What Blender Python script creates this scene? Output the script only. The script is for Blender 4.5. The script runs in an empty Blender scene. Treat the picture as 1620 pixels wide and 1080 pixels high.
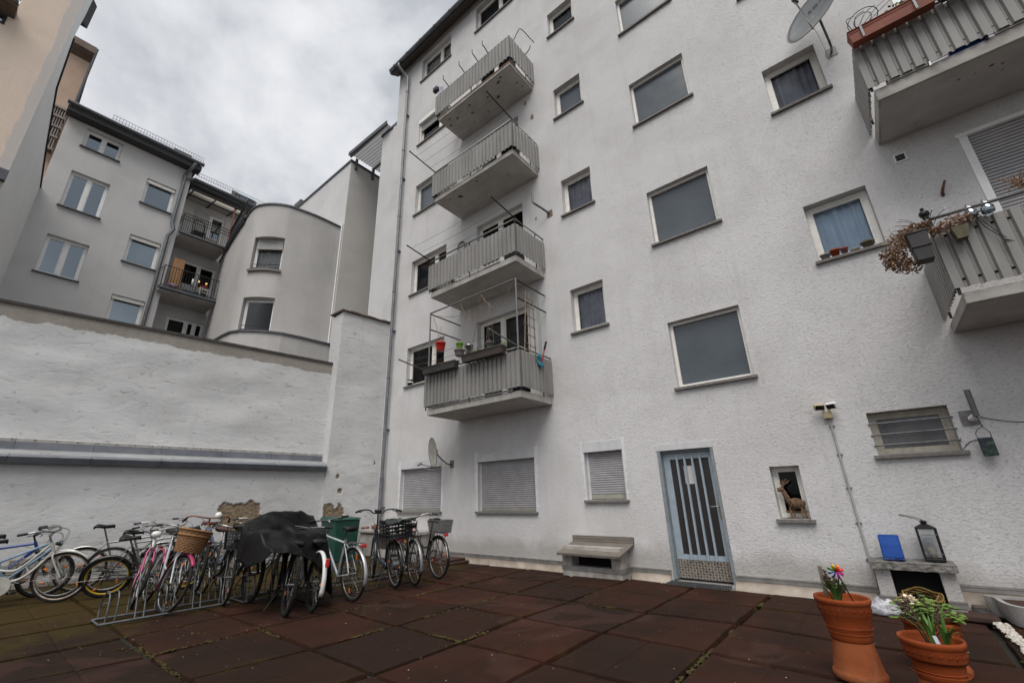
import bpy, math, random
from mathutils import Vector, Matrix, noise as mnoise
random.seed(7)
SC = bpy.context.scene
COL = SC.collection
PI = math.pi
V = Vector
ORG = {}          # world offset of the thing an object belongs to

# ------------------------------------------------------------------ mesh builder
def unit(v):
    v = V(v); return v.normalized() if v.length > 1e-9 else V((0, 0, 1))

def spline(pts, n=6, closed=False):
    """Catmull-Rom through pts"""
    P = [V(p) for p in pts]; m = len(P); out = []
    rng = range(m) if closed else range(m - 1)
    for i in rng:
        if closed:
            a, b, c, d = P[(i - 1) % m], P[i], P[(i + 1) % m], P[(i + 2) % m]
        else:
            b, c = P[i], P[i + 1]
            a = P[i - 1] if i else b * 2 - c
            d = P[i + 2] if i + 2 < m else c * 2 - b
        for k in range(n):
            t = k / n
            out.append(0.5 * ((2 * b) + (c - a) * t + (2 * a - 5 * b + 4 * c - d) * t * t + (3 * b - a - 3 * c + d) * t ** 3))
    if not closed: out.append(P[-1].copy())
    return out

class MB:
    def __init__(s):
        s.v = []; s.f = []; s.sm = []; s.M = Matrix.Identity(4)
    def add(s, vs, fs, smooth=False):
        o = len(s.v)
        s.v += [s.M @ V(p) for p in vs]
        s.f += [tuple(i + o for i in f) for f in fs]
        s.sm += [smooth] * len(fs); return s
    def quad(s, a, b, c, d): return s.add([a, b, c, d], [(0, 1, 2, 3)])
    def poly(s, pts): return s.add(pts, [tuple(range(len(pts)))])
    def hexa(s, p):
        return s.add(p, [(0, 3, 2, 1), (4, 5, 6, 7), (0, 1, 5, 4), (1, 2, 6, 5), (2, 3, 7, 6), (3, 0, 4, 7)])
    def box(s, x0, x1, y0, y1, z0, z1, c=0.0):
        x0, x1 = min(x0, x1), max(x0, x1); y0, y1 = min(y0, y1), max(y0, y1); z0, z1 = min(z0, z1), max(z0, z1)
        if c:   # chamfered vertical and horizontal edges: three stacked octagonal rings
            c = min(c, (x1-x0)*.45, (y1-y0)*.45, (z1-z0)*.45)
            def ring(i, z):
                a, b, e, f = x0 + i, x1 - i, y0 + i, y1 - i
                return [(a+c, e, z), (b-c, e, z), (b, e+c, z), (b, f-c, z), (b-c, f, z), (a+c, f, z), (a, f-c, z), (a, e+c, z)]
            vs = ring(c*.7, z0) + ring(0, z0+c) + ring(0, z1-c) + ring(c*.7, z1)
            fs = [tuple(range(7, -1, -1)), tuple(range(24, 32))]
            for k in range(3):
                for i in range(8):
                    j = (i+1) % 8; fs.append((k*8+i, k*8+j, k*8+8+j, k*8+8+i))
            return s.add(vs, fs)
        return s.hexa([(x0,y0,z0),(x1,y0,z0),(x1,y1,z0),(x0,y1,z0),(x0,y0,z1),(x1,y0,z1),(x1,y1,z1),(x0,y1,z1)])
    def pbox(s, pl, u0, u1, w0, w1, z0, z1):
        p = pl.p
        return s.hexa([p(u0,w0,z0),p(u1,w0,z0),p(u1,w1,z0),p(u0,w1,z0),p(u0,w0,z1),p(u1,w0,z1),p(u1,w1,z1),p(u0,w1,z1)])
    def prism(s, pts, ext):
        """closed polygon pts (3D) extruded by vector ext"""
        n = len(pts); e = V(ext); a = [V(p) for p in pts]
        vs = a + [p + e for p in a]
        fs = [tuple(range(n - 1, -1, -1)), tuple(range(n, 2 * n))] + [(i, (i+1) % n, n + (i+1) % n, n + i) for i in range(n)]
        return s.add(vs, fs)
    def tube(s, pts, r, seg=8, closed=False, flat=None, caps=True):
        P = [V(p) for p in pts]; n = len(P)
        R = r if isinstance(r, (list, tuple)) else [r] * n
        T = []
        for i in range(n):
            a = P[(i-1) % n] if (closed or i) else P[0]
            b = P[(i+1) % n] if (closed or i < n-1) else P[-1]
            T.append(unit(b - a))
        up = V((0, 0, 1)) if abs(T[0].z) < .9 else V((1, 0, 0))
        N = unit(up - T[0] * up.dot(T[0])); vs = []; fs = []
        for i in range(n):
            N = unit(N - T[i] * N.dot(T[i])); B = T[i].cross(N)
            for k in range(seg):
                a = 2 * PI * k / seg
                fl = flat if flat else 1.0
                vs.append(P[i] + (N * math.cos(a) * fl + B * math.sin(a)) * R[i])
        m = n if closed else n - 1
        for i in range(m):
            j = (i + 1) % n
            for k in range(seg):
                l = (k + 1) % seg
                fs.append((i*seg+k, i*seg+l, j*seg+l, j*seg+k))
        s.add(vs, fs, True)
        if caps and not closed:
            s.add(vs[:seg], [tuple(range(seg-1, -1, -1))]); s.add(vs[-seg:], [tuple(range(seg))])
        return s
    def rod(s, a, b, r, seg=6): return s.tube([a, b], r, seg)
    def lathe(s, prof, seg=32, c=(0,0,0), smooth=True, sx=1, sy=1):
        n = len(prof); vs = []; fs = []
        for r, z in prof:
            for k in range(seg):
                a = 2*PI*k/seg; vs.append((c[0] + r*sx*math.cos(a), c[1] + r*sy*math.sin(a), c[2] + z))
        for i in range(n-1):
            for k in range(seg):
                l = (k+1) % seg; fs.append((i*seg+k, i*seg+l, (i+1)*seg+l, (i+1)*seg+k))
        return s.add(vs, fs, smooth)
    def torus(s, c, ax, R, r, seg=40, rs=8, squash=1.0):
        ax = unit(ax); a = V((0,0,1)) if abs(ax.z) < .9 else V((1,0,0))
        e1 = unit(a - ax*a.dot(ax)); e2 = ax.cross(e1); vs = []; fs = []
        for i in range(seg):
            t = 2*PI*i/seg; d = e1*math.cos(t) + e2*math.sin(t)
            for k in range(rs):
                q = 2*PI*k/rs; vs.append(V(c) + d*(R + r*math.cos(q)) + ax*(r*squash*math.sin(q)))
        for i in range(seg):
            j = (i+1) % seg
            for k in range(rs):
                l = (k+1) % rs; fs.append((i*rs+k, j*rs+k, j*rs+l, i*rs+l))
        return s.add(vs, fs, True)
    def ball(s, c, r, seg=12, rings=8, sc=(1,1,1)):
        c = V(c); vs = [c + V((0,0,r*sc[2]))]; fs = []
        for i in range(1, rings):
            t = PI*i/rings
            for k in range(seg):
                a = 2*PI*k/seg
                vs.append(c + V((r*sc[0]*math.sin(t)*math.cos(a), r*sc[1]*math.sin(t)*math.sin(a), r*sc[2]*math.cos(t))))
        vs.append(c - V((0,0,r*sc[2]))); L = len(vs)-1
        for k in range(seg):
            l = (k+1) % seg
            fs.append((0, 1+k, 1+l)); fs.append((L, L-seg+l, L-seg+k))
            for i in range(rings-2):
                fs.append((1+i*seg+k, 1+(i+1)*seg+k, 1+(i+1)*seg+l, 1+i*seg+l))
        return s.add(vs, fs, True)
    def disc(s, c, ax, r, h, seg=20):
        ax = unit(ax); return s.tube([V(c), V(c) + ax*h], r, seg)
    def grid(s, fn, nu, nv, smooth=True):
        vs = [fn(i/nu, j/nv) for j in range(nv+1) for i in range(nu+1)]
        fs = [(j*(nu+1)+i, j*(nu+1)+i+1, (j+1)*(nu+1)+i+1, (j+1)*(nu+1)+i) for j in range(nv) for i in range(nu)]
        return s.add(vs, fs, smooth)
    def build(s, name, mat, parent=None, thick=0, bevel=0):
        org = ORG.get(parent.name, V((0,0,0))) if parent else V((0,0,0))
        me = bpy.data.meshes.new(name)
        me.from_pydata([v - org for v in s.v], [], s.f)
        me.polygons.foreach_set('use_smooth', s.sm)
        me.update()
        o = bpy.data.objects.new(name, me); COL.objects.link(o)
        if mat: me.materials.append(mat)
        if parent:
            o.parent = parent; ORG[o.name] = org
        if thick:
            m = o.modifiers.new('thickness', 'SOLIDIFY'); m.thickness = thick; m.offset = 0
        if bevel:
            m = o.modifiers.new('edge', 'BEVEL'); m.width = bevel; m.segments = 2; m.limit_method = 'ANGLE'
        return o

class Pl:
    """vertical wall plane: u along it, w into the wall, z up"""
    def __init__(s, o, u, n): s.o = V((o[0], o[1], 0)); s.u = V((u[0], u[1], 0)).normalized(); s.n = V((n[0], n[1], 0)).normalized()
    def p(s, u, w, z): return s.o + s.u*u - s.n*w + V((0,0,z))

def wall_with_holes(mb, pl, u0, u1, z0, z1, holes, reveal=.2, step=3.0):
    us = {u0, u1}; zs = {z0, z1}
    for a, b, c, d in holes:
        us |= {max(a,u0), min(b,u1)}; zs |= {max(c,z0), min(d,z1)}
    us = sorted(us); zs = sorted(zs)
    for i in range(len(us)-1):
        for j in range(len(zs)-1):
            cu = (us[i]+us[i+1])/2; cz = (zs[j]+zs[j+1])/2
            if any(a < cu < b and c < cz < d for a, b, c, d in holes): continue
            mb.quad(pl.p(us[i],0,zs[j]), pl.p(us[i+1],0,zs[j]), pl.p(us[i+1],0,zs[j+1]), pl.p(us[i],0,zs[j+1]))
    for a, b, c, d in holes:
        r = reveal
        mb.quad(pl.p(a,0,c), pl.p(a,0,d), pl.p(a,r,d), pl.p(a,r,c)); mb.quad(pl.p(b,0,d), pl.p(b,0,c), pl.p(b,r,c), pl.p(b,r,d))
        mb.quad(pl.p(a,0,d), pl.p(b,0,d), pl.p(b,r,d), pl.p(a,r,d)); mb.quad(pl.p(b,0,c), pl.p(a,0,c), pl.p(a,r,c), pl.p(b,r,c))

def thing(name, label, cat, loc=(0,0,0), group=None):
    o = bpy.data.objects.new(name, None); COL.objects.link(o); o.empty_display_size = .2
    o.location = loc; ORG[o.name] = V(loc); o['label'] = label; o['category'] = cat
    if group: o['group'] = group
    return o
def tag(o, label, cat, group=None):
    o['label'] = label; o['category'] = cat
    if group: o['group'] = group
    return o
def struct(o): o['kind'] = 'structure'; return o
def recentre(o, loc):
    """move a top-level mesh's origin to loc without moving the mesh"""
    loc = V(loc)
    o.data.transform(Matrix.Translation(-loc)); o.location = loc; return o

# ------------------------------------------------------------------ materials
MATS = {}
def nt(m): m.use_nodes = True; return m.node_tree
def new(t, kind, **kw):
    n = t.nodes.new(kind)
    for k, v in kw.items():
        if k in n.inputs: n.inputs[k].default_value = v
        else: setattr(n, k, v)
    return n
def c4(c): return (c[0], c[1], c[2], 1)
def ramp(t, src, stops):
    r = t.nodes.new('ShaderNodeValToRGB'); e = r.color_ramp.elements
    while len(e) < len(stops): e.new(.5)
    for k, (p, c) in enumerate(stops):
        e[k].position = p; e[k].color = c4(c) if not isinstance(c, (int, float)) else (c, c, c, 1)
    t.links.new(src, r.inputs['Fac']); return r.outputs['Color']
def mixc(t, f, a, b, mode='MIX'):
    m = t.nodes.new('ShaderNodeMix'); m.data_type = 'RGBA'; m.blend_type = mode
    for sock, val in ((m.inputs['Factor'], f), (m.inputs['A'], a), (m.inputs['B'], b)):
        if hasattr(val, 'is_linked'): t.links.new(val, sock)
        elif isinstance(val, (int, float)): sock.default_value = val
        else: sock.default_value = c4(val)
    return m.outputs[2]
def M(name, c, c2=None, sc=6.0, rough=.6, metal=0.0, bump=0.0, bsc=60.0, bdist=.01, spec=.5, stretch=None, contrast=(.35,.65), grime=0.0, grime_c=(.06,.05,.045), alpha=1.0, coat=0):
    """principled material with mottled colour, roughness variation and bump"""
    if name in MATS: return MATS[name]
    m = bpy.data.materials.new(name); t = nt(m); b = t.nodes['Principled BSDF']
    b.inputs['Roughness'].default_value = rough; b.inputs['Metallic'].default_value = metal
    b.inputs['Specular IOR Level'].default_value = spec
    if coat: b.inputs['Coat Weight'].default_value = coat
    tc = t.nodes.new('ShaderNodeTexCoord'); co = tc.outputs['Object']
    if stretch:
        mp = t.nodes.new('ShaderNodeMapping'); mp.inputs['Scale'].default_value = stretch
        t.links.new(co, mp.inputs['Vector']); co = mp.outputs['Vector']
    def noise(scale, detail=4, dist=0.0, rg=.55):
        n = t.nodes.new('ShaderNodeTexNoise'); n.inputs['Scale'].default_value = scale; n.inputs['Detail'].default_value = detail
        n.inputs['Distortion'].default_value = dist; n.inputs['Roughness'].default_value = rg
        t.links.new(co, n.inputs['Vector']); return n.outputs['Fac']
    col = None
    if c2 is not None:
        col = mixc(t, ramp(t, noise(sc, 6), [(contrast[0], 0.0), (contrast[1], 1.0)]), c, c2)
    if grime:
        g = ramp(t, noise(sc*.6, 8, .6, .65), [(.5, 0.0), (.78, grime)])
        col = mixc(t, g, col if col is not None else c, grime_c)
    if col is not None: t.links.new(col, b.inputs['Base Color'])
    else: b.inputs['Base Color'].default_value = c4(c)
    if c2 is not None or grime:
        rr = t.nodes.new('ShaderNodeMapRange'); rr.inputs['To Min'].default_value = max(rough-.1, .03); rr.inputs['To Max'].default_value = min(rough+.12, 1)
        t.links.new(noise(sc*2.3, 5), rr.inputs['Value']); t.links.new(rr.outputs['Result'], b.inputs['Roughness'])
    if bump:
        bp = t.nodes.new('ShaderNodeBump'); bp.inputs['Strength'].default_value = bump; bp.inputs['Distance'].default_value = bdist
        t.links.new(noise(bsc, 6, .3, .6), bp.inputs['Height']); t.links.new(bp.outputs['Normal'], b.inputs['Normal'])
    MATS[name] = m; return m

def stucco(name, c, dark, fine=26.0, strength=.55, dist=.02, stain=.35, base_grime=.5, stretch=(1,1,1.9), big=.35, patchy=0):
    """rough trowelled render: short wavelets, soft large stains, splash dirt at the foot"""
    m = bpy.data.materials.new(name); t = nt(m); b = t.nodes['Principled BSDF']; L = t.links.new
    b.inputs['Roughness'].default_value = .92; b.inputs['Specular IOR Level'].default_value = .25
    g = t.nodes.new('ShaderNodeNewGeometry'); pos = g.outputs['Position']
    mp = new(t, 'ShaderNodeMapping'); mp.inputs['Scale'].default_value = stretch; L(pos, mp.inputs['Vector'])
    n1 = new(t, 'ShaderNodeTexNoise', Scale=fine, Detail=5.0, Roughness=.6, Distortion=.9); L(mp.outputs[0], n1.inputs['Vector'])
    n2 = new(t, 'ShaderNodeTexNoise', Scale=fine*.28, Detail=3.0, Roughness=.5, Distortion=1.6); L(mp.outputs[0], n2.inputs['Vector'])
    r1 = ramp(t, n1.outputs['Fac'], [(.30, 0.0), (.50, 1.0)])
    h = mixc(t, big, r1, n2.outputs['Fac'])
    if patchy:   # the trowel leaves calmer and busier areas
        pn = new(t, 'ShaderNodeTexNoise', Scale=fine*.12, Detail=4.0, Roughness=.6, Distortion=.6); L(pos, pn.inputs['Vector'])
        h = mixc(t, ramp(t, pn.outputs['Fac'], [(.36, .60), (.66, 1.0)]), (.5,.5,.5), h)
    bp = new(t, 'ShaderNodeBump', Strength=strength, Distance=dist); L(h, bp.inputs['Height']); L(bp.outputs['Normal'], b.inputs['Normal'])
    s1 = new(t, 'ShaderNodeTexNoise', Scale=.7, Detail=7.0, Roughness=.62, Distortion=.5); L(pos, s1.inputs['Vector'])
    col = mixc(t, ramp(t, s1.outputs['Fac'], [(.42, 0.0), (.75, stain)]), c, dark)
    mp2 = new(t, 'ShaderNodeMapping'); mp2.inputs['Scale'].default_value = (5, 5, .35); L(pos, mp2.inputs['Vector'])
    s2 = new(t, 'ShaderNodeTexNoise', Scale=1.0, Detail=6.0, Roughness=.6); L(mp2.outputs[0], s2.inputs['Vector'])
    col = mixc(t, ramp(t, s2.outputs['Fac'], [(.54, 0.0), (.82, stain*.6)]), col, dark)
    # pits of the render coloured darker, painted as tiny shadows
    col = mixc(t, ramp(t, n1.outputs['Fac'], [(.31, .75), (.40, 0.0)]), col, dark)
    if base_grime:
        sx = t.nodes.new('ShaderNodeSeparateXYZ'); L(pos, sx.inputs[0])
        ad = new(t, 'ShaderNodeMath', operation='MULTIPLY_ADD'); L(s1.outputs['Fac'], ad.inputs[0]); ad.inputs[1].default_value = -.7; L(sx.outputs['Z'], ad.inputs[2])
        gr = ramp(t, ad.outputs[0], [(0.0, base_grime), (.22, 0.0)])
        col = mixc(t, gr, col, (dark[0]*.8, dark[1]*.76, dark[2]*.7))
    L(col, b.inputs['Base Color']); MATS[name] = m; return m

def glass(name, tint=(.8,.85,.88), gl=(1,1,1), add=.04, ior=1.6):
    m = bpy.data.materials.new(name); t = nt(m); t.nodes.clear(); L = t.links.new
    o = t.nodes.new('ShaderNodeOutputMaterial'); mx = t.nodes.new('ShaderNodeMixShader')
    tr = new(t, 'ShaderNodeBsdfTransparent', Color=c4(tint)); gs = new(t, 'ShaderNodeBsdfGlossy', Color=c4(gl), Roughness=.03)
    fr = new(t, 'ShaderNodeFresnel', IOR=ior); ad = new(t, 'ShaderNodeMath', operation='ADD'); ad.inputs[1].default_value = add
    L(fr.outputs[0], ad.inputs[0]); L(ad.outputs[0], mx.inputs[0]); L(tr.outputs[0], mx.inputs[1]); L(gs.outputs[0], mx.inputs[2]); L(mx.outputs[0], o.inputs[0])
    MATS[name] = m; return m

WALL = stucco('white_stucco', (.640,.630,.626), (.36,.345,.33), fine=29, strength=.58, dist=.022, stain=.40, patchy=1)
SMOOTHW = stucco('painted_masonry', (.60,.60,.60), (.38,.37,.36), fine=5, strength=.5, dist=.03, stain=.35, stretch=(1,1,2.2), big=.75, patchy=1)
GREYR = stucco('grey_render', (.58,.573,.565), (.43,.425,.42), fine=40, strength=.2, dist=.01, stain=.6, base_grime=0)
TOWERR = stucco('warm_grey_render', (.50,.485,.468), (.36,.35,.338), fine=40, strength=.2, dist=.01, stain=.6, base_grime=0)
BLOCKW = stucco('pale_render', (.60,.60,.60), (.42,.41,.40), fine=30, strength=.2, dist=.01, stain=.4, base_grime=0)
BLOCKF = stucco('beige_grey_render', (.54,.52,.49), (.40,.38,.36), fine=30, strength=.2, dist=.01, stain=.5, base_grime=0)
PEACH = stucco('peach_render', (.76,.63,.52), (.64,.52,.425), fine=14, strength=.3, dist=.02, stain=.6, base_grime=0)
FLANK = stucco('flank_render', (.78,.78,.765), (.62,.62,.61), fine=40, strength=.2, dist=.01, stain=.4, base_grime=0)
FRAME = M('window_white', (.83,.81,.76), (.74,.72,.66), sc=9, rough=.45, grime=.25, grime_c=(.3,.28,.24))
FRAME2 = M('window_white_clean', (.84,.84,.83), (.76,.76,.75), sc=6, rough=.4)
SILL = M('sill_stone', (.20,.185,.17), (.13,.12,.115), sc=18, rough=.8, bump=.3, bsc=90)
SILLD = M('sill_dark', (.09,.09,.095), (.06,.06,.065), sc=12, rough=.6)
FROST = M('frosted_pane', (.075,.09,.105), (.055,.068,.08), sc=1.5, rough=.22, spec=.6)
GLASS = glass('window_glass', (.88,.9,.92), add=-.01, ior=1.38)
GLASSD = glass('window_glass_dark', (.5,.54,.56), add=-.01, ior=1.38)
GLASSR = glass('sky_mirror_glass', (.22,.28,.33), gl=(.80,.92,1), add=.22)
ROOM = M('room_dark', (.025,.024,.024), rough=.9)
CURT = M('curtain_grey', (.42,.42,.47), (.30,.30,.34), sc=5, rough=.95)
CURTB = M('curtain_blue', (.62,.74,.86), (.54,.66,.78), sc=4, rough=.95)
CURTD = M('curtain_dusk', (.14,.145,.17), (.09,.095,.115), sc=5, rough=.95)
LACE = M('curtain_lace', (.45,.45,.44), (.33,.33,.32), sc=12, rough=.95)
SHUT = M('roller_shutter', (.415,.405,.415), (.36,.35,.36), sc=5, rough=.55, grime=.25)
SHUTE = M('shutter_rail', (.33,.32,.27), (.27,.26,.22), sc=8, rough=.6, grime=.3)
PAINT = M('fresh_white_paint', (.70,.70,.715), (.62,.62,.63), sc=7, rough=.85, bump=.35, bsc=40, bdist=.008)
CONC = M('balcony_concrete', (.44,.42,.395), (.31,.29,.265), sc=4, rough=.9, bump=.35, bsc=40, grime=.5, grime_c=(.13,.10,.075))
CONCU = M('slab_concrete_light', (.46,.44,.415), (.38,.36,.34), sc=3, rough=.9, bump=.15, bsc=50, grime=.18, grime_c=(.18,.12,.07))
CORR = M('corrugated_grey', (.265,.257,.245), (.205,.197,.186), sc=3.0, rough=.55, grime=.35, grime_c=(.12,.105,.09), stretch=(1,1,.3))
STEELD = M('dark_steel', (.022,.021,.022), (.035,.032,.03), sc=20, rough=.5, metal=.6)
STEELG = M('grey_steel', (.22,.22,.22), (.15,.145,.14), sc=14, rough=.5, metal=.5)
RUST = M('rusty_steel', (.14,.065,.03), (.05,.03,.022), sc=30, rough=.85, bump=.3, bsc=120)
GALV = M('galvanised', (.19,.195,.205), (.12,.125,.13), sc=16, rough=.5, metal=.7)
ZINC = M('zinc_sheet', (.215,.225,.25), (.15,.16,.18), sc=3, rough=.5, metal=.3, grime=.35, grime_c=(.09,.095,.11))
ZINCD = M('zinc_dark', (.10,.105,.12), (.07,.075,.085), sc=4, rough=.55, metal=.3)
PIPE = M('pipe_grey', (.20,.21,.225), (.14,.148,.16), sc=5, rough=.45, metal=.3, grime=.4)
ROOFD = M('roof_slate', (.06,.06,.065), (.04,.04,.045), sc=10, rough=.75)
WOODD = M('soffit_wood', (.10,.085,.07), (.065,.055,.047), sc=6, rough=.8, stretch=(.2,1,1))
BLACK = M('black_plastic', (.009,.009,.0095), rough=.5, spec=.35)
RUBBER = M('tyre_rubber', (.010,.010,.010), (.018,.017,.015), sc=14, rough=.85, spec=.25)
CHROME = M('bike_chrome', (.44,.44,.44), (.30,.29,.27), sc=30, rough=.25, metal=1)
ALU = M('bike_alloy', (.36,.36,.36), (.26,.26,.25), sc=30, rough=.38, metal=.9)
ORANGE = M('orange_reflector', (.75,.20,.03), rough=.25, spec=.8)
REDL = M('red_reflector', (.45,.02,.02), rough=.25, spec=.8)
TERRA = M('terracotta', (.25,.050,.011), (.19,.037,.008), sc=7, rough=.8, spec=.2, bump=.2, bsc=90, grime=.38, grime_c=(.31,.18,.11))
TERRAL = M('terracotta_pale', (.25,.075,.028), (.20,.055,.02), sc=6, rough=.9, spec=.15, bump=.2, bsc=90, grime=.5, grime_c=(.34,.22,.15))
SOIL = M('potting_soil', (.035,.026,.02), (.06,.045,.033), sc=40, rough=1, bump=.8, bsc=60, bdist=.02)
LEAF = M('strap_leaf', (.075,.16,.025), (.045,.11,.02), sc=14, rough=.5)
LEAF2 = M('rose_leaf', (.085,.17,.025), (.15,.23,.04), sc=10, rough=.55)
DEADF = M('faded_bloom', (.055,.03,.025), (.085,.045,.03), sc=40, rough=.95)
DRY = M('dried_plant', (.33,.205,.125), (.18,.11,.07), sc=30, rough=.95)
DRY2 = M('dried_plant_pale', (.52,.40,.29), (.36,.26,.18), sc=30, rough=.95)
CREAM = M('cream_petal', (.78,.70,.55), (.66,.56,.42), sc=20, rough=.7)
WICKER = M('wicker', (.30,.155,.06), (.20,.095,.035), sc=30, rough=.6, bump=.5, bsc=90)
WHITEP = M('white_plastic', (.72,.71,.68), (.64,.63,.6), sc=8, rough=.45)
SANDST = M('exposed_masonry', (.24,.17,.105), (.15,.105,.065), sc=10, rough=.95, bump=.9, bsc=24, bdist=.04)
# ------------------------------------------------------------------ camera
yaw, pitch, roll = math.radians(-39.77166), math.radians(19.54485), math.radians(-1.27211)
fw = V((math.sin(yaw)*math.cos(pitch), math.cos(yaw)*math.cos(pitch), math.sin(pitch)))
rt = V((math.cos(yaw), -math.sin(yaw), 0)); upv = rt.cross(fw)
r_ = rt*math.cos(roll) + upv*math.sin(roll); u_ = upv*math.cos(roll) - rt*math.sin(roll)
cd = bpy.data.cameras.new('camera'); cam = bpy.data.objects.new('camera', cd); COL.objects.link(cam)
cd.sensor_width = 36; cd.lens = 684.9308/1620*36; cd.shift_x = (810-788.85)/1620; cd.shift_y = (545.145-540)/1620
cd.clip_start = .05; cd.clip_end = 2000
mw = Matrix((r_, u_, -fw)).transposed().to_4x4(); mw.translation = V((0, -8, 1.36)); cam.matrix_world = mw
SC.camera = cam

# ------------------------------------------------------------------ windows
def window(parent, pl, u0, u1, z0, z1, depth=.17, fr=FRAME, mull=(), pane=GLASS, sill=True, sillm=SILL, curtain=None, fw_=.055, transom=(), tilt=0, sill_out=.06, sash=True, room=None):
    """frame mesh is the part; pane, sill and curtain are its sub-parts"""
    mb = MB(); d0, d1 = depth-.03, depth+.05; e = .003
    a, b, c, d = u0+e, u1-e, z0+e, z1-e
    mb.pbox(pl, a, b, d0, d1, d-fw_, d); mb.pbox(pl, a, b, d0, d1, c, c+fw_)
    mb.pbox(pl, a, a+fw_, d0, d1, c+fw_, d-fw_); mb.pbox(pl, b-fw_, b, d0, d1, c+fw_, d-fw_)
    xs = [a+fw_] + list(mull) + [b-fw_]
    for m_ in mull: mb.pbox(pl, m_-.05, m_+.05, d0-.004, d1-.004, c+fw_, d-fw_)
    if sash:
        for i in range(len(xs)-1):
            p0 = xs[i] + (.05 if i else 0); p1 = xs[i+1] - (.05 if i < len(xs)-2 else 0); s = .035
            q0, q1 = d0+.016, d1-.02
            mb.pbox(pl, p0, p1, q0, q1, d-fw_-s, d-fw_); mb.pbox(pl, p0, p1, q0, q1, c+fw_, c+fw_+s)
            mb.pbox(pl, p0, p0+s, q0, q1, c+fw_+s, d-fw_-s); mb.pbox(pl, p1-s, p1, q0, q1, c+fw_+s, d-fw_-s)
    for z in transom: mb.pbox(pl, a+fw_, b-fw_, d0+.004, d1-.006, z-.025, z+.025)
    w = mb.build('window', fr, parent)
    g = MB(); q = depth+.015
    g.quad(pl.p(a+.02, q+tilt, c+.02), pl.p(b-.02, q+tilt, c+.02), pl.p(b-.02, q-tilt*.2, d-.02), pl.p(a+.02, q-tilt*.2, d-.02))
    g.build('pane', pane, w)
    if curtain:
        k = MB()
        def fn(s, t):
            u = a+.03 + (b-a-.06)*s; z = c+.03 + (d-c-.06)*t
            return pl.p(u, depth+.12 + .022*math.sin(u*52 + 1.7*math.sin(u*9) + .4*z) + .012*math.sin(u*23+z*1.3), z)
        k.grid(fn, 48, 3).build('curtain', curtain, w)
    if sill:
        s = MB(); so = sill_out
        s.hexa([pl.p(u0-.05,-so,z0-.052), pl.p(u1+.05,-so,z0-.052), pl.p(u1+.05,depth-.034,z0-.04), pl.p(u0-.05,depth-.034,z0-.04),
                pl.p(u0-.05,-so,z0-.008), pl.p(u1+.05,-so,z0-.008), pl.p(u1+.05,depth-.034,z0+.012), pl.p(u0-.05,depth-.034,z0+.012)])
        if False: pass
        s.build('sill', sillm, w)
    if room:
        r = MB(); r.quad(pl.p(a,.55,c), pl.p(b,.55,c), pl.p(b,.55,d), pl.p(a,.55,d)); r.build('blind', room, w)
    return w

SHUTBOX = M('shutter_box', (.60,.60,.61), (.52,.52,.525), sc=5, rough=.5, grime=.2)
def shutter(parent, pl, u0, u1, z0, z1, zb=None, box=.19, depth=.15, boxm=SHUTBOX, slat=.047, rails=True, boxout=.012, m=SHUT, end=SHUTE):
    """roller shutter: box, guide rails, curved slats down to zb"""
    zb = z0 if zb is None else zb
    mb = MB()
    if box: mb.pbox(pl, u0-.015, u1+.015, -boxout, depth, z1-box, z1)
    if rails:
        for a, b in ((u0+.004, u0+.05), (u1-.05, u1-.004)): mb.pbox(pl, a, b, depth-.06, depth, z0, z1-box-.002)
    p = mb.build('shutter_box', boxm, parent)
    s = MB(); z = z1-box-.004; prof = [(-.002, 0), (.011, .15), (.016, .45), (.012, .78), (-.006, .9), (-.008, 1)]
    while z - slat > zb + .045:
        vs = []
        for w, t in prof:
            vs += [pl.p(u0+.045, depth-.03-w, z-slat*t), pl.p(u1-.045, depth-.03-w, z-slat*t)]
        s.add(vs, [(2*i, 2*i+2, 2*i+3, 2*i+1) for i in range(len(prof)-1)]); z -= slat
    s.build('slats', m, p)
    e = MB(); e.pbox(pl, u0+.045, u1-.045, depth-.05, depth-.015, zb+.004, z); e.build('end_rail', end, p)
    return p

def patch(name, pl, mat, pts, out=.004, parent=None, jag=.02, seed=1, sub=6):
    """thin irregular skin of paint or bare stone on a wall, from an outline (u, z)"""
    rnd = random.Random(seed); o = []
    n = len(pts)
    for i in range(n):
        a, b = pts[i], pts[(i+1) % n]
        for k in range(sub):
            t = k/sub; j = jag if k else jag*.4
            o.append((a[0]+(b[0]-a[0])*t + rnd.uniform(-j, j), a[1]+(b[1]-a[1])*t + rnd.uniform(-j, j)))
    mb = MB(); F = [pl.p(u, -out, z) for u, z in o]; B = [pl.p(u, .002, z) for u, z in o]; m = len(o)
    mb.add(F + B, [tuple(range(m))] + [(i, m+i, m+(i+1) % m, (i+1) % m) for i in range(m)])
    return mb.build(name, mat, parent)

def ring_patch(pl, mat, parent, u0, u1, z0, z1, side=.13, top=.06, seed=3):
    """freshly painted band round a shutter: two side strips with ragged outer edges"""
    for k, (a, b) in enumerate(((u0-side, u0-.004), (u1+.004, u1+side))):
        inner = b if k == 0 else a; outer = a if k == 0 else b; rnd = random.Random(seed+k)
        mb = MB(); n = 34; I = []; O = []
        for i in range(n+1):
            t = i/n; z = z0-.02 + (z1+top-z0)*t
            wv = (outer-inner) * (.50 + .45*t*t + rnd.uniform(-.28,.28)); I.append(pl.p(inner,-.0035,z)); O.append(pl.p(inner+wv,-.0035,z+rnd.uniform(-.02,.02)))
        mb.add(I+O, [(i, i+1, n+2+i, n+1+i) if k else (n+1+i, n+2+i, i+1, i) for i in range(n)])
        mb.build('fresh_paint', mat, parent)

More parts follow.
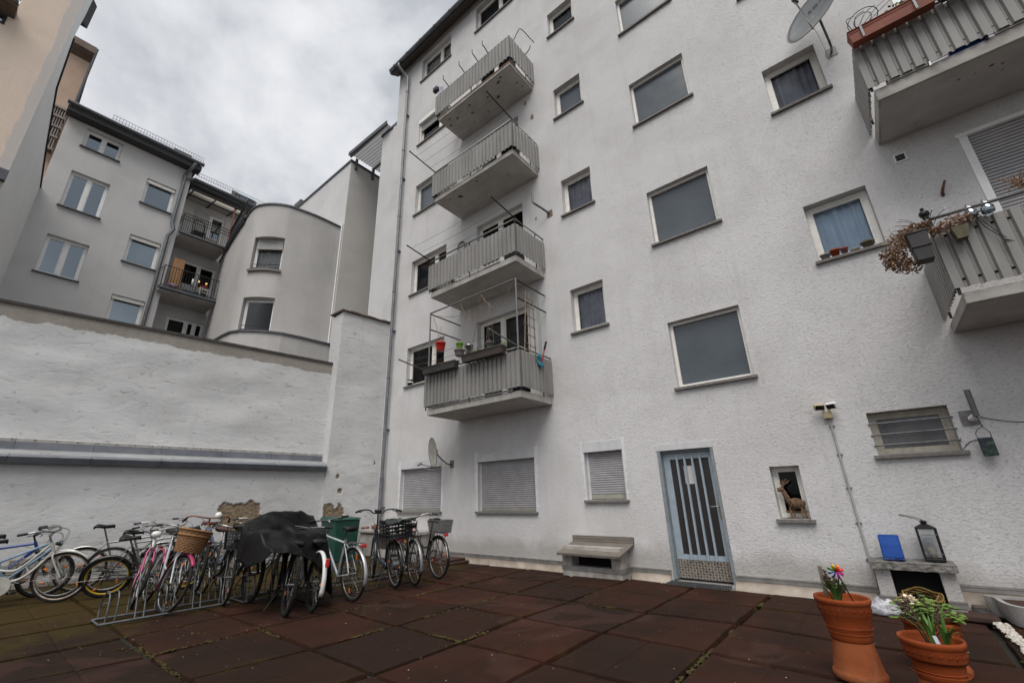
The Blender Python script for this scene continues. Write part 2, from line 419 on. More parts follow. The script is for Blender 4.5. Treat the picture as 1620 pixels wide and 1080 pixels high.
# ------------------------------------------------------------------ the white apartment house
FP = Pl((0,0), (1,0), (0,-1))
house = thing('apartment_building', 'white rough-rendered apartment house with grey corrugated balconies and a blue back door', 'building', (-3,0,0))
Lx, Dx, Nx, Bx, Rx = (-10.37,-8.69), (-7.40,-5.72), (-4.48,-3.66), (-2.44,-1.20), (.05,.87)
holes = []
def H(x, z0, z1): holes.append((x[0], x[1], z0, z1)); return (x[0], x[1], z0, z1)
wl = [H(Lx, a, b) for a, b in ((4.61,5.83),(7.67,8.91),(10.77,12.01),(13.87,15.06),(17.1,18.25))]
wd5 = H(Dx, 17.1, 18.28)
wdd = [H(Dx, a, b) for a, b in ((3.62,5.86),(6.72,8.92),(9.8,12.02),(12.85,15.06))]
wn = [H(Nx, a, b) for a, b in ((4.80,5.85),(7.90,8.93),(11.0,12.02),(14.12,15.06),(17.22,18.2))]
wb = [H(Bx, a, b) for a, b in ((3.19,4.46),(6.20,7.47),(9.34,10.59),(12.31,13.55),(15.4,16.65))]
wr = [H(Rx, a, b) for a, b in ((4.82,5.86),(7.92,8.96),(11.03,12.06),(14.1,15.1))]
s1 = H(Lx, 1.09, 2.38); s2 = H(Dx, 1.09, 2.39); s3 = H(Nx, 1.30, 2.39)
dr = H((-2.99,-2.04), .03, 2.12)
rein = H((-1.28,-.895), .99, 1.735); grate = H(Rx, 1.81, 2.385)
big = [H((1.96,3.7), a, b) for a, b in ((3.5,6.12),(6.72,9.2))]
far = [H((5.0,6.2), a, b) for a, b in ((4.8,5.9),(7.9,9.0))]
mb = MB(); wall_with_holes(mb, FP, -11.84, 8.0, -.05, 18.75, holes, .24)
# side, back and top close the body so that the rooms are dark
mb.quad((-11.84,0,-.05), (-11.84,0,18.75), (-11.84,11,18.75), (-11.84,11,-.05)); mb.quad((8,0,-.05), (8,11,-.05), (8,11,18.75), (8,0,18.75))
mb.quad((-11.84,11,-.05), (-11.84,11,18.75), (8,11,18.75), (8,11,-.05)); mb.quad((-11.84,0,18.75), (8,0,18.75), (8,11,18.75), (-11.84,11,18.75))
mb.build('wall', WALL, house)
mb = MB()
for z in (3.3, 6.45, 9.55, 12.6, 15.7): mb.box(-11.8, 7.96, .3, 10.9, z, z+.12)
for x in (-8.1,-5.1,-3.1,-.7,1.4,4.4): mb.box(x-.04, x+.04, .3, 10.9, 0, 18.7)
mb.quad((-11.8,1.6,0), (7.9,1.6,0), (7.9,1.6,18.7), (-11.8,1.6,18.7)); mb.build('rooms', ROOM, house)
# roof, eaves, gutter
mb = MB(); mb.hexa([(-12.02,-.42,18.52),(8.1,-.42,18.52),(8.1,5.5,22.6),(-12.02,5.5,22.6),(-12.02,-.42,18.60),(8.1,-.42,18.60),(8.1,5.5,22.68),(-12.02,5.5,22.68)])
mb.hexa([(-12.02,11.3,18.52),(8.1,11.3,18.52),(8.1,5.504,22.6),(-12.02,5.504,22.6),(-12.02,11.3,18.60),(8.1,11.3,18.60),(8.1,5.504,22.68),(-12.02,5.504,22.68)])
roof = mb.build('roof', ROOFD, house)
mb = MB(); mb.hexa([(-11.98,-.40,18.44),(8,-.40,18.44),(8,-.003,18.70),(-11.98,-.003,18.70),(-11.98,-.40,18.517),(8,-.40,18.517),(8,-.003,18.78),(-11.98,-.003,18.78)])
mb.build('soffit', WOODD, roof)
gut = MB(); n = 10
vs = []
for x in (-11.9, 8.05):
    for k in range(n+1):
        a = PI*k/n; vs.append((x, -.475 + .075*math.cos(a), 18.53 - .085*math.sin(a)))
gut.add(vs, [(k, k+1, n+2+k, n+1+k) for k in range(n)], True)
gut.poly([V(v) for v in vs[:n+1]])
for i in range(24): gut.torus((-11.6+i*.83, -.475, 18.53), (1,0,0), .088, .006, 18, 5)
gut.build('gutter', PIPE, house, thick=.008)
mb = MB()
mb.tube(spline([(-11.30,-.475,18.46),(-11.30,-.46,18.30),(-11.22,-.24,18.05),(-11.12,-.13,17.85),(-11.09,-.125,17.6)], 5), .055, 12)
mb.rod((-11.09,-.125,17.6), (-11.09,-.125,2.0), .052, 14); mb.rod((-11.09,-.125,2.02), (-11.09,-.125,.62), .06, 14)
for z in (2.0, 5.0, 8.0, 11, 14, 17): mb.torus((-11.09,-.125,z), (0,0,1), .058, .012, 18, 6)
for z in (1.2, 3.4, 6.6, 9.6, 12.7, 15.8): mb.box(-11.165,-11.015,-.14,-.003,z-.012,z+.012)
mb.build('downpipe', PIPE, house)

for i, (a,b,c,d) in enumerate(wl):
    if i == 0: window(house, FP, a,b,c,d, mull=(-9.3,), pane=GLASSD)
    elif i == 1: window(house, FP, a,b,c,d, mull=(-9.3,), pane=GLASSD, curtain=CURTD)
    elif i == 2: window(house, FP, a,b,c,d, mull=(-9.3,), pane=FROST)
    elif i == 3:
        w = window(house, FP, a,b,c,d, mull=(-9.3,), pane=GLASS); shutter(w, FP, a,b,c,d, zb=d-.5, box=.16, depth=.13, boxm=FRAME)
    else: window(house, FP, a,b,c,d, mull=(-9.35,), pane=GLASS, curtain=LACE)
window(house, FP, *wd5, mull=(-6.35,), pane=GLASSD, curtain=CURTD)
for i, (a,b,c,d) in enumerate(wdd):
    # balcony door beside a window, one frame
    window(house, FP, a,b,c,d, mull=(-6.62,), pane=GLASSD, sill=False, fr=FRAME, transom=(), curtain=(CURTD if i == 0 else None))
for i, (a,b,c,d) in enumerate(wn):
    window(house, FP, a,b,c,d, pane=[GLASS, GLASS, FROST, GLASSD, FROST][i], curtain=[CURT, CURT, None, LACE, None][i], tilt=(.05 if i in (1,3) else 0))
for (a,b,c,d) in wb: window(house, FP, a,b,c,d, pane=FROST, fw_=.055, sash=False, depth=.125, fr=FRAME)
for i, (a,b,c,d) in enumerate(wr): window(house, FP, a,b,c,d, pane=[GLASS, GLASS, FROST, FROST][i], curtain=[CURTB, CURT, None, None][i], fw_=.06)
for f in far: window(house, FP, *f, pane=FROST)
for k, (a,b,c,d) in enumerate((s1, s2, s3)):
    w = window(house, FP, a,b,c,d, depth=.2, pane=FROST, fr=FRAME2)
    shutter(w, FP, a,b,c,d, zb=c+.012, depth=.14, slat=(.045 if k < 2 else .042))
    ring_patch(FP, PAINT, w, a, b, c, d, seed=5+k*3, side=(.15,.14,.10)[k])
for k, (a,b,c,d) in enumerate(big):
    w = window(house, FP, a,b,c,d, depth=.22, pane=FROST, fr=FRAME2, sill=False)
    s = shutter(w, FP, a,b,c,d, depth=.10, box=.06, slat=.05, boxout=-.02)
    q = MB()
    for x in (a+.0, b-.085): q.pbox(FP, x, x+.085, -.014, .09, c, d-.06)
    q.pbox(FP, a-.02, b+.02, -.014, .03, d-.055, d)
    q.build('guide_rail', FRAME2, w)

# small window with the wicker deer, and the barred cellar window
window(house, FP, *rein, depth=.17, pane=GLASSD, fw_=.04)
w = window(house, FP, *grate, depth=.16, pane=M('grimy_pane', (.075,.075,.08), (.12,.12,.12), sc=4, rough=.25), fw_=.05, fr=M('window_yellowed', (.46,.43,.36), (.36,.33,.27), sc=12, rough=.6, grime=.4))
mb = MB()
for i, z in enumerate((1.935, 2.075, 2.225)): mb.rod(FP.p(.035,-.012,z), FP.p(.885,-.012,z+.004), .0105, 8)
mb.build('bar', GALV, w)

# back door
DOORB = M('door_blue_grey', (.33,.39,.44), (.28,.335,.38), sc=7, rough=.5, grime=.25, grime_c=(.16,.19,.21))
CHECK = None
def checker():
    m = bpy.data.materials.new('checker_plate'); t = nt(m); b = t.nodes['Principled BSDF']; L = t.links.new
    b.inputs['Metallic'].default_value = 0; b.inputs['Roughness'].default_value = .7; b.inputs['Specular IOR Level'].default_value = .25
    n = new(t, 'ShaderNodeTexNoise', Scale=9.0, Detail=6.0); tc = t.nodes.new('ShaderNodeTexCoord'); L(tc.outputs['Object'], n.inputs['Vector'])
    L(mixc(t, ramp(t, n.outputs['Fac'], [(.4,0.0),(.65,1.0)]), (.135,.118,.10), (.085,.075,.064)), b.inputs['Base Color'])
    return m
CHECK = checker(); CHECKB = M('checker_bead', (.40,.36,.31), (.30,.27,.23), sc=14, rough=.5, metal=0)
def beads(mb, fn, nu, nv, ln=.017, wd=.0065, h=.003):
    """raised lens beads of tread plate, alternating direction; fn(s,t)->(point, eu, ev, n)"""
    for j in range(nv):
        for i in range(nu):
            p, eu, ev, n = fn((i+.5)/nu, (j+.5)/nv)
            a = PI/4 if (i+j) % 2 else -PI/4
            d = eu*math.cos(a) + ev*math.sin(a); e = eu*-math.sin(a) + ev*math.cos(a)
            b = [p-d*ln, p-e*wd, p+d*ln, p+e*wd]
            mb.add(b + [p+n*h], [(0,1,4),(1,2,4),(2,3,4),(3,0,4)], True)
# frame of the door
mb = MB(); x0, x1 = -2.99, -2.04
mb.pbox(FP, x0-.004, x1+.004, -.012, .05, 2.105, 2.215)
lint = mb.build('door_lintel', SHUTBOX, house)
mb = MB()
mb.pbox(FP, x0+.003, x0+.055, -.008, .16, .05, 2.1); mb.pbox(FP, x1-.045, x1-.003, -.008, .16, .05, 2.1); mb.pbox(FP, x0+.055, x1-.045, .06, .16, 2.06, 2.1)
df = mb.build('door_frame', M('door_frame_grey', (.24,.27,.29), (.19,.21,.22), sc=9, rough=.6), house)
door = MB(); a, b = x0+.06, x1-.05; w0, w1 = .10, .145
gl0, gl1, gz0, gz1 = -2.815, -2.165, .42, 1.95
door.pbox(FP, a, gl0, w0, w1, .07, 2.055); door.pbox(FP, gl1, b, w0, w1, .07, 2.055)
door.pbox(FP, gl0, gl1, w0, w1, gz1, 2.055); door.pbox(FP, gl0, gl1, w0, w1, .07, gz0)
dr_o = door.build('door', DOORB, house)
mb = MB()
for k in range(4):
    x = gl0 + (gl1-gl0)*(k+1)/5; mb.pbox(FP, x-.015, x+.015, w0-.028, w0+.02, .34, 2.0)
mb.build('door_bar', DOORB, dr_o)
mb = MB(); mb.quad(FP.p(gl0,w0+.025,gz0), FP.p(gl1,w0+.025,gz0), FP.p(gl1,w0+.025,gz1), FP.p(gl0,w0+.025,gz1))
mb.build('door_glass', M('ribbed_dark_glass', (.022,.018,.017), (.035,.03,.028), sc=20, rough=.3, bump=.4, bsc=150, stretch=(6,1,.4)), dr_o)
mb = MB(); mb.pbox(FP, -2.60, -2.43, w0+.016, w0+.021, 1.53, 1.83); mb.build('notice_paper', M('paper', (.55,.545,.53), (.47,.465,.45), sc=4, rough=.9), dr_o)
mb = MB(); mb.pbox(FP, a+.012, b-.008, w0-.006, w0-.0005, .06, .345)
kp = mb.build('kick_plate', CHECK, dr_o)
mb = MB()
def kf(s, t): return FP.p(a+.02+(b-a-.04)*s, w0-.0062, .065+.275*t), V((1,0,0)), V((0,0,1)), V((0,-1,0))
beads(mb, kf, 17, 7, .024, .009, .005); mb.build('tread_bead', CHECKB, kp)
mb = MB(); mb.pbox(FP, -2.135, -2.10, w0-.012, w0-.001, .99, 1.24); hp = mb.build('handle_plate', M('brass_worn', (.36,.30,.19), (.24,.21,.16), sc=20, rough=.4, metal=.8), dr_o)
mb = MB(); mb.rod((-2.118,w0-.01,1.165), (-2.118,w0-.06,1.165), .009, 10); mb.tube(spline([(-2.118,w0-.06,1.165),(-2.16,w0-.066,1.166),(-2.235,w0-.066,1.16)],4), .0095, 10); mb.disc((-2.118,w0-.012,1.05),(0,-1,0),.012,.012,12)
mb.build('door_handle', ALU, hp)
mb = MB()
for i in range(24): mb.box(-3.02+i*.0385, -3.008+i*.0385, -.30, .09, .012, .034)
for y in (-.30,-.17,-.04,.085): mb.box(-3.02,-2.11,y,y+.008,.008,.03)
tag(recentre(mb.build('door_grate', GALV), (-2.55,-.12,.01)), 'galvanised bar grating doormat under the blue back door', 'doormat')

# metal strip and pale membrane at the foot of the wall
mb = MB(); 
for a, b in ((-8.9,-4.96),(-3.72,-3.02),(-2.03,-.36)):
    mb.box(a, b, -.018, -.0005, .115, .185); mb.box(a, b, -.024, -.018, .165, .172)
mb.box(.42, 7.9, -.018, -.0005, .215, .285); mb.box(.42, 7.9, -.024, -.018, .262, .27)
mb.build('base_strip', M('strip_metal', (.30,.29,.275), (.22,.21,.195), sc=6, rough=.55, metal=.4, grime=.4), house)
mb = MB()
for a, b, zt in ((-8.9,-5.0,.117),(-3.70,-3.04,.117),(-2.06,-.38,.117),(.40,7.9,.217)):
    def fn(s, t, a=a, b=b, zt=zt):
        x = a+(b-a)*s; zt = zt*.0+zt; wv = .012*math.sin(x*7)+.010*math.sin(x*17+1)+.008*mnoise.noise(V((x*3,t*3,0)))
        y = -.012 - .07*(1-t)**2.2 - wv*(1-t); z = max(-.03, zt*t**.8 - .02*(1-t)) + .5*wv*(t*(1-t))
        return V((x, y, z))
    mb.grid(fn, max(6, int((b-a)*9)), 7)
mb.build('membrane_skirt', M('membrane_cream', (.40,.34,.285), (.27,.225,.18), sc=4, rough=.6, grime=.6, grime_c=(.12,.095,.07)), house)
# damage: missing render, stains of rust
for k, (x, z, s) in enumerate(((-5.44,12.29,.07),(-5.23,11.6,.09),(-5.3,8.2,.05))):
    patch('bare_patch', FP, SANDST, [(x-s*.5,z-s),(x+s*.5,z-s*.9),(x+s*.5,z+s),(x-s*.4,z+s*.8)], .003, house, .02, 40+k, 4)
# ------------------------------------------------------------------ balconies of the white house
def corr_sheet(mb, a, b, z0, z1, pitch=.125, dep=.030, th=.004, out=V((0,-1,0))):
    """trapezoidal sheet from a to b (xy), standing z0..z1; flats stand proud on side `out`"""
    a = V((a[0],a[1],0)); b = V((b[0],b[1],0)); L = (b-a).length; d = (b-a)/L; n = int(L/pitch)
    pr = []; p = L/n
    for i in range(n):
        o = i*p; pr += [(o+p*.02, 0), (o+p*.62, 0), (o+p*.73, -dep), (o+p*.89, -dep)]
    pr = [(0, -dep)] + pr + [(L, 0)]
    F = [a + d*u + out*w for u, w in pr]; Bk = [p_ - out*th for p_ in F]; m = len(F)
    z = V((0,0,1)); vs = [p_+z*z0 for p_ in F]+[p_+z*z1 for p_ in F]+[p_+z*z0 for p_ in Bk]+[p_+z*z1 for p_ in Bk]
    fs = []
    for i in range(m-1):
        fs += [(i,i+1,m+i+1,m+i), (2*m+i+1,2*m+i,3*m+i,3*m+i+1), (m+i,m+i+1,3*m+i+1,3*m+i), (i+1,i,2*m+i,2*m+i+1)]
    mb.add(vs, fs)

def balcony(x0, x1, zb, th, dep, pz0, pz1, poff, rail, railm=STEELG, right=True, kind=0, slabm=CONC):
    mb = MB()
    mb.box(x0, x1, -dep, .002, zb, zb+th, .008)
    b = mb.build('balcony', slabm, house)
    mb = MB(); mb.box(x0+.03, x1-.03, -dep+.03, -.003, zb-.004, zb+.001); mb.build('underside', CONCU, b)
    mb = MB(); yf = -dep-poff
    corr_sheet(mb, (x0-poff, yf), (x1+poff, yf), pz0, pz1)
    corr_sheet(mb, (x0-poff, -.02), (x0-poff, yf+.03), pz0, pz1, out=V((-1,0,0)))
    corr_sheet(mb, (x1+poff, -.02), (x1+poff, yf+.03), pz0, pz1, out=V((1,0,0)))
    mb.build('parapet', CORR, b)
    mb = MB(); xi0, xi1, yi = x0-.02, x1+.02, -dep-.02
    for z in (pz0+.10, pz1-.09):
        mb.tube([(xi0,-.01,z),(xi0,yi,z),(xi1,yi,z),(xi1,-.01,z)], .014, 6)
    nx = max(3, int((x1-x0)/1.0)+1)
    for i in range(nx):
        x = xi0 + (xi1-xi0)*i/(nx-1); mb.rod((x, yi, zb+th-.02), (x, yi, rail), .016, 6)
    for x in (xi0, xi1): mb.rod((x, -.35, zb+th-.02), (x, -.35, rail), .014, 6)
    mb.build('rail_post', STEELD, b)
    mb = MB(); mb.tube([(xi0,-.005,rail),(xi0,yi,rail),(xi1,yi,rail),(xi1,-.005,rail)], .02, 8); mb.build('handrail', railm, b)
    return b
WHITEM = M('white_painted_steel', (.62,.62,.60), (.5,.5,.48), sc=14, rough=.5)
bx0, bx1 = -8.03, -5.15
b1 = balcony(bx0, bx1, 3.28, .145, 1.13, 3.49, 4.27, .06, 4.34)
b2 = balcony(bx0, bx1, 6.41, .15, 1.13, 6.63, 7.36, .06, 7.50)
b3 = balcony(bx0, bx1, 9.48, .15, 1.10, 9.67, 10.42, .07, 10.55, WHITEM)
b4 = balcony(bx0, bx1, 12.57, .13, 1.07, 12.77, 13.55, .08, 13.62, STEELD)
bR1 = balcony(1.18, 5.6, 3.295, .13, 1.25, 3.48, 4.24, .05, 4.40)
bR2 = balcony(1.18, 5.6, 6.44, .19, 1.08, 6.65, 7.43, .06, 7.50)
# rust eaten edge of the topmost slab and peeled spots below
mb = MB(); mb.box(bx0-.02, bx1+.02, -1.085, -1.0705, 12.665, 12.70); mb.box(bx1, bx1+.015, -1.07, -.01, 12.665, 12.70); mb.build('edge_angle', M('ochre_edge', (.36,.25,.17), (.22,.14,.09), sc=9, rough=.85), b4)
rnd = random.Random(11); mb = MB()
def spot(x, y, z, r):
    n = 9; pts = []
    for i in range(n):
        a = 2*PI*i/n; q = r*rnd.uniform(.5,1.15); pts.append((x+q*math.cos(a)*1.5, y+q*math.sin(a), z))
    mb.poly(pts[::-1])
for x, y, r in ((-7.7,-.9,.03),(-7.5,-.75,.04),(-6.9,-.85,.045),(-7.0,-.6,.035),(-6.3,-.7,.03),(-6.05,-.5,.05),(-5.75,-.86,.05),(-5.6,-.93,.04),(-5.35,-.5,.03),(-5.3,-.3,.02),(-7.2,-.3,.03),(-7.85,-.7,.04),(-6.6,-.3,.02)): spot(x, y, 12.5645, r)
mb.build('rust_spot', RUST, b4); mb = MB()
for x, y, r in ((-7.6,-.9,.03),(-7.3,-.8,.06),(-7.25,-.76,.04),(-6.5,-.95,.03),(-5.7,-.6,.02),(-6.9,-.4,.02)): spot(x, y, 9.4745, r)
mb.build('rust_spot', RUST, b3); mb = MB()
for x, y, r in ((2.3,-.8,.02),(2.4,-.75,.015),(2.15,-.78,.012),(2.0,-.8,.018),(2.42,-.62,.012),(1.6,-.2,.012),(1.62,-.23,.01),(2.7,-.85,.02)): spot(x, y, 6.4345, r)
mb.build('rust_spot', RUST, bR2)
# wire hooks on the handrail of the topmost balcony
def hook(fn): mb = MB(); fn(mb); mb.build('planter_hook', STEELD, b4)
for x in (-7.55,-6.85,-6.3,-5.9): hook(lambda mb: mb.tube(spline([(x,-1.1,13.62),(x+.02,-1.28,13.66),(x,-1.34,13.72),(x-.02,-1.33,13.9)],4), .014, 6))
hook(lambda mb: mb.tube(spline([(-5.13,-.9,13.6),(-5.0,-.85,13.9),(-4.9,-.8,14.0),(-4.78,-.5,13.8),(-4.74,-.4,13.72)],5), .012, 6))
hook(lambda mb: mb.tube(spline([(-5.13,-.35,13.6),(-4.98,-.32,13.75),(-4.94,-.3,13.9)],4), .014, 6))
# spigot stubs and boards in the open gap under the lower parapets
for (x0, x1, y, z0, z1) in ((-6.9,-5.7,-1.15,9.645,9.70),(-7.7,-7.1,-1.14,9.64,9.69)): mb = MB(); mb.box(x0, x1, y, y+.03, z0, z1); mb.build('gap_board', WHITEM, b3)
mb = MB(); mb.box(-7.1,-5.6,-1.155,-1.13,6.565,6.625); mb.build('gap_board', WHITEM, b2)
mb = MB(); mb.box(-7.95,-5.35,-1.155,-1.14,3.43,3.475); mb.build('gap_board', STEELG, b1)
for a_, b_ in ((1.32,1.75),(2.35,2.6)): mb = MB(); mb.box(a_,b_,-1.10,-1.06,6.632,6.69); mb.build('gap_board', WHITEM, bR2)
BLUET = M('blue_tarp', (.02,.06,.30), rough=.5)
mb = MB(); mb.box(1.95,2.3,-1.07,-1.0,6.632,6.70); mb.build('blue_sheet', BLUET, bR2)

# ------------------------------------------------------------------ pipe cage of the lowest balcony
cage = thing('trellis_frame', 'grey pipe frame standing over the lowest balcony for climbing plants', 'frame', (-6.6,-1.15,4.3))
mb = MB(); y = -1.15; xl, xr, zt = -7.99, -5.17, 5.95
mb.rod((xl,y,3.5),(xl,y,zt),.02,8); mb.rod((xr,y,3.5),(xr,y,zt),.02,8); mb.rod((xl,y,zt),(xr,y,zt),.02,8)
mb.build('front_pipe', STEELG, cage)
mb = MB()
for a_, b_ in [((xr,y,z),(xr,-.02,z)) for z in (zt-.02, 5.5)] + [((xl,y,z),(xl,-.05,z)) for z in (zt-.02, 5.5)]: mb = MB(); mb.rod(a_, b_, .017, 8); mb.build('side_pipe', STEELD, cage)
STRING = M('dry_vine', (.33,.25,.17), (.24,.17,.11), sc=40, rough=.95)
mb = MB(); rnd = random.Random(4)
def hang(a, b, sag, n=14, r=.006):
    pts = []
    for i in range(n+1):
        t = i/n; p = V(a).lerp(V(b), t); p.z -= sag*4*t*(1-t); pts.append(p+V((rnd.uniform(-.015,.015),0,rnd.uniform(-.015,.015))))
    mb.tube(pts, r, 4)
    for p in pts[1:-1]:
        if rnd.random() < .6: mb.tube([p, p+V((rnd.uniform(-.05,.05),rnd.uniform(-.03,.03),rnd.uniform(-.05,.06)))], .004, 3)
hang((-6.2,y,5.93),(-5.3,y,5.85),.45); hang((-6.2,y,5.93),(-6.7,-.9,4.9),.05); hang((-6.9,y,5.93),(-6.2,-1.0,5.9),.55); hang((-7.9,y,5.9),(-7.7,-1.0,5.1),.03); hang((-7.9,y,5.9),(-7.3,-.7,5.85),.08)
mb.build('dry_vine', STRING, cage)
# cloth lines: two arms with lines for each of three balconies
def clothes_rack(z, zr, x0, x1, y0, label, sp=.55, rise=.12, m=STEELD):
    t = thing('clothesline', label, 'clothesline', ((x0+x1)/2,-1.15,z), 'cloth line arms on the balconies')
    for x in (x0, x1):
        mb = MB(); mb.tube([(x,-.85,zr-.02),(x,-1.17,zr),(x-.02,y0,zr+rise)], .017, 6); mb.ball((x-.02,y0,zr+rise),.024,8,6); mb.build('arm', m, t)
    for k in range(3):
        yy = -1.3 - k*.26; f = (yy+1.17)/(y0+1.17); zz = zr + rise*f + .012
        mb = MB(); pts = [(x0 + (x1-x0)*i/8, yy, zz-.05*4*(i/8)*(1-i/8)) for i in range(9)]; mb.tube(pts, .004, 4); mb.build('line', M('line_grey', (.10,.095,.09), rough=.8), t)
    return t
clothes_rack(10.55, 10.57, bx0-.02, bx1+.02, -2.05, 'dark clothesline arms jutting from the second-highest balcony')
clothes_rack(7.50, 7.53, bx0-.02, bx1+.02, -1.95, 'dark clothesline arms jutting from the third-highest balcony')
clothes_rack(4.36, 4.39, bx0-.02, bx1-.05, -2.0, 'grey clothesline arms jutting from the lowest balcony', m=STEELG)

# things on the lowest balcony ------------------------------------------------
def leaf_cluster(mb, c, r, n, size, rnd, sc=(1,1,1), droop=0.0):
    for _ in range(n):
        d = V((rnd.gauss(0,1), rnd.gauss(0,1), rnd.gauss(0,1))); d = unit(d) * r * rnd.random()**.45
        p = V(c) + V((d.x*sc[0], d.y*sc[1], d.z*sc[2])); p.z -= droop*abs(d.x)
        a = unit((rnd.gauss(0,1), rnd.gauss(0,1), rnd.gauss(0,.7))); b = unit(a.cross(V((rnd.random(),rnd.random(),rnd.random()))))
        s = size*rnd.uniform(.6,1.3)
        mb.add([p, p+a*s*.5+b*s*.32, p+a*s, p+a*s*.5-b*s*.32], [(0,1,2,3)], True)
def stems(mb, c, n, h, spread, rnd, r=.003):
    for _ in range(n):
        a = rnd.random()*2*PI; e = spread*rnd.random(); c_ = V(c)
        mb.tube(spline([c_, c_+V((math.cos(a)*e*.3, math.sin(a)*e*.3, h*.5)), c_+V((math.cos(a)*e, math.sin(a)*e, h*rnd.uniform(.7,1.1)))],3), r, 4)
def trough(name, label, x0, x1, y0, y1, z0, z1, m, group=None, tilt=0, lipm=None, cat='planter'):
    t = thing(name, label, cat, ((x0+x1)/2,(y0+y1)/2,z0), group)
    mb = MB(); e = .025
    o = [(x0+e,y0+e,z0),(x1-e,y0+e,z0),(x1-e,y1-e,z0),(x0+e,y1-e,z0),(x0,y0,z1),(x1,y0,z1),(x1,y1,z1),(x0,y1,z1)]
    o = [(x,y,z+tilt*(x-x0)) for x,y,z in o]
    mb.add(o, [(0,3,2,1),(0,1,5,4),(1,2,6,5),(2,3,7,6),(3,0,4,7)])
    zl = z1
    mb.tube([(x,y,zl+tilt*(x-x0)) for x,y in ((x0,y0),(x1,y0),(x1,y1),(x0,y1))], .012, 6, closed=True)
    for zz in (z0+(z1-z0)*.75,):
        mb.tube([(x0+.006,y0+.006,zz),(x1-.006,y0+.006,zz+tilt*(x1-x0)),(x1-.006,y1-.006,zz+tilt*(x1-x0)),(x0+.006,y1-.006,zz)], .006, 4, closed=True)
    mb.build('trough', m, t)
    mb = MB(); mb.poly([(x,y,z1-.025+tilt*(x-x0)) for x,y in ((x0+.01,y0+.01),(x1-.01,y0+.01),(x1-.01,y1-.01),(x0+.01,y1-.01))]); mb.build('soil', SOIL, t)
    return t
PLAST = M('dark_planter', (.035,.034,.036), (.055,.05,.048), sc=6, rough=.6)
PLASB = M('brown_planter', (.045,.033,.03), (.065,.05,.043), sc=6, rough=.6)
pg = 'planter boxes hanging on the balcony rails'
p1 = trough('planter_box', 'dark grey planter with withered plants at the left end of the lowest balcony', -7.98,-6.85,-1.38,-1.21,4.25,4.41, PLAST, pg, tilt=-.03)
p2 = trough('planter_box', 'dark brown planter with green seedlings at the middle of the lowest balcony', -6.62,-5.42,-1.40,-1.21,4.26,4.42, PLASB, pg, tilt=-.02)
rnd = random.Random(2)
mb = MB(); leaf_cluster(mb, (-7.5,-1.28,4.42), .3, 120, .035, rnd, (1.5,.25,.16)); stems(mb, (-7.5,-1.28,4.38), 20, .1, .4, rnd)
leaf_cluster(mb, (-7.25,-1.36,4.36), .12, 70, .035, rnd, (.7,.3,1)); mb.build('withered_plant', DRY, p1)
mb = MB(); leaf_cluster(mb, (-6.25,-1.3,4.44), .22, 110, .05, rnd, (1.4,.4,.35)); leaf_cluster(mb, (-5.5,-1.26,4.46), .12, 50, .05, rnd, (1,.4,.6)); leaf_cluster(mb, (-5.9,-1.3,4.43), .3, 60, .04, rnd, (1.2,.3,.2))
mb.build('seedlings', M('seedling_green', (.11,.19,.03), (.16,.25,.05), sc=10, rough=.6), p2)
def hpot(label, x, y, z, r, h, m, top, leafm=None, lab2=None, n=40, sauc=None):
    t = thing('hanging_pot', label, 'flower pot', (x,y,z), 'pots hanging from the pipe frame')
    mb = MB(); mb.lathe([(0,0),(r*.72,0),(r*.75,.01),(r*.95,h*.85),(r,h*.86),(r*1.02,h),(r*.9,h),(r*.88,h*.9),(0,h*.88)], 20, (x,y,z)); mb.build('pot', m, t)
    mb = MB()
    for k in range(3):
        a = 2*PI*k/3+.4; mb.tube([(x+r*math.cos(a),y+r*math.sin(a),z+h),(x,y,top-.25 if top-z > .7 else top)], .003, 4)
    mb.rod((x,y,top-.3),(x,y,top),.003,4); mb.build('cord', STRING, t)
    if leafm:
        mb = MB(); leaf_cluster(mb, (x,y,z+h+.01), r, n, .035, rnd, (1,1,.5)); mb.build('plant', leafm, t)
    return t
hpot('bright red hanging pot above the left end of the lowest balcony', -7.63,-1.10,4.86,.13,.2, M('red_pot', (.55,.02,.015), rough=.4), 5.5, DRY2, n=14)
hpot('small lime green hanging pot over a grey bowl', -6.98,-1.08,4.76,.09,.13, M('lime_pot', (.16,.36,.02), rough=.45), 5.35, LEAF, n=14)
hpot('pale stone grey bowl hanging beneath a lime green pot', -6.98,-1.08,4.57,.13,.15, M('stone_bowl', (.27,.24,.21), (.2,.18,.16), sc=20, rough=.8), 4.76)
hpot('shiny tin bucket hanging between the lime and the grey pots', -6.65,-1.10,4.56,.105,.19, CHROME, 5.9, LEAF, n=40)
hpot('dark grey hanging pot with pink blossoms by the balcony door', -6.02,-1.08,4.50,.10,.17, M('slate_pot', (.09,.095,.10), rough=.6), 5.9, M('pink_bloom', (.5,.2,.26), (.3,.12,.1), sc=40), n=40)
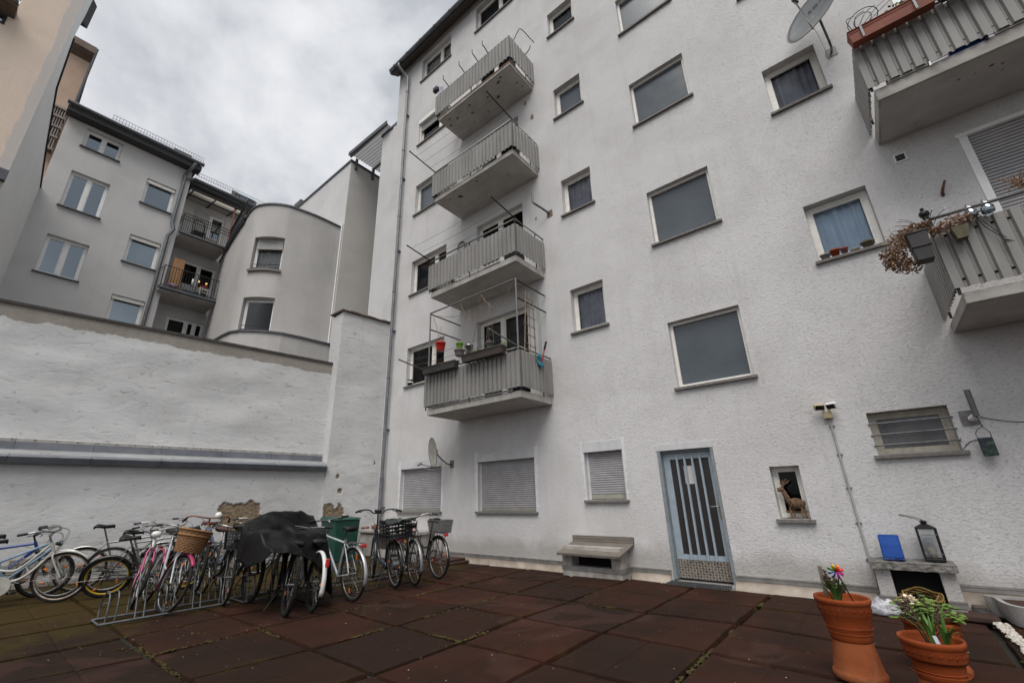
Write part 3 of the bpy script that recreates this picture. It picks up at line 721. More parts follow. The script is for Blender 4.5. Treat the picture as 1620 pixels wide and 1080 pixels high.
# wooden ladder trellis leaning inside the cage, net of green string
lad = thing('ladder_trellis', 'narrow bamboo ladder trellis at the right end of the lowest balcony', 'trellis', (-4.95,-.9,4.2))
BAMB = M('bamboo', (.27,.20,.12), (.18,.13,.08), sc=30, rough=.8)
mb = MB(); mb.rod((-5.12,-1.0,4.15),(-5.06,-.95,5.68),.014,6); mb.rod((-5.10,-.62,4.15),(-5.08,-.66,5.6),.014,6); mb.rod((-5.1,-.82,4.15),(-5.07,-.8,5.72),.010,6); mb.build('pole', BAMB, lad)
mb = MB()
for z in (4.45,4.68,4.9,5.12,5.36,5.55): mb.rod((-5.09,-1.02,z+.02),(-5.09,-.6,z-.02),.010,6)
mb.build('rung', BAMB, lad)
mb = MB()
for k in range(3): mb.tube(spline([(-5.05,-.5-k*.06,5.7),(-5.03,-.48-k*.05,5.1),(-5.08,-.42-k*.04,4.3)],4), .004, 4)
mb.build('string', M('green_string', (.05,.13,.08), rough=.8), lad)
TEAL = M('teal_cloth', (.02,.22,.30), (.015,.17,.24), sc=14, rough=.9)
mb = MB()
mb.grid(lambda s,t: V((-5.055 + .02*math.sin(t*9), -.62+.2*s, 4.30 - .28*t + .10*(1-abs(2*t-1))*0 + .015*math.sin(s*9))), 8, 8)
tag(recentre(mb.build('cloth', TEAL, thick=.012), (-5.05,-.5,4.3)), 'teal cloth hung over the right rail of the lowest balcony', 'cloth')
brush = thing('hand_broom', 'red and black hand broom sticking up behind the teal cloth', 'broom', (-4.98,-.5,4.2))
mb = MB(); mb.rod((-5.06,-.5,4.1),(-4.99,-.44,4.42),.016,8); mb.build('handle', M('broom_red', (.40,.02,.02), rough=.5), brush); mb = MB(); mb.rod((-4.99,-.44,4.42),(-4.95,-.41,4.6),.024,8); mb.build('head', BLACK, brush)
# cup on a sill, coil on a hook, old bracket
cup = thing('mug', 'small dark mug standing on the window sill left of the lowest balcony', 'mug', (-10.16,-.0,4.623))
mb = MB(); mb.lathe([(0,0),(.075,0),(.085,.16),(.08,.165),(.07,.15),(0,.14)],16,(-10.16,.0,4.623)); mb.build('cup', M('mug_dark', (.02,.02,.03), rough=.35), cup); mb = MB(); mb.torus((-10.16,-.0,4.70),(0,0,1),.0875,.012,16,6,2.2); mb.build('band', WHITEP, cup)
mb = MB()
for k in range(4): mb.torus((-8.0+.01*k,-.03-.012*k,8.47),(0,1,0),.14+.008*k,.010,28,5)
tag(recentre(mb.build('hose_coil', STRING), (-8,-.03,8.47)), 'coil of pale cable hanging on the wall beside a balcony door', 'cable coil')
wire = M('sheet_blue', (.20,.22,.34), (.55,.55,.6), sc=22, rough=.9)
mb = MB(); mb.grid(lambda s,t: V((-8.06+.18*s+.03*t, -1.02-.04*math.sin(s*8+t*3), 14.1-.62*t-.1*s)), 10, 10)
tag(recentre(mb.build('hung_cloth', wire, thick=.01), (-8,-1.05,13.9)), 'blue and white cloth hung out at the left end of the topmost balcony', 'cloth')
lampb = thing('wall_lamp', 'small dark lamp at the left end of the topmost balcony', 'lamp', (-8.25,-1.0,14.1))
mb = MB(); mb.box(-8.36,-8.16,-1.08,-.95,14.02,14.2,.02); mb.build('housing', STEELD, lampb); mb = MB(); mb.rod((-8.22,-1.0,14.02),(-8.05,-1.0,13.6),.014,6); mb.build('stem', STEELG, lampb)
br = thing('wall_bracket', 'bent white steel bracket on the wall right of the third-highest balcony', 'bracket', (-4.87,0,8.15))
mb = MB(); mb.tube(spline([(-4.87,-.0,8.14),(-4.96,-.16,8.24),(-5.08,-.35,8.36),(-5.12,-.38,8.44),(-5.12,-.38,8.7)],4), .028, 8); mb.build('arm', GALV, br); mb = MB(); mb.box(-4.95,-4.79,-.012,-.001,8.05,8.24); mb.build('base_plate', SANDST, br)
# right balcony planters -------------------------------------------------------
p3 = trough('planter_box', 'terracotta coloured planter on the upper right balcony', 1.10,2.0,-1.37,-1.19,7.34,7.53, M('terracotta_plastic', (.26,.065,.03), (.20,.05,.025), sc=5, rough=.6), pg)
mb = MB()
for x in (1.25,1.8): mb.box(x-.012,x+.012,-1.385,-1.372,7.33,7.55); mb.box(x-.012,x+.012,-1.385,-1.15,7.545,7.553)
mb.build('strap', GALV, p3)
mb = MB(); leaf_cluster(mb, (1.7,-1.27,7.58), .16, 60, .05, rnd, (1.3,.4,.5)); mb.build('plant', M('planter_green', (.12,.17,.03), (.2,.22,.05), sc=10), p3)
mb = MB()
for k in range(5): mb.tube(spline([(1.2+k*.0,-1.27,7.52),(1.15+.1*k,-1.3,7.8-.02*k),(1.25+.12*k,-1.26,7.86)],4), .005, 4)
mb.torus((1.33,-1.2,7.78),(.2,1,.1),.17,.006,28,5); mb.torus((1.33,-1.2,7.78),(.2,1,.1),.1,.005,24,5); mb.build('wire_support', STEELD, p3)
p4 = trough('planter_box', 'dark wooden planter with trailing plants next to the terracotta one', 2.02,2.75,-1.36,-1.19,7.36,7.52, PLASB, pg)
mb = MB(); leaf_cluster(mb, (2.3,-1.3,7.5), .2, 120, .05, rnd, (1.5,.5,.7)); mb.build('plant', M('dark_foliage', (.03,.045,.015), (.06,.05,.03), sc=10), p4)
# lower right: dried hanging plants, box on the corner, lanterns on the rail
dp = thing('dried_plant_basket', 'bushy brown dried plant in a dark corner box of the lower right balcony', 'plant', (1.0,-1.4,4.1))
mb = MB(); mb.hexa([(.92,-1.46,3.86),(1.06,-1.46,3.86),(1.06,-1.28,3.86),(.92,-1.28,3.86),(.89,-1.5,4.21),(1.07,-1.5,4.21),(1.07,-1.26,4.21),(.89,-1.26,4.21)])
mb.tube([(.89,-1.5,4.2),(1.07,-1.5,4.2),(1.07,-1.26,4.2),(.89,-1.26,4.2)], .012, 6, closed=True); mb.tube([(.905,-1.485,4.02),(1.067,-1.485,4.02),(1.067,-1.27,4.02),(.905,-1.27,4.02)], .008, 5, closed=True)
mb.build('box', PLAST, dp)
rnd = random.Random(21)
def dry(mb, pts, n, size):
    for (x,y,z,r) in pts: leaf_cluster(mb, (x,y,z), r, n, size, rnd, (1,1,1))
mb = MB(); dry(mb, [(.86,-1.36,4.22,.11),(.98,-1.36,4.27,.10),(.80,-1.36,4.10,.12),(.74,-1.36,4.0,.11),(.78,-1.36,3.90,.11),(.86,-1.34,3.85,.10),(.70,-1.37,4.05,.09),(1.08,-1.34,4.3,.07),(.69,-1.37,3.92,.07)], 170, .034); mb.build('dried_leaves', DRY, dp)
mb = MB(); dry(mb, [(.84,-1.38,4.18,.13),(.75,-1.4,3.98,.13),(.95,-1.38,4.27,.1)], 150, .030); stems(mb, (.85,-1.36,4.1), 40, .2, .22, rnd); mb.build('dried_flowers', DRY2, dp)
dp2 = thing('dried_plant_pot', 'small olive square pot with dried flowers on the lower right rail', 'plant', (1.33,-1.36,4.0))
mb = MB(); mb.hexa([(1.285,-1.44,4.0),(1.37,-1.44,4.0),(1.37,-1.35,4.0),(1.285,-1.35,4.0),(1.26,-1.47,4.14),(1.40,-1.47,4.14),(1.40,-1.33,4.14),(1.26,-1.33,4.14)]); mb.build('pot', M('olive_pot', (.17,.16,.10), (.12,.11,.07), sc=14, rough=.8), dp2)
mb = MB(); dry(mb, [(1.22,-1.4,4.2,.07),(1.3,-1.4,4.22,.08),(1.38,-1.4,4.22,.08),(1.46,-1.38,4.25,.06),(1.15,-1.4,4.18,.06)], 150, .032); mb.build('dried_flowers', M('dried_rose', (.42,.30,.235), (.28,.18,.13), sc=30), dp2)
ol = thing('globe_light', 'black globe solar light on a post at the corner of the lower right balcony', 'lamp', (1.13,-1.3,4.4))
mb = MB(); mb.rod((1.13,-1.31,4.2),(1.13,-1.31,4.40),.022,8); mb.build('stem', STEELG, ol); mb = MB(); mb.ball((1.13,-1.31,4.47),.05,14,10); mb.ball((1.125,-1.31,4.54),.02,8,6); mb.rod((1.13,-1.31,4.40),(1.13,-1.31,4.43),.03,10); mb.build('globe', BLACK, ol)
sl = thing('spray_light', 'fan of thin black stems with white tips above the dried plant', 'light stake', (1.1,-1.34,4.25))
mb = MB(); tips = MB()
for dx, dz in ((-.3,.13),(-.26,.19),(-.22,.24),(-.2,.26),(.06,.27),(.1,.26),(.2,.22),(-.31,.08)):
    e = V((1.1+dx,-1.36,4.22+dz)); mb.tube(spline([(1.12,-1.33,4.2), V((1.11+dx*.5,-1.35,4.23+dz*.62)), e],4), .0035, 4); tips.ball(e, .009, 6, 5)
mb.build('stem', BLACK, sl); tips.build('tip', WHITEP, sl)
gj = 'glass jar lights hooked on the lower right handrail'
for k, (x, lb) in enumerate(((1.47,'glass jar light hooked to the rail beside the dried flowers'),(1.60,'glass jar light hooked to the rail, right of the other jar'))):
    j = thing('jar_light', lb, 'lantern', (x,-1.30,4.28), gj)
    mb = MB(); mb.lathe([(0,0),(.05,0),(.055,.01),(.055,.07),(.035,.09),(.035,.10),(0,.10)], 16, (x,-1.36,4.24)); mb.build('jar', GLASSR, j); mb = MB(); mb.lathe([(0,.10),(.04,.10),(.04,.125),(0,.125)],16,(x,-1.36,4.24)); mb.tube(spline([(x,-1.36,4.36),(x,-1.33,4.42),(x,-1.285,4.43),(x,-1.27,4.40)],3), .005, 5); mb.build('lid', CHROME, j)
mb = MB(); mb.tube(spline([(1.50,-1.345,4.24),(1.53,-1.345,4.1),(1.60,-1.345,3.95),(1.63,-1.345,3.88)],4), .005, 4); mb.tube(spline([(1.505,-1.35,4.24),(1.55,-1.345,4.12),(1.64,-1.345,3.9)],4), .004, 4)
for k in range(5): mb.rod((1.63,-1.345,3.89),(1.60+.02*k,-1.35,3.84),.004,4)
tag(recentre(mb.build('plant_tie', STEELD), (1.55,-1.345,4.2)), 'thin dark wire dangling down the corrugated sheet of the lower right balcony', 'wire')
mb = MB(); leaf_cluster(mb, (1.95,-1.3,4.5), .13, 130, .03, rnd, (1.2,.5,.8)); stems(mb, (1.9,-1.3,4.42), 22, .2, .18, rnd)
tag(recentre(mb.build('dried_sprig', DRY), (1.9,-1.3,4.42)), 'spiky dried sprig behind the lower right handrail at the photo edge', 'plant')
# small pots on the sill of the curtained window
sg = 'pots on the sill of the light blue curtained window'
for lb, x, r, h, m, nm in (('grey stone bowl at the left end of the light blue window sill',.14,.07,.075,M('stone_grey', (.25,.24,.21), (.18,.17,.15), sc=30, rough=.9, bump=.5, bsc=60),'bowl'),('small clean terracotta pot on the light blue window sill',.27,.065,.11,TERRA,'flower_pot'),
        ('dull pink pot on the light blue window sill',.385,.05,.10,M('pink_pot', (.25,.09,.085), (.19,.06,.06), sc=20, rough=.8),'flower_pot'),('small grey stone on the light blue window sill',.51,.06,.045,M('stone_grey'  , (.25,.24,.21)),'stone'),('mossy clay pot lying on the light blue window sill',.67,.085,.09,M('mossy_pot', (.17,.14,.09), (.11,.10,.06), sc=20, rough=.95),'flower_pot')):
    t = thing(nm, lb, 'pot' if nm != 'stone' else 'stone', (x,-.0,4.833), sg); mb = MB()
    if nm == 'stone': mb.ball((x,0,4.833+h*.45), r, 10, 6, (1.1,.6,.5))
    else: mb.lathe([(0,0),(r*.7,0),(r*.93,h*.72),(r*1.03,h*.73),(r*1.06,h),(r*.9,h),(r*.85,h*.8),(0,h*.78)], 16, (x,0,4.833), sy=.75)
    mb.build('body', m, t)
def translucent(name, c, f):
    m = bpy.data.materials.new(name); t = nt(m); t.nodes.clear(); o = t.nodes.new('ShaderNodeOutputMaterial'); mx = t.nodes.new('ShaderNodeMixShader'); mx.inputs[0].default_value = f
    d = new(t, 'ShaderNodeBsdfDiffuse', Color=c4(c)); tl = new(t, 'ShaderNodeBsdfTranslucent', Color=c4(c)); t.links.new(d.outputs[0], mx.inputs[1]); t.links.new(tl.outputs[0], mx.inputs[2]); t.links.new(mx.outputs[0], o.inputs[0]); return m
# ------------------------------------------------------------------ boundary wall on the left
ca, sa = math.cos(math.radians(83.5)), math.sin(math.radians(83.5))
bw = thing('boundary_wall', 'long white painted wall with a lead-grey ledge and a taller pier beside the drainpipe', 'wall', (-12,-4,0))
PW = Pl((-11.42,0), (ca,sa), (sa,-ca))       # face plane of the pier; u runs towards the house (u=0 at the house)
def in_poly(u, z, P):
    c = False; n = len(P)
    for i in range(n):
        a, b = P[i], P[i-1]
        if (a[1] > z) != (b[1] > z) and u < (b[0]-a[0])*(z-a[1])/(b[1]-a[1]+1e-12)+a[0]: c = not c
    return c
def wavy_wall(mb, pl, u0, u1, z0, z1, w, nu, nz, amp, seed, carve=()):
    if not hasattr(mb, 'bare'): mb.bare = []
    def chip(u, z):
        q = V((u*7, z*7, seed)); r = V((u*23, z*23, seed)); uu = u + .05*mnoise.noise(q) + .022*mnoise.noise(r); zz = z + .05*mnoise.noise(q+V((9,0,0))) + .022*mnoise.noise(r+V((9,0,0)))
        return any(in_poly(uu, zz, P) for P in carve)
    def fn(s, t):
        u = u0+(u1-u0)*s; z = z0+(z1-z0)*t
        e = min(s, 1-s, t, 1-t)*8; e = min(1, e)
        h = chip(u, z) if carve else False; mb.bare.append(1.0 if h else 0.0)
        if h: w_ = w + .028 + .014*mnoise.noise(V((u*14, z*22, 2)))
        else: w_ = w
        return pl.p(u, w_ + amp*e*mnoise.noise(V((u*.8+seed, z*1.6, seed))) + amp*.4*e*mnoise.noise(V((u*2.7, z*4.1, seed+3))), z)
    mb.grid(fn, nu, nz)
m = SMOOTHW
# upper wall: white below, a bare grey-brown band under the capping
UP = bpy.data.materials.new('painted_masonry_band'); t = nt(UP); b = t.nodes['Principled BSDF']; Lk = t.links.new
def upper_mat():
    src = MATS['painted_masonry']; m = src.copy(); m.name = 'painted_masonry_with_bare_band'; t = m.node_tree; b = t.nodes['Principled BSDF']; L = t.links.new
    old = b.inputs['Base Color'].links[0].from_socket
    g = t.nodes.new('ShaderNodeNewGeometry'); sx = t.nodes.new('ShaderNodeSeparateXYZ'); L(g.outputs['Position'], sx.inputs[0])
    n = new(t, 'ShaderNodeTexNoise', Scale=2.2, Detail=7.0, Roughness=.65); L(g.outputs['Position'], n.inputs['Vector'])
    a = new(t, 'ShaderNodeMath', operation='MULTIPLY_ADD'); L(n.outputs['Fac'], a.inputs[0]); a.inputs[1].default_value = .34; L(sx.outputs['Z'], a.inputs[2])
    r = new(t, 'ShaderNodeMapRange'); r.inputs['From Min'].default_value = 5.18; r.inputs['From Max'].default_value = 5.20; L(a.outputs[0], r.inputs['Value'])
    n2 = new(t, 'ShaderNodeTexNoise', Scale=9.0, Detail=6.0); L(g.outputs['Position'], n2.inputs['Vector'])
    bare = mixc(t, n2.outputs['Fac'], (.26,.235,.205), (.36,.335,.30))
    L(mixc(t, r.outputs['Result'], old, bare), b.inputs['Base Color']); return m
bpy.data.materials.remove(UP)
UPM = upper_mat()
mb = MB(); wavy_wall(mb, PW, -12.5, -1.58, 2.45, 5.32, .40, 90, 26, .035, 2.0)
p = PW.p
for a in (0,): mb.quad(p(-12.5,.4,5.32), p(-1.58,.4,5.32), p(-1.58,.75,5.32), p(-12.5,.75,5.32)); mb.quad(p(-12.5,.75,-.05), p(-1.58,.75,-.05), p(-1.58,.75,5.32), p(-12.5,.75,5.32))
mb.build('wall', UPM, bw)
def bare_mat():
    m = MATS['painted_masonry'].copy(); m.name = 'painted_masonry_chipped'; t = m.node_tree; b = t.nodes['Principled BSDF']; L = t.links.new
    old = b.inputs['Base Color'].links[0].from_socket; g = t.nodes.new('ShaderNodeNewGeometry'); at = t.nodes.new('ShaderNodeAttribute'); at.attribute_name = 'bare'
    n = new(t, 'ShaderNodeTexNoise', Scale=11.0, Detail=8.0, Roughness=.7); L(g.outputs['Position'], n.inputs['Vector'])
    col = ramp(t, n.outputs['Fac'], [(.32, (.10,.075,.05)), (.5, (.24,.18,.12)), (.68, (.34,.27,.19))])
    L(mixc(t, at.outputs['Fac'], old, col), b.inputs['Base Color']); return m
CHIP = bare_mat()
def finish(mb, nm, parent):
    n = len(mb.v); o = mb.build(nm, CHIP, parent); a = o.data.attributes.new('bare', 'FLOAT', 'POINT'); a.data.foreach_set('value', mb.bare + [0.0]*(n-len(mb.bare))); return o
hole = [(-3.98,.80),(-3.62,.72),(-3.18,.55),(-2.92,.72),(-2.90,1.05),(-3.10,1.13),(-3.14,1.40),(-3.35,1.43),(-3.62,1.38),(-3.92,1.40),(-4.06,1.25),(-3.94,1.08)]
mb = MB(); wavy_wall(mb, PW, -12.5, -4.6, -.06, 2.42, .05, 70, 20, .03, 7.0); wavy_wall(mb, PW, -4.6, -2.4, -.06, 2.42, .05, 130, 130, .02, 7.0, [hole, [(-3.3,.1),(-2.9,.08),(-2.8,.3),(-3.2,.34)]]); wavy_wall(mb, PW, -2.4, -1.595, -.06, 2.42, .05, 12, 20, .02, 7.0)
mb.quad(p(-12.5,.05,2.42), p(-1.595,.05,2.42), p(-1.595,.4,2.42), p(-12.5,.4,2.42)); finish(mb, 'lower_wall', bw)
mb = MB(); mb.hexa([p(-12.5,.36,5.32),p(-1.60,.36,5.32),p(-1.60,.80,5.32),p(-12.5,.80,5.32),p(-12.5,.345,5.375),p(-1.60,.345,5.375),p(-1.60,.80,5.42),p(-12.5,.80,5.42)]); mb.build('coping', M('coping_dark', (.13,.12,.11), (.085,.08,.075), sc=7, rough=.8), bw)
# sheet-metal ledge: clip strip, upstand, slope, fascia, in lengths
mb = MB(); u = -12.5
strip = MB(); slope = MB(); fas = MB()
uu = [-12.5,-11.2,-9.95,-8.8,-7.6,-6.45,-5.3,-4.1,-2.95,-1.62]
for i in range(len(uu)-1):
    a, b = uu[i]+.004, uu[i+1]-.004
    strip.hexa([p(a,.37,2.60),p(b,.37,2.60),p(b,.41,2.60),p(a,.41,2.60),p(a,.36,2.66),p(b,.36,2.66),p(b,.41,2.68),p(a,.41,2.68)])
    slope.hexa([p(a,.365,2.46),p(b,.365,2.46),p(b,.41,2.46),p(a,.41,2.46),p(a,.36,2.598),p(b,.36,2.598),p(b,.41,2.598),p(a,.41,2.598)])
    slope.hexa([p(a,-.10,2.28),p(b,-.10,2.28),p(b,.362,2.45),p(a,.362,2.45),p(a,-.10,2.292),p(b,-.10,2.292),p(b,.362,2.462),p(a,.362,2.462)])
    fas.hexa([p(a,-.09,2.165),p(b,-.09,2.165),p(b,-.085,2.165),p(a,-.085,2.165),p(a,-.112,2.279),p(b,-.112,2.279),p(b,-.09,2.279),p(a,-.09,2.279)])
    slope.hexa([p(b-.006,-.10,2.292),p(b+.012,-.10,2.292),p(b+.012,.36,2.462),p(b-.006,.36,2.462),p(b-.006,-.10,2.302),p(b+.012,-.10,2.302),p(b+.012,.36,2.472),p(b-.006,.36,2.472)])
led = slope.build('ledge', ZINC, bw); fas.build('fascia', ZINCD, led); strip.build('clip_strip', M('clip_white', (.50,.49,.46), (.38,.37,.35), sc=9, rough=.7, grime=.4), led)
mb = MB()
for k in range(36): mb.ball(p(-12.3+k*.31,.358,2.635), .011, 6, 4)
mb.build('screw', STEELD, led)
# pier
mb = MB(); wavy_wall(mb, PW, -1.6, -.002, 3.0, 6.96, 0.0, 16, 36, .02, 4.0)
wavy_wall(mb, PW, -1.6, -.002, 0.0, 3.0, 0.0, 100, 170, .02, 4.0, [[(-1.56,.5),(-.98,.5),(-1.0,1.24),(-1.14,1.32),(-1.22,1.16),(-1.34,1.35),(-1.56,1.32)],[(-.20,2.36),(-.15,2.37),(-.14,2.52),(-.18,2.5)],[(-1.24,1.6),(-1.11,1.57),(-1.09,1.69),(-1.18,1.73)],[(-1.31,2.0),(-1.24,1.97),(-1.21,2.06),(-1.28,2.08)]])
mb.quad(p(-1.6,0,-.05), p(-1.6,0,6.96), p(-1.6,.75,6.96), p(-1.6,.75,-.05)); mb.quad(p(-1.6,.75,-.05), p(-1.6,.75,6.96), p(0,.75,6.96), p(0,.75,-.05))
pier = finish(mb, 'pier', bw)
mb = MB()
for k in range(6):
    a = -1.66+k*.278; zt = 6.96 + .015*(k % 2); mb.hexa([p(a,-.07,zt),p(a+.29,-.07,zt),p(a+.29,.85,zt+.10),p(a,.85,zt+.10),p(a,-.075,zt+.05),p(a+.29,-.075,zt+.045),p(a+.29,.85,zt+.15),p(a,.85,zt+.155)])
mb.build('pier_tile', M('clay_tile', (.13,.085,.065), (.08,.06,.05), sc=12, rough=.9, bump=.4), pier)
# brick plinth showing through at the wall foot
mb = MB()
for r in range(6):
    for k in range(26):
        a = -8.0+k*.245+(.12 if r % 2 else 0)
        if a > -1.8: continue
        if mnoise.noise(V((a*.7,r*.5,3))) < -.12: continue
        mb.pbox(PW, a, a+.232, .012+.01*mnoise.noise(V((a*3,r,1))), .06, .02+r*.082, .02+r*.082+.072)
mb.build('brick_plinth', M('painted_brick', (.36,.34,.32), (.24,.22,.2), sc=4, rough=.9, bump=.5, bsc=30, grime=.5), bw)

# low light-shaft curb between pier and the first shutter
ls = thing('light_shaft', 'low grey masonry light shaft with a slab top beneath the left shutter', 'light shaft', (-10.2,-.3,0))
mb = MB(); mb.box(-11.36,-10.6,-.52,-.004,-.03,.56); mb.box(-10.6,-9.3,-.52,-.48,-.03,.18); mb.box(-9.3,-8.92,-.52,-.004,-.03,.56); mb.box(-10.6,-9.3,-.06,-.004,.18,.56); mb.build('masonry', CONC, ls)
mb = MB(); mb.box(-11.38,-8.86,-.58,-.003,.562,.64,.012); mb.build('slab', CONC, ls)
mb = MB()
for k in range(14): mb.box(-10.56+k*.092,-10.545+k*.092,-.505,-.495,.18,.56)
mb.build('grille', RUST, ls)
rb = thing('rubble', 'heap of brown rubble on the light shaft slab by the drainpipe', 'rubble', (-11.0,-.3,.64)); mb = MB(); rnd = random.Random(5)
for k in range(26): mb.ball((-11.05+rnd.gauss(0,.16),-.3+rnd.gauss(0,.07),.665+.04*abs(rnd.gauss(0,.6))), rnd.uniform(.03,.07), 7, 5, (1,.8,.6))
mb.build('brick_shards', M('rubble_red', (.20,.09,.06), (.12,.08,.06), sc=14, rough=.95), rb)

# ------------------------------------------------------------------ grey rear house (faces +x)
gh = thing('grey_house', 'grey rendered house with white double windows and stacked balconies beyond the wall', 'building', (-22,-6,0))
GX = -21.0; GP = Pl((GX,0), (0,1), (1,0))
A = (-8.16,-7.02); B = (-6.0,-4.96)
gA = [(A[0],A[1],z0,z1) for z0, z1 in ((14.78,15.66),(12.0,13.60),(9.24,10.76),(6.4,7.9))]
gB = [(B[0],B[1],z0,z1) for z0, z1 in ((13.36,14.60),(10.57,11.81),(7.75,9.12))]
mb = MB(); wall_with_holes(mb, GP, -8.76, -4.56, 0, 15.95, gA+gB, .22)
mb.quad((GX,-4.56,0),(GX,-4.56,15.95),(-22.1,-4.56,15.95),(-22.1,-4.56,0)); mb.quad((GX,-8.76,0),(-30,-8.76,0),(-30,-8.76,15.95),(GX,-8.76,15.95)); mb.quad((GX,-8.76,15.95),(GX,-4.56,15.95),(-30,-4.56,15.95),(-30,-8.76,15.95))
LP = Pl((-22.1,0),(0,1),(1,0))
lh = [(-3.92,-2.62,12.58,14.72),(-3.95,-2.55,9.82,11.95),(-3.95,-2.55,7.0,9.15)]
wall_with_holes(mb, LP, -4.56, -1.2, 0, 15.6, lh, .12)
mb.build('wall', GREYR, gh)
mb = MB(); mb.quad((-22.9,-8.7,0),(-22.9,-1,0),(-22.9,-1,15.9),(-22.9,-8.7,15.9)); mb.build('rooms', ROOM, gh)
for k, h in enumerate(gA):
    w = window(gh, GP, *h, mull=((h[0]+h[1])/2,), fr=FRAME2, pane=GLASSR, sillm=SILLD, sill_out=.09, fw_=.07)
for h in gB:
    w = window(gh, GP, *h, fr=FRAME2, pane=GLASSR, sillm=SILLD, sill_out=.09, fw_=.07); q = MB(); q.pbox(GP, h[0]+.02, h[1]-.02, .05, .14, h[3]-.16, h[3]-.02); q.build('blind_box', FRAME, w)
w = window(gh, LP, *lh[0], mull=(-3.22,), fr=FRAME2, pane=GLASSR, sill=False, depth=.08, fw_=.06); shutter(w, LP, -3.92,-3.24,12.58,14.72, zb=12.9, box=.0, depth=.04, rails=False, slat=.06, m=M('shutter_white', (.5,.5,.49), (.44,.44,.43), sc=5))
window(gh, LP, *lh[1], mull=(-3.22,), fr=FRAME2, pane=GLASSD, sill=False, depth=.08, fw_=.06); window(gh, LP, *lh[2], mull=(-3.22,-2.9), fr=FRAME2, pane=GLASSD, sill=False, depth=.08, fw_=.06)
# balcony slabs and railings
def loggia(zb, x1, y0, y1, th, rails, bars, rh=.95):
    mb = MB(); mb.box(-22.1, x1, y0, y1, zb, zb+th, .03); s = mb.build('balcony', CONCU, gh)
    mb = MB(); mb.box(x1-.06, x1+.07, y0-.05, y1, zb+th*.55, zb+th+.015); mb.rod((x1+.075,y0-.05,zb+th*.5),(x1+.075,y1,zb+th*.5),.055,8); mb.build('gutter', ZINCD, s)
    mb = MB(); zt = zb+th+rh; x = x1+.02
    for z in rails: mb.tube([(-21.3,y0+.0,zb+th+z),(x,y0,zb+th+z),(x,y1,zb+th+z)], .018, 6)
    for k in range(bars+1): mb.rod((x,y0+(y1-y0)*k/bars,zb+th-.05),(x,y0+(y1-y0)*k/bars,zt),.010 if k % 6 else .018,5)
    mb.build('railing', STEELD, s); return s
l1 = loggia(12.44, -20.75, -4.50, -2.66, .13, (.95,.80,.65), 24)
l2 = loggia(9.66, -20.6, -4.72, -2.62, .16, (.95,.08), 21)
# glazed pergola under the upper eaves
mb = MB(); mb.hexa([(-22.1,-4.5,15.05),(-20.7,-4.5,14.80),(-20.7,-2.2,14.80),(-22.1,-2.2,15.05),(-22.1,-4.5,15.07),(-20.7,-4.5,14.82),(-20.7,-2.2,14.82),(-22.1,-2.2,15.07)]); pr = mb.build('awning_panel', translucent('milky_panel', (.72,.69,.64), .8), gh)
mb = MB(); mb.rod((-20.68,-4.5,14.78),(-20.68,-2.2,14.78),.05,8); mb.rod((-21.4,-4.5,14.9),(-21.4,-2.2,14.9),.03,8)
for y in (-4.4,-3.5,-2.6): mb.rod((-20.68,y,14.77),(-22.1,y,15.02),.03,6)
mb.build('awning_beam', STEELD, pr)
mb = MB(); mb.rod((-20.72,-2.68,12.6),(-20.72,-2.68,14.78),.035,8); mb.build('awning_post', M('rust_red_post', (.20,.07,.045), (.13,.05,.035), sc=9), pr)
# eaves, gutters, snow guard, skylight, chimney
mb = MB(); mb.box(-21.0,-20.55,-8.85,-4.35,15.80,16.02); mb.box(-29,-20.62,-8.80,-4.40,16.03,16.16); ro = mb.build('roof', M('eave_dark', (.045,.045,.05), (.03,.03,.033), sc=9, rough=.7), gh)
mb = MB(); mb.rod((-20.5,-8.9,16.10),(-20.5,-4.30,16.10),.085,10); mb.rod((-21.0,-4.45,15.52),(-21.0,-.8,15.52),.085,10); mb.build('gutter', ZINCD, ro)
mb = MB(); mb.box(-24,-21.05,-4.5,-.8,15.30,15.56); mb.hexa([(-21.05,-4.5,15.5),(-21.05,-.8,15.5),(-25,-.8,17.2),(-25,-4.5,17.2),(-21.05,-4.5,15.57),(-21.05,-.8,15.57),(-25,-.8,17.28),(-25,-4.5,17.28)]); mb.build('lower_roof', ROOFD, ro)
mb = MB()
for (x, y0, y1, z) in ((-20.58,-7.6,-4.35,16.34),(-20.98,-4.4,-.9,15.78)):
    for zz in (.0,.17): mb.rod((x,y0,z+zz),(x,y1,z+zz),.009,5)
    n = int((y1-y0)/.10)
    for k in range(n+1): mb.rod((x,y0+(y1-y0)*k/n,z-.1),(x,y0+(y1-y0)*k/n,z+.17),.007,4)
mb.build('snow_guard', STEELG, ro)
mb = MB(); mb.box(-21.7,-21.3,-5.35,-4.75,16.1,16.75); mb.box(-21.75,-21.25,-5.4,-4.7,16.75,16.83); mb.build('chimney', ZINCD, ro)
mb = MB(); mb.hexa([(-21.6,-2.6,15.9),(-21.6,-1.6,15.9),(-22.3,-1.6,16.3),(-22.3,-2.6,16.3),(-21.45,-2.6,16.1),(-21.45,-1.6,16.1),(-22.2,-1.6,16.7),(-22.2,-2.6,16.7)]); sk = mb.build('skylight', STEELD, ro); mb = MB(); mb.quad((-21.44,-2.5,16.14),(-21.44,-1.7,16.14),(-22.15,-1.7,16.72),(-22.15,-2.5,16.72)); mb.quad((-21.5,-2.55,15.93),(-21.5,-1.65,15.93),(-21.43,-1.65,16.08),(-21.43,-2.55,16.08)); mb.build('skylight_pane', GLASSR, sk)
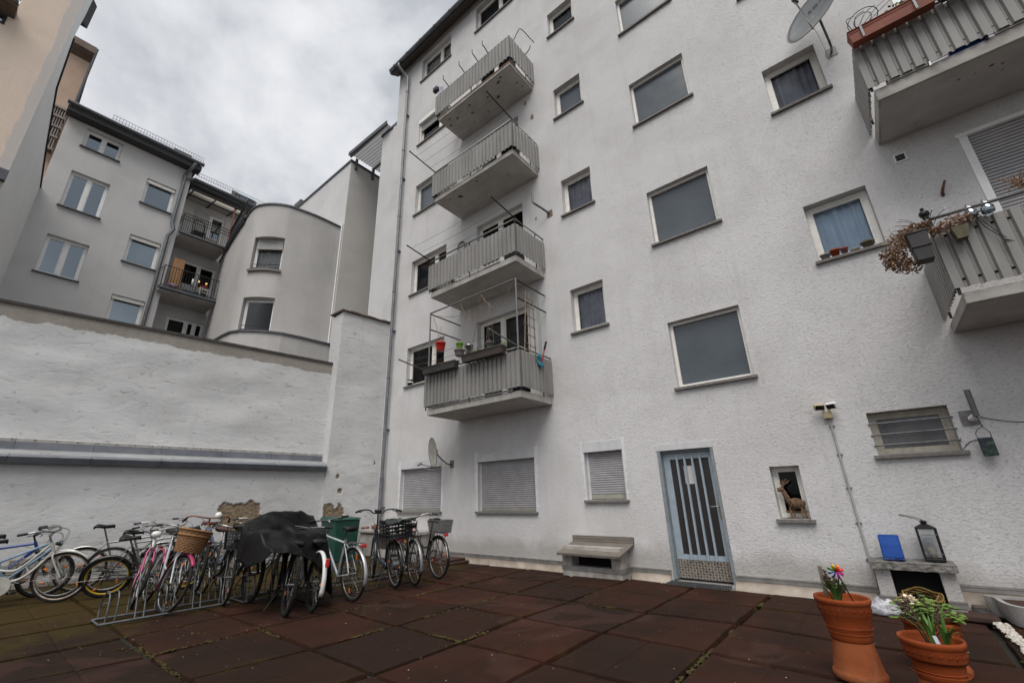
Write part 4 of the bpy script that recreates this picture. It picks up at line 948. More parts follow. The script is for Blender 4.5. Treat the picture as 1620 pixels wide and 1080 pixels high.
mb = MB(); mb.tube(spline([(-20.5,-4.62,16.02),(-20.6,-4.70,15.75),(-20.9,-4.80,15.5),(-20.9,-4.80,15.2)],4), .07, 10); mb.rod((-20.9,-4.80,15.2),(-20.9,-4.82,12.9),.065,10); mb.tube([(-20.9,-4.82,12.9),(-20.85,-4.72,12.6),(-20.9,-4.85,12.25),(-20.9,-4.87,6)], .065, 10); mb.tube([(-20.8,-4.4,15.45),(-20.9,-4.6,15.35),(-20.9,-4.8,15.3)],.055,8)
mb.build('downpipe', GALV, gh)
# balcony clutter
rnd = random.Random(9)
def balc(nm, lab, cat, fn, loc):
    t = thing(nm, lab, cat, loc); fn(t); return t
def fboard(t):
    mb = MB(); mb.hexa([(-20.85,-4.42,9.84),(-20.85,-4.02,9.84),(-20.9,-4.02,9.84),(-20.9,-4.42,9.84),(-20.95,-4.42,11.4),(-20.95,-4.02,11.4),(-21.0,-4.02,11.4),(-21.0,-4.42,11.4)]); mb.build('board', M('orange_wood', (.36,.19,.085), (.27,.135,.06), sc=4, rough=.7, stretch=(6,6,.5)), t)
balc('wooden_board', 'tall orange wooden board leaning at the left of the rear balcony', 'board', fboard, (-20.9,-4.2,9.84))
def fchair(t):
    for x in (-20.95,-20.7):
        for y in (-3.32,-2.98): mb = MB(); mb.rod((x,y,9.84),(x,y,10.32),.018,6); mb.build('leg', WHITEP, t)
    mb = MB()
    for k in range(4): mb.box(-20.98+k*.08,-20.93+k*.08,-3.35,-2.95,10.28,10.30)
    mb.build('seat', WHITEP, t); mb = MB()
    for k in range(2): mb.rod((-20.72,-3.33,10.08+k*.16),(-20.72,-2.97,10.08+k*.16),.02,6)
    mb.build('stretcher', WHITEP, t)
balc('white_stool', 'low white metal stool on the rear balcony below the wooden board level', 'stool', fchair, (-20.8,-3.1,9.84))
def ftable(t):
    mb = MB(); mb.box(-21.3,-20.95,-4.0,-2.9,10.3,10.36); mb.build('tabletop', M('grey_board', (.2,.2,.21), rough=.7), t); mb = MB(); mb.quad((-20.94,-4.0,9.86),(-20.94,-3.3,9.86),(-20.94,-3.3,10.34),(-20.94,-4.0,10.34)); mb.build('side_panel', M('grey_board', (.2,.2,.21)), t)
    for y in (-3.95,-2.95): mb = MB(); mb.rod((-21.1,y,9.84),(-21.1,y,10.3),.02,6); mb.build('leg', STEELD, t)
balc('balcony_table', 'grey side table against the window on the rear balcony', 'table', ftable, (-21.1,-3.5,9.84))
def fclut(t):
    mb = MB()
    for k in range(5): mb.ball((-20.75,-3.85+k*.14,9.95+rnd.random()*.06),.09,8,6,(1,1.2,.6))
    mb.build('bags', M('dark_bags', (.03,.035,.045), (.07,.13,.14), sc=6, rough=.7), t)
balc('shopping_bags', 'dark bags heaped at the foot of the grey table', 'bag', fclut, (-20.75,-3.5,9.84))
mb = MB(); leaf_cluster(mb, (-21.1,-3.15,10.5), .16, 70, .09, rnd, (1,1.6,.6)); tag(recentre(mb.build('red_flowers', M('red_flower', (.55,.04,.015), (.35,.03,.015), sc=9)), (-21.1,-3.1,10.36)), 'bright red flowers on the grey table of the rear balcony', 'flowers')
mb = MB(); mb.lathe([(0,0),(.05,0),(.05,.3),(0,.3)],12,(-20.95,-3.6,10.36)); tag(recentre(mb.build('candle', WHITEP), (-20.95,-3.6,10.36)), 'white candle standing on the grey table of the rear balcony', 'candle')
mb = MB(); mb.lathe([(0,0),(.13,0),(.2,.18),(.2,.2),(0,.2)],14,(-20.75,-4.3,9.84)); tag(recentre(mb.build('washing_bowl', M('pale_bowl', (.36,.34,.40), (.3,.1,.2), sc=6)), (-20.75,-4.3,9.84)), 'pale bowl by the wooden board on the rear balcony', 'bowl')
def fchair2(t):
    mb = MB(); mb.box(-21.4,-21.0,-4.0,-3.55,13.0,13.05); mb.build('seat', BLACK, t); mb = MB(); mb.tube(spline([(-21.35,-4.0,12.6),(-21.35,-4.0,13.2),(-21.4,-3.95,13.75),(-21.4,-3.6,13.75),(-21.35,-3.55,13.2),(-21.35,-3.55,12.6)],4), .02, 6); mb.build('back_frame', BLACK, t)
    for y in (-4.0,-3.55): mb = MB(); mb.rod((-21.0,y,12.57),(-21.0,y,13.0),.02,6); mb.build('leg', BLACK, t)
balc('folding_chair', 'black metal chair on the uppermost rear balcony', 'chair', fchair2, (-21.2,-3.8,12.57))
def fbench(t):
    mb = MB()
    for k in range(5): mb.box(-21.35+k*.09,-21.28+k*.09,-3.5,-2.95,12.85,12.88)
    mb.build('seat', WHITEP, t)
    for x in (-21.3,-21.0):
        for y in (-3.45,-3.0): mb = MB(); mb.rod((x,y,12.57),(x,y,12.85),.02,6); mb.build('leg', WHITEP, t)
balc('slatted_table', 'low white slatted table on the uppermost rear balcony', 'table', fbench, (-21.2,-3.2,12.57))
# warm lamps seen through the balcony door
for k, y in enumerate((-3.02,-2.72)):
    mb = MB(); mb.ball((-22.55,y,11.35-.0*k), .05, 10, 8); m = bpy.data.materials.new('lamp_glow'); t = nt(m); t.nodes['Principled BSDF'].inputs['Emission Color'].default_value = (1,.55,.2,1); t.nodes['Principled BSDF'].inputs['Emission Strength'].default_value = 1.6
    tag(recentre(mb.build('ceiling_lamp', m), (-22.55,y,11.35)), 'glowing warm lamp seen through the rear balcony door, ' + ('left' if k == 0 else 'right') + ' of two', 'lamp', 'lamps behind the rear balcony door')

# ------------------------------------------------------------------ rounded wing
tw = thing('rounded_wing', 'curved warm-grey rendered wing with two barred windows', 'building', (-17,-1.5,0))
plan = [(-22.1,-2.47),(-20.75,-2.66),(-18.6,-2.93),(-17.4,-3.04),(-16.8,-3.09),(-16.42,-3.06),(-16.22,-2.98),(-15.44,-2.20),(-15.36,-1.8),(-15.29,-1.4),(-15.25,-.96),(-15.24,-.115)]
# refine the curve between the window jambs
aw, bwp = V((-16.22,-2.98)), V((-15.44,-2.20)); arc = []
for k in range(1, 10):
    t = k/10; q = aw.lerp(bwp, t); nrm = V((.70,-.71)); arc.append(tuple(q + nrm*.17*4*t*(1-t)*.62))
xy = lambda P, n: [(q.x, q.y) for q in spline([(a,b,0) for a,b in P], n)]
_l = xy(plan[:7] + [arc[0]], 4)[:-4]; _r = xy([arc[-1]] + plan[7:], 4)[4:]
pts = _l + arc + _r; i0 = len(_l)-1; i1 = i0+10
mb = MB(); win = [(9.60,11.0),(7.12,8.45)]; zt = 12.44
zs = [0, 7.12, 8.45, 9.60, 11.0, zt]; n_ = len(pts)
mb.add([(x,y,z) for z in zs for x,y in pts], [(j*n_+i, j*n_+i+1, (j+1)*n_+i+1, (j+1)*n_+i) for j in range(5) for i in range(n_-1) if not (i0 <= i < i1 and j in (1, 3))], True)
mb.poly([(x,y,zt) for x,y in pts] + [(-22.1,-.115,zt)])
inn = V((-.70,.71))*.28
for z0, z1 in win:
    A3, B3 = V((aw.x,aw.y,0)), V((bwp.x,bwp.y,0)); I = V((inn.x,inn.y,0)); Z0, Z1 = V((0,0,z0)), V((0,0,z1))
    mb.quad(A3+Z0, A3+Z1, A3+I+Z1, A3+I+Z0); mb.quad(B3+Z1, B3+Z0, B3+I+Z0, B3+I+Z1)
    top = [V((x,y,z1)) for x,y in [tuple(aw)]+arc+[tuple(bwp)]]; mb.poly(top + [B3+I+Z1, A3+I+Z1]); bot = [V((x,y,z0)) for x,y in [tuple(aw)]+arc+[tuple(bwp)]]; mb.poly([A3+I+Z0, B3+I+Z0] + bot[::-1])
mb.build('wall', TOWERR, tw)
TP = Pl(aw, (bwp-aw), (.70,-.71)); Lw = (bwp-aw).length
for k, (z0, z1) in enumerate(win):
    w = window(tw, TP, .02, Lw-.02, z0+.02, z1-.01, depth=.2, fr=FRAME2, pane=(GLASS if k == 0 else GLASSD), sill=False, mull=(), curtain=(LACE if k == 0 else None))
    if k == 0: shutter(w, TP, .03, Lw-.03, z0+.02, z1-.01, zb=z1-.46, depth=.14, box=.0, slat=.05, rails=False, m=M('shutter_white', (.5,.5,.49)))
    mb = MB()
    for zz in (z0+.12, z0+.26): mb.rod(TP.p(.05,.04,zz), TP.p(Lw-.05,.04,zz), .014, 6)
    mb.build('bar', STEELD, w)
    mb = MB(); A2 = [tuple(aw)]+arc+[tuple(bwp)]; o = []
    if k == 0:
        ctr = V((-16.35,-2.25))
        out = [V(q)+unit(V((*q,0))-V((*ctr,0))).xy*.09 for q in A2]
        F0 = [V((q.x,q.y,z0-.10)) for q in out]; F1 = [V((q.x,q.y,z0)) for q in out]; B1 = [V((q[0],q[1],z0+.012))+V((inn.x,inn.y,0))*.4 for q in A2]; B0 = [v-V((0,0,.1)) for v in B1]
        n = len(out)
        mb.add(F0+F1+B1+B0, [(i,i+1,n+i+1,n+i) for i in range(n-1)]+[(n+i,n+i+1,2*n+i+1,2*n+i) for i in range(n-1)]+[(3*n+i,3*n+i+1,i+1,i) for i in range(n-1)]+[(0,n,2*n,3*n),(n-1,4*n-1,3*n-1,2*n-1)]); mb.build('sill', SILL, w)
    else:
        for q in range(9): leaf_cluster(mb, TP.p(.1+q*.05,-.02,z0+.07), .05, 8, .04, rnd)
        mb.build('flower_box', DRY, w)
def band(pl_pts, z0, z1, out, mat, nm, parent):
    mb = MB(); n = len(pl_pts); o = []
    for i, q in enumerate(pl_pts):
        a = V(pl_pts[max(i-1,0)]); b = V(pl_pts[min(i+1,n-1)]); d = (b-a).normalized(); o.append(V(q)+V((d.y,-d.x))*out)
    I = [V(q) for q in pl_pts]
    for z, in ((z0,),): pass
    vs = [V((q.x,q.y,z0)) for q in I]+[V((q.x,q.y,z0)) for q in o]+[V((q.x,q.y,z1)) for q in o]+[V((q.x,q.y,z1)) for q in I]
    mb.add(vs, [(j*n+i, j*n+i+1, (j+1)*n+i+1, (j+1)*n+i) for j in range(3) for i in range(n-1)], False); return mb.build(nm, mat, parent)
band(pts, zt-.0, zt+.07, .05, ZINCD, 'coping', tw)
sk_ = [(-18.5,-3.33),(-17.2,-3.34),(-16.45,-3.32),(-15.92,-3.27),(-15.53,-3.1),(-15.18,-2.75),(-14.93,-2.38),(-14.78,-2.05),(-14.70,-1.5),(-14.64,-.43),(-14.64,-.11)]
mb = MB()
for i in range(len(sk_)-1): a, b = sk_[i], sk_[i+1]; mb.add([(a[0],a[1],0),(b[0],b[1],0),(b[0],b[1],6.9),(a[0],a[1],6.9)], [(0,1,2,3)], True)
mb.poly([(x,y,6.9) for x,y in sk_]+[(-18.5,-.11,6.9)]); mb.build('lower_storey', TOWERR, tw)
band(sk_, 6.9, 6.97, .05, ZINCD, 'coping', tw)
# roof-terrace gutter and railing along the straight part
mb = MB(); mb.tube([(-20.75,-2.72,12.47),(-18.6,-3.0,12.47),(-17.4,-3.1,12.47)], .075, 8); mb.tube([(-20.75,-2.73,12.33),(-18.6,-3.01,12.33),(-17.6,-3.08,12.33)], .05, 8); mb.build('gutter', ZINCD, tw)
mb = MB()
for z in (13.5,13.35,13.2): mb.tube([(-20.72,-2.68,z),(-18.6,-2.96,z),(-17.7,-3.04,z)], .018, 6)
for k in range(22): x = -20.7+k*.14; mb.rod((x,-2.68-(x+20.7)*.123,12.5),(x,-2.68-(x+20.7)*.123,13.5),.009,4)
mb.build('railing', STEELD, tw)

# ------------------------------------------------------------------ tall flat-roofed block, neighbour wall, canopy
fb = thing('flat_roofed_block', 'tall windowless pale block rising behind the rounded wing', 'building', (-17,2,0))
mb = MB(); mb.box(-28,-15.0,-.11,9,0,15.86); o = mb.build('body', BLOCKW, fb)
mb = MB(); mb.quad((-14.997,-.11,0),(-14.997,9,0),(-14.997,9,15.86),(-14.997,-.11,15.86)); mb.build('flank', BLOCKF, fb)
mb = MB(); mb.box(-28.05,-14.95,-.16,9.05,15.862,15.96); mb.box(-20.4,-19.7,-.17,.4,15.96,16.25); mb.build('coping', ZINCD, fb)
mb = MB(); mb.rod((-15.08,-.16,7),(-15.08,-.16,12.6),.03,8); mb.build('joint_strip', FRAME2, fb)
cn = thing('roof_canopy', 'corrugated roof canopy on posts over the top of the pale block', 'canopy', (-14,.8,15.9))
mb = MB(); n = 40
def fc(s, t): return V((-15.05+2.75*s, -.22+3.2*t, 16.28 - .12*s + .02*math.sin(t*150)))
mb.grid(fc, 8, 240); mb.build('sheet', translucent('canopy_sheet', (.30,.30,.30), .6), cn)
mb = MB()
for y in (-.15,1.0,2.4): mb.box(-15.04,-12.3,y-.04,y+.04,16.10,16.2)
mb.build('rafter', STEELG, cn)
for y in (.12,1.0,2.4): mb = MB(); mb.box(-14.99,-14.90,y-.05,y+.05,15.55,16.12); mb.build('post', ZINCD, cn)
mb = MB(); mb.hexa([(-15.1,-.24,16.18),(-12.25,-.24,16.06),(-12.25,-.20,16.06),(-15.1,-.20,16.18),(-15.1,-.24,16.36),(-12.25,-.24,16.24),(-12.25,-.20,16.24),(-15.1,-.20,16.36)]); mb.build('edge_trim', ZINCD, cn)
nb = thing('narrow_white_house', 'narrow strip of white house between the drainpipe and the pale block', 'building', (-12.4,1,0))
mb = MB(); mb.box(-12.85,-11.845,.05,9,0,15.98); mb.box(-12.1,-11.846,.02,.049,0,15.98); mb.build('wall', BLOCKW, nb); mb = MB(); mb.box(-12.92,-11.85,.0,9.05,15.982,16.10); mb.build('coping', ZINCD, nb)

# ------------------------------------------------------------------ peach houses at the far left
ph = thing('peach_house', 'near peach coloured house with a bare grey strip along its corner', 'building', (-17,-11,0))
def peach_mat():
    m = PEACH.copy(); m.name = 'peach_render_bare_corner'; t = m.node_tree; b = t.nodes['Principled BSDF']; L = t.links.new
    old = b.inputs['Base Color'].links[0].from_socket; g = t.nodes.new('ShaderNodeNewGeometry'); sx = t.nodes.new('ShaderNodeSeparateXYZ'); L(g.outputs['Position'], sx.inputs[0])
    n = new(t, 'ShaderNodeTexNoise', Scale=1.1, Detail=6.0, Roughness=.6); L(g.outputs['Position'], n.inputs['Vector'])
    a = new(t, 'ShaderNodeMath', operation='MULTIPLY_ADD'); L(n.outputs['Fac'], a.inputs[0]); a.inputs[1].default_value = .26; L(sx.outputs['Y'], a.inputs[2])
    r = new(t, 'ShaderNodeMapRange'); r.inputs['From Min'].default_value = -9.315; r.inputs['From Max'].default_value = -9.285; L(a.outputs[0], r.inputs['Value'])
    L(mixc(t, r.outputs['Result'], old, (.58,.535,.50)), b.inputs['Base Color']); return m
mb = MB()
yc = -9.20
mb.quad((-16,-10.28,0),(-16,yc,0),(-16,yc,19.5),(-16,-10.28,19.5)); mb.quad((-16,-14,0),(-16,-10.28,0),(-16,-10.28,14.62),(-16,-14,14.62))
mb.quad((-16,-10.28,14.62),(-16,-10.28,19.5),(-17.2,-10.28,19.5),(-17.2,-10.28,14.62))
mb.build('front_wall', peach_mat(), ph)
mb = MB(); prof = [(-16,-9.2,0),(-16,-9.2,19.5),(-17.2,-9.095,19.5),(-16.98,-9.114,17.2),(-16.68,-9.141,15.68),(-17.2,-9.095,13.98),(-19.3,-8.91,13.0),(-21.2,-8.74,12.35),(-21.2,-8.74,0)]
mb.poly(prof); mb.build('side_wall', FLANK, ph)
mb = MB()
ed = [prof[4],prof[5],prof[6],prof[7]]
mb.tube([V(q)+V((0,.012,0)) for q in ed]+[V((-21.2,-8.72,9))], .035, 6)
mb.build('verge', STEELD, ph)
mb = MB(); mb.hexa([(-16.9,-9.4,17.05),(-17.5,-9.0,17.05),(-17.5,-9.6,17.05),(-16.9,-9.7,17.05),(-16.7,-9.4,18.2),(-17.5,-8.98,18.2),(-17.5,-9.6,18.2),(-16.9,-9.7,18.2)]); mb.build('roof_edge', ROOFD, ph)
mb = MB(); mb.box(-16.6,-15.55,-14,-10.24,14.74,14.85); mb.hexa([(-15.98,-14,14.62),(-15.5,-14,14.8),(-15.5,-10.24,14.8),(-15.98,-10.24,14.62),(-15.98,-14,14.70),(-15.5,-14,14.9),(-15.5,-10.24,14.9),(-15.98,-10.24,14.70)]); mb.rod((-15.47,-14,14.98),(-15.47,-10.22,14.98),.07,8); mb.build('eaves', M('brown_eaves', (.16,.11,.08), (.10,.07,.05), sc=6), ph)
mb = MB(); mb.box(-16.01,-15.97,-14,-10.36,14.28,14.60); wv = mb.build('window', STEELD, ph); mb = MB(); mb.quad((-15.965,-14,14.31),(-15.965,-10.42,14.31),(-15.965,-10.42,14.56),(-15.965,-14,14.56)); mb.build('pane', GLASSR, wv)
mb = MB(); mb.hexa([(-16,-10.5,9.55),(-15.85,-10.5,9.55),(-15.85,-9.19,9.55),(-16,-9.19,9.55),(-16,-10.5,10.0),(-15.85,-10.5,9.9),(-15.85,-9.19,9.85),(-16,-9.19,9.95)]); mb.build('ledge', ZINCD, ph)
pf = thing('far_peach_house', 'distant peach house with wooden eaves behind the grey house', 'building', (-24,-10,0))
mb = MB(); mb.box(-30,-23,-14,-8.83,0,20.5); mb.build('wall', M('peach_far', (.55,.40,.30), (.47,.34,.255), sc=1.5, rough=.9), pf)
mb = MB(); mb.quad((-23.01,-8.826,0),(-30,-8.826,0),(-30,-8.826,20.5),(-23.01,-8.826,20.5)); mb.build('slate_side', M('slate_side', (.13,.125,.12), (.09,.088,.085), sc=8, rough=.9, stretch=(1,1,5)), pf)
mb = MB(); mb.box(-30.2,-22.7,-14.2,-8.78,20.5,20.62); mb.hexa([(-23,-14,20.3),(-22.6,-14,20.6),(-22.6,-8.78,20.6),(-23,-8.78,20.3),(-23,-14,20.5),(-22.6,-14,20.95),(-22.6,-8.78,20.95),(-23,-8.78,20.5)]); mb.build('eaves', M('brown_eaves', (.16,.11,.08)), pf)
mb = MB(); mb.rod((-22.62,-8.76,20.9),(-23.05,-8.79,17),.05,6); mb.build('gutter', ZINCD, pf)
mb = MB()
for k in range(6): mb.box(-23.0,-22.72,-9.34+k*.075,-9.30+k*.075,15.1,17.2)
for z in (15.1,15.7,16.2,16.7,17.15): mb.box(-23.0,-22.68,-9.36,-8.88,z,z+.09)
mb.build('louvre_balcony', M('weathered_wood', (.33,.29,.26), (.2,.17,.15), sc=8, rough=.9), pf)
# ------------------------------------------------------------------ bicycles
def paint(name, c, rough=.3): return M('paint_'+name, c, tuple(x*.8 for x in c), sc=9, rough=rough, grime=.2, grime_c=(.08,.06,.045), coat=.3)
WHEELS = {}
def text_mesh(cu):
    o = bpy.data.objects.new('lettering', cu); COL.objects.link(o); bpy.context.view_layer.update()
    me = bpy.data.meshes.new_from_object(o.evaluated_get(bpy.context.evaluated_depsgraph_get())); mats = [m for m in cu.materials]
    bpy.data.objects.remove(o); bpy.data.curves.remove(cu)
    if not me.materials:
        for m in mats: me.materials.append(m)
    n = bpy.data.objects.new('lettering', me); COL.objects.link(n); return n
def wheel_mesh(R, tr, rimm, spokes=28, key=''):
    k = (round(R,3), round(tr,3), rimm.name, spokes)
    if k in WHEELS: return WHEELS[k]
    rim = MB(); Rr = R - tr*1.9
    prof = [(Rr+.004,-.011),(Rr+.006,.011),(Rr-.012,.007),(Rr-.016,0),(Rr-.012,-.007)]
    seg = 44; vs = []; fs = []; n = len(prof)
    for i in range(seg):
        a = 2*PI*i/seg
        for r, w in prof: vs.append((r*math.cos(a), w, r*math.sin(a)))
    for i in range(seg):
        j = (i+1) % seg
        for q in range(n): fs.append((i*n+q, i*n+(q+1) % n, j*n+(q+1) % n, j*n+q))
    rim.add(vs, fs, True)
    hub = MB(); hub.tube([(0,-.035,0),(0,.035,0)], .016, 12)
    for s in (-1,1): hub.disc((0,s*.03,0),(0,s,0),.028,.004,16)
    hub.tube([(0,-.065,0),(0,.065,0)], .006, 8)
    sp = MB()
    for i in range(spokes):
        s = 1 if i % 2 else -1; a = 2*PI*i/spokes; b = a + (.32 if (i//2) % 2 else -.32)
        sp.tube([(.024*math.cos(b), s*.028, .024*math.sin(b)), ((Rr-.012)*math.cos(a), 0, (Rr-.012)*math.sin(a))], .0013, 3, caps=False)
    ty = MB(); ty.torus((0,0,0),(0,1,0),R-tr,tr,48,8,1.0)
    if tr > .024:
        for i in range(60):
            a = 2*PI*i/60
            for w in (-.014,.014): 
                c = V(((R-.001)*math.cos(a), w, (R-.001)*math.sin(a))); d = V((math.cos(a),0,math.sin(a))); tt = V((-math.sin(a),0,math.cos(a)))
                ty.hexa([c-tt*.009-V((0,.008,0)), c+tt*.009-V((0,.008,0)), c+tt*.009+V((0,.008,0)), c-tt*.009+V((0,.008,0))] + [q+d*.004 for q in (c-tt*.007-V((0,.006,0)), c+tt*.007-V((0,.006,0)), c+tt*.007+V((0,.006,0)), c-tt*.007+V((0,.006,0)))])
    WHEELS[k] = (rim, hub, sp, ty); return WHEELS[k]

def bike(name, label, rear, front, col, style='city', R=.345, tr=.019, wb=1.08, lean=6, steer=0, rimm=ALU, fender=None, rack=None, guard=None, saddle_z=.94, bar='city', forkm=None, grip=BLACK, barm=CHROME, basket=None, rbasket=None, zf=0, zr=0, light=True, tail=True, saddlem=BLACK, seatpost=CHROME, reflect=True, stand=True, extra=None, rise=0, tyre=RUBBER, lettering=None, scale=1.04, group='bicycles parked against the boundary wall', hub_r=None):
    root = thing(name, label, 'bicycle', (0,0,0), group)
    St = V((wb-.165, 0, .70)); hd = unit((-.36,0,.93)); Ht = St + hd*.14
    BB = V((.44,0,.285)); sd = unit((-.34,0,.94)); SC_ = BB + sd*.50; RA = V((0,0,R)); FA = V((wb,0,R))
    RS = Matrix.Translation(St) @ Matrix.Rotation(math.radians(steer), 4, hd) @ Matrix.Translation(-St)
    def P(nm, mb, m, parent=root, **kw): return mb.build(nm, m, parent, **kw)
    f = MB()
    tb = .0165 if style != 'mtb' else .021
    if style == 'city':         # low step-through: two curved tubes
        dn = spline([St+hd*.01, St+V((-.12,0,-.17)), St+V((-.27,0,-.33)), BB+V((.03,0,.03)), BB],5); f.tube(dn, tb*1.15, 10)
        up_ = spline([Ht-hd*.02, Ht+V((-.12,0,-.17)), Ht+V((-.30,0,-.35)), BB+sd*.22],5); f.tube(up_, tb, 10)
        f.rod(dn[8], up_[8], .009, 6)
    elif style == 'trap':       # straight lowered tubes
        f.rod(St+hd*.03, BB, tb*1.2, 10); f.rod(Ht-hd*.02, BB+sd*.30, tb, 10)
    elif style == 'ebike':      # one thick low tube
        dn = spline([Ht-hd*.03, St+V((-.05,0,-.12)), St+V((-.19,0,-.34)), BB+V((.06,0,.02))],6); f.tube(dn, [.036]*3+[.034]*(len(dn)-3), 12); f.ball(BB+V((.01,0,0)), .075, 12, 8, (1,.6,.9))
    elif style == 'mtb':
        f.tube([St+hd*.03, BB+V((.02,0,.02))], .024, 12); f.tube([Ht-hd*.03, SC_-sd*.02], .019, 10)
    else:                       # diamond
        f.rod(St+hd*.03, BB, tb*1.15, 10); f.rod(Ht-hd*.025, SC_-sd*.02, tb, 10)
    f.rod(BB, SC_ + sd*.03, tb, 10); f.rod(St, Ht, .021, 12)
    for s in (-1,1):
        f.tube(spline([BB+V((-.04,s*.03,0)), (.22,s*.045,.31), (.02,s*.06,R)],4), .010, 8)
        f.tube(spline([SC_+V((0,s*.015,-.03)), (.15,s*.04,.60), (.01,s*.06,R+.01)],4), .008, 8)
    fr_o = P('frame', f, col)
    if lettering:
        cu = bpy.data.curves.new('lettering', 'FONT'); cu.body = lettering; cu.size = .058; cu.extrude = .0008; cu.align_x = 'CENTER'; cu.materials.append(WHITEP)
        lo = text_mesh(cu); lo.parent = fr_o
        mid = (St+hd*.03).lerp(BB, .45); dx = unit(St+hd*.03-BB)
        for_ = -1
        ez = V((0,-1,0)); ex = dx; ey = ez.cross(ex); mm = Matrix((ex,ey,ez)).transposed().to_4x4(); mm.translation = mid - V((0,.0255,0)) - ey*.02; lo.matrix_local = mm
    # wheels: the rim mesh is the part, hub, spokes and tyre its pieces
    rim, hub, sp, ty = wheel_mesh(R, tr, rimm)
    for which, c, Mx in (('r', RA, Matrix.Identity(4)), ('f', FA, RS)):
        T = Mx @ Matrix.Translation(c) @ Matrix.Rotation(random.uniform(0,6), 4, 'Y')
        w = None
        for nm, src, m in (('wheel',rim,rimm),('hub',hub,ALU),('spokes',sp,CHROME),('tyre',ty,tyre)):
            mb = MB(); mb.M = T; mb.add(src.v, src.f); mb.sm = list(src.sm)
            if nm == 'hub' and which == 'r' and hub_r: mb.tube([(0,-.05,0),(0,.05,0)], hub_r, 20)
            o = mb.build(nm, m, w or root)
            if nm == 'wheel': w = o
        if reflect:
            for a in (.4, .4+PI): mb = MB(); mb.M = T; mb.box((R*.68)*math.cos(a)-.028,(R*.68)*math.cos(a)+.028,-.006,.006,(R*.68)*math.sin(a)-.016,(R*.68)*math.sin(a)+.016,.005); mb.build('reflector', ORANGE, w)
    # fork
    fk = MB(); fk.M = RS
    cr = St - hd*.02
    if style == 'mtb':
        for s in (-1,1): fk.rod(cr+V((0,s*.06,.0)), cr+V((0,s*.06,0))-hd*.2, .016, 10); fk.tube([cr+V((0,s*.06,0))-hd*.17, FA+V((-.01,s*.06,.03)), FA+V((0,s*.055,0))], .021, 10)
        fk.box(cr.x-.03,cr.x+.03,-.08,.08,cr.z-.02,cr.z+.025,.01)
    else:
        for s in (-1,1): fk.tube(spline([cr+V((0,s*.012,.01)), cr+V((.012,s*.045,-.06)), cr.lerp(FA,.62)+V((-.012,s*.05,0)), FA+V((0,s*.055,0))],5), [.013]*6+[.012]*5+[.010]*5, 8)
    fork = P('fork', fk, forkm or col)
    # mudguards
    if fender:
        for which, c, Mx, a0, a1 in (('r', RA, Matrix.Identity(4), 15, 190), ('f', FA, RS, 40, 200)):
            g = MB(); g.M = Mx; n = 22; rr = R + .016; vs = []
            a0_, a1_ = (math.radians(a0), math.radians(a1))
            if which == 'r': a0_, a1_ = math.radians(70-40), math.radians(200)
            prof = [(-.027,-.014),(-.02,.0),(0,.005),(.02,0),(.027,-.014)]
            for i in range(n+1):
                a = a0_+(a1_-a0_)*i/n
                for w, dr_ in prof: vs.append((c.x+(rr+dr_)*math.cos(a), w, c.z+(rr+dr_)*math.sin(a)))
            g.add(vs, [(i*5+q, i*5+q+1, (i+1)*5+q+1, (i+1)*5+q) for i in range(n) for q in range(4)], True)
            go = g.build('mudguard', fender, root, thick=.003)
            st_ = MB(); st_.M = Mx
            for s in (-1,1): st_.rod((c.x,s*.055,c.z),(c.x+rr*math.cos(math.radians(185)),s*.026,c.z+rr*math.sin(math.radians(185))),.003,5)
            st_.build('stay', CHROME, go)
    # handlebar
    hb = MB(); hb.M = RS; gms = []; lvs = []
    top = Ht + hd*(.10+rise)
    hb.rod(Ht, top, .012, 10)
    if bar == 'city':
        c = top + V((.05,0,.06)); hb.tube(spline([top, top+V((.03,0,.04)), c],3), .012, 8)
        for s in (-1,1):
            pth = spline([c, c+V((.02,s*.09,.005)), c+V((-.02,s*.20,.03)), c+V((-.12,s*.27,.035)), c+V((-.22,s*.29,.02))],5); hb.tube(pth, .011, 8)
            gm = MB(); gm.M = RS; lv = MB(); lv.M = RS; gms.append(gm); lvs.append(lv)
            e = pth[-1]; d = unit(pth[-1]-pth[-3]); gm.tube([e-d*.02, e+d*.09], .016, 10); lv.tube(spline([pth[-6]+V((.03,0,-.01)), pth[-3]+V((.03,0,-.035)), e+V((.02,s*.01,-.035))],3), .005, 6)
    elif bar == 'high':
        c = top + V((.04,0,.14)); hb.tube(spline([top, top+V((.02,0,.07)), c],3), .014, 8)
        for s in (-1,1):
            pth = spline([c, c+V((0,s*.08,.0)), c+V((-.01,s*.15,.05)), c+V((-.06,s*.26,.06)), c+V((-.13,s*.33,.045))],5); hb.tube(pth, .012, 8)
            gm = MB(); gm.M = RS; lv = MB(); lv.M = RS; gms.append(gm); lvs.append(lv)
            e = pth[-1]; d = unit(pth[-1]-pth[-3]); gm.tube([e-d*.03, e+d*.10], .018, 10); lv.tube(spline([pth[-7]+V((.03,0,0)), pth[-4]+V((.05,0,-.03)), e+V((.04,s*.01,-.02))],3), .006, 6)
    else:
        c = top + V((.06,0,.03)); hb.tube(spline([top, top+V((.03,0,.02)), c],3), .015, 8)
        for s in (-1,1):
            pth = spline([c, c+V((0,s*.14,.015)), c+V((-.02,s*.28,.02))],5); hb.tube(pth, .0125, 8)
            gm = MB(); gm.M = RS; lv = MB(); lv.M = RS; gms.append(gm); lvs.append(lv)
            e = pth[-1]; d = unit(pth[-1]-pth[-3]); gm.tube([e-d*.05, e+d*.07], .018, 10); lv.tube(spline([pth[-5]+V((.02,0,0)), pth[-4]+V((.05,s*.02,-.02)), e+V((.04,0,-.025))],3), .006, 6)
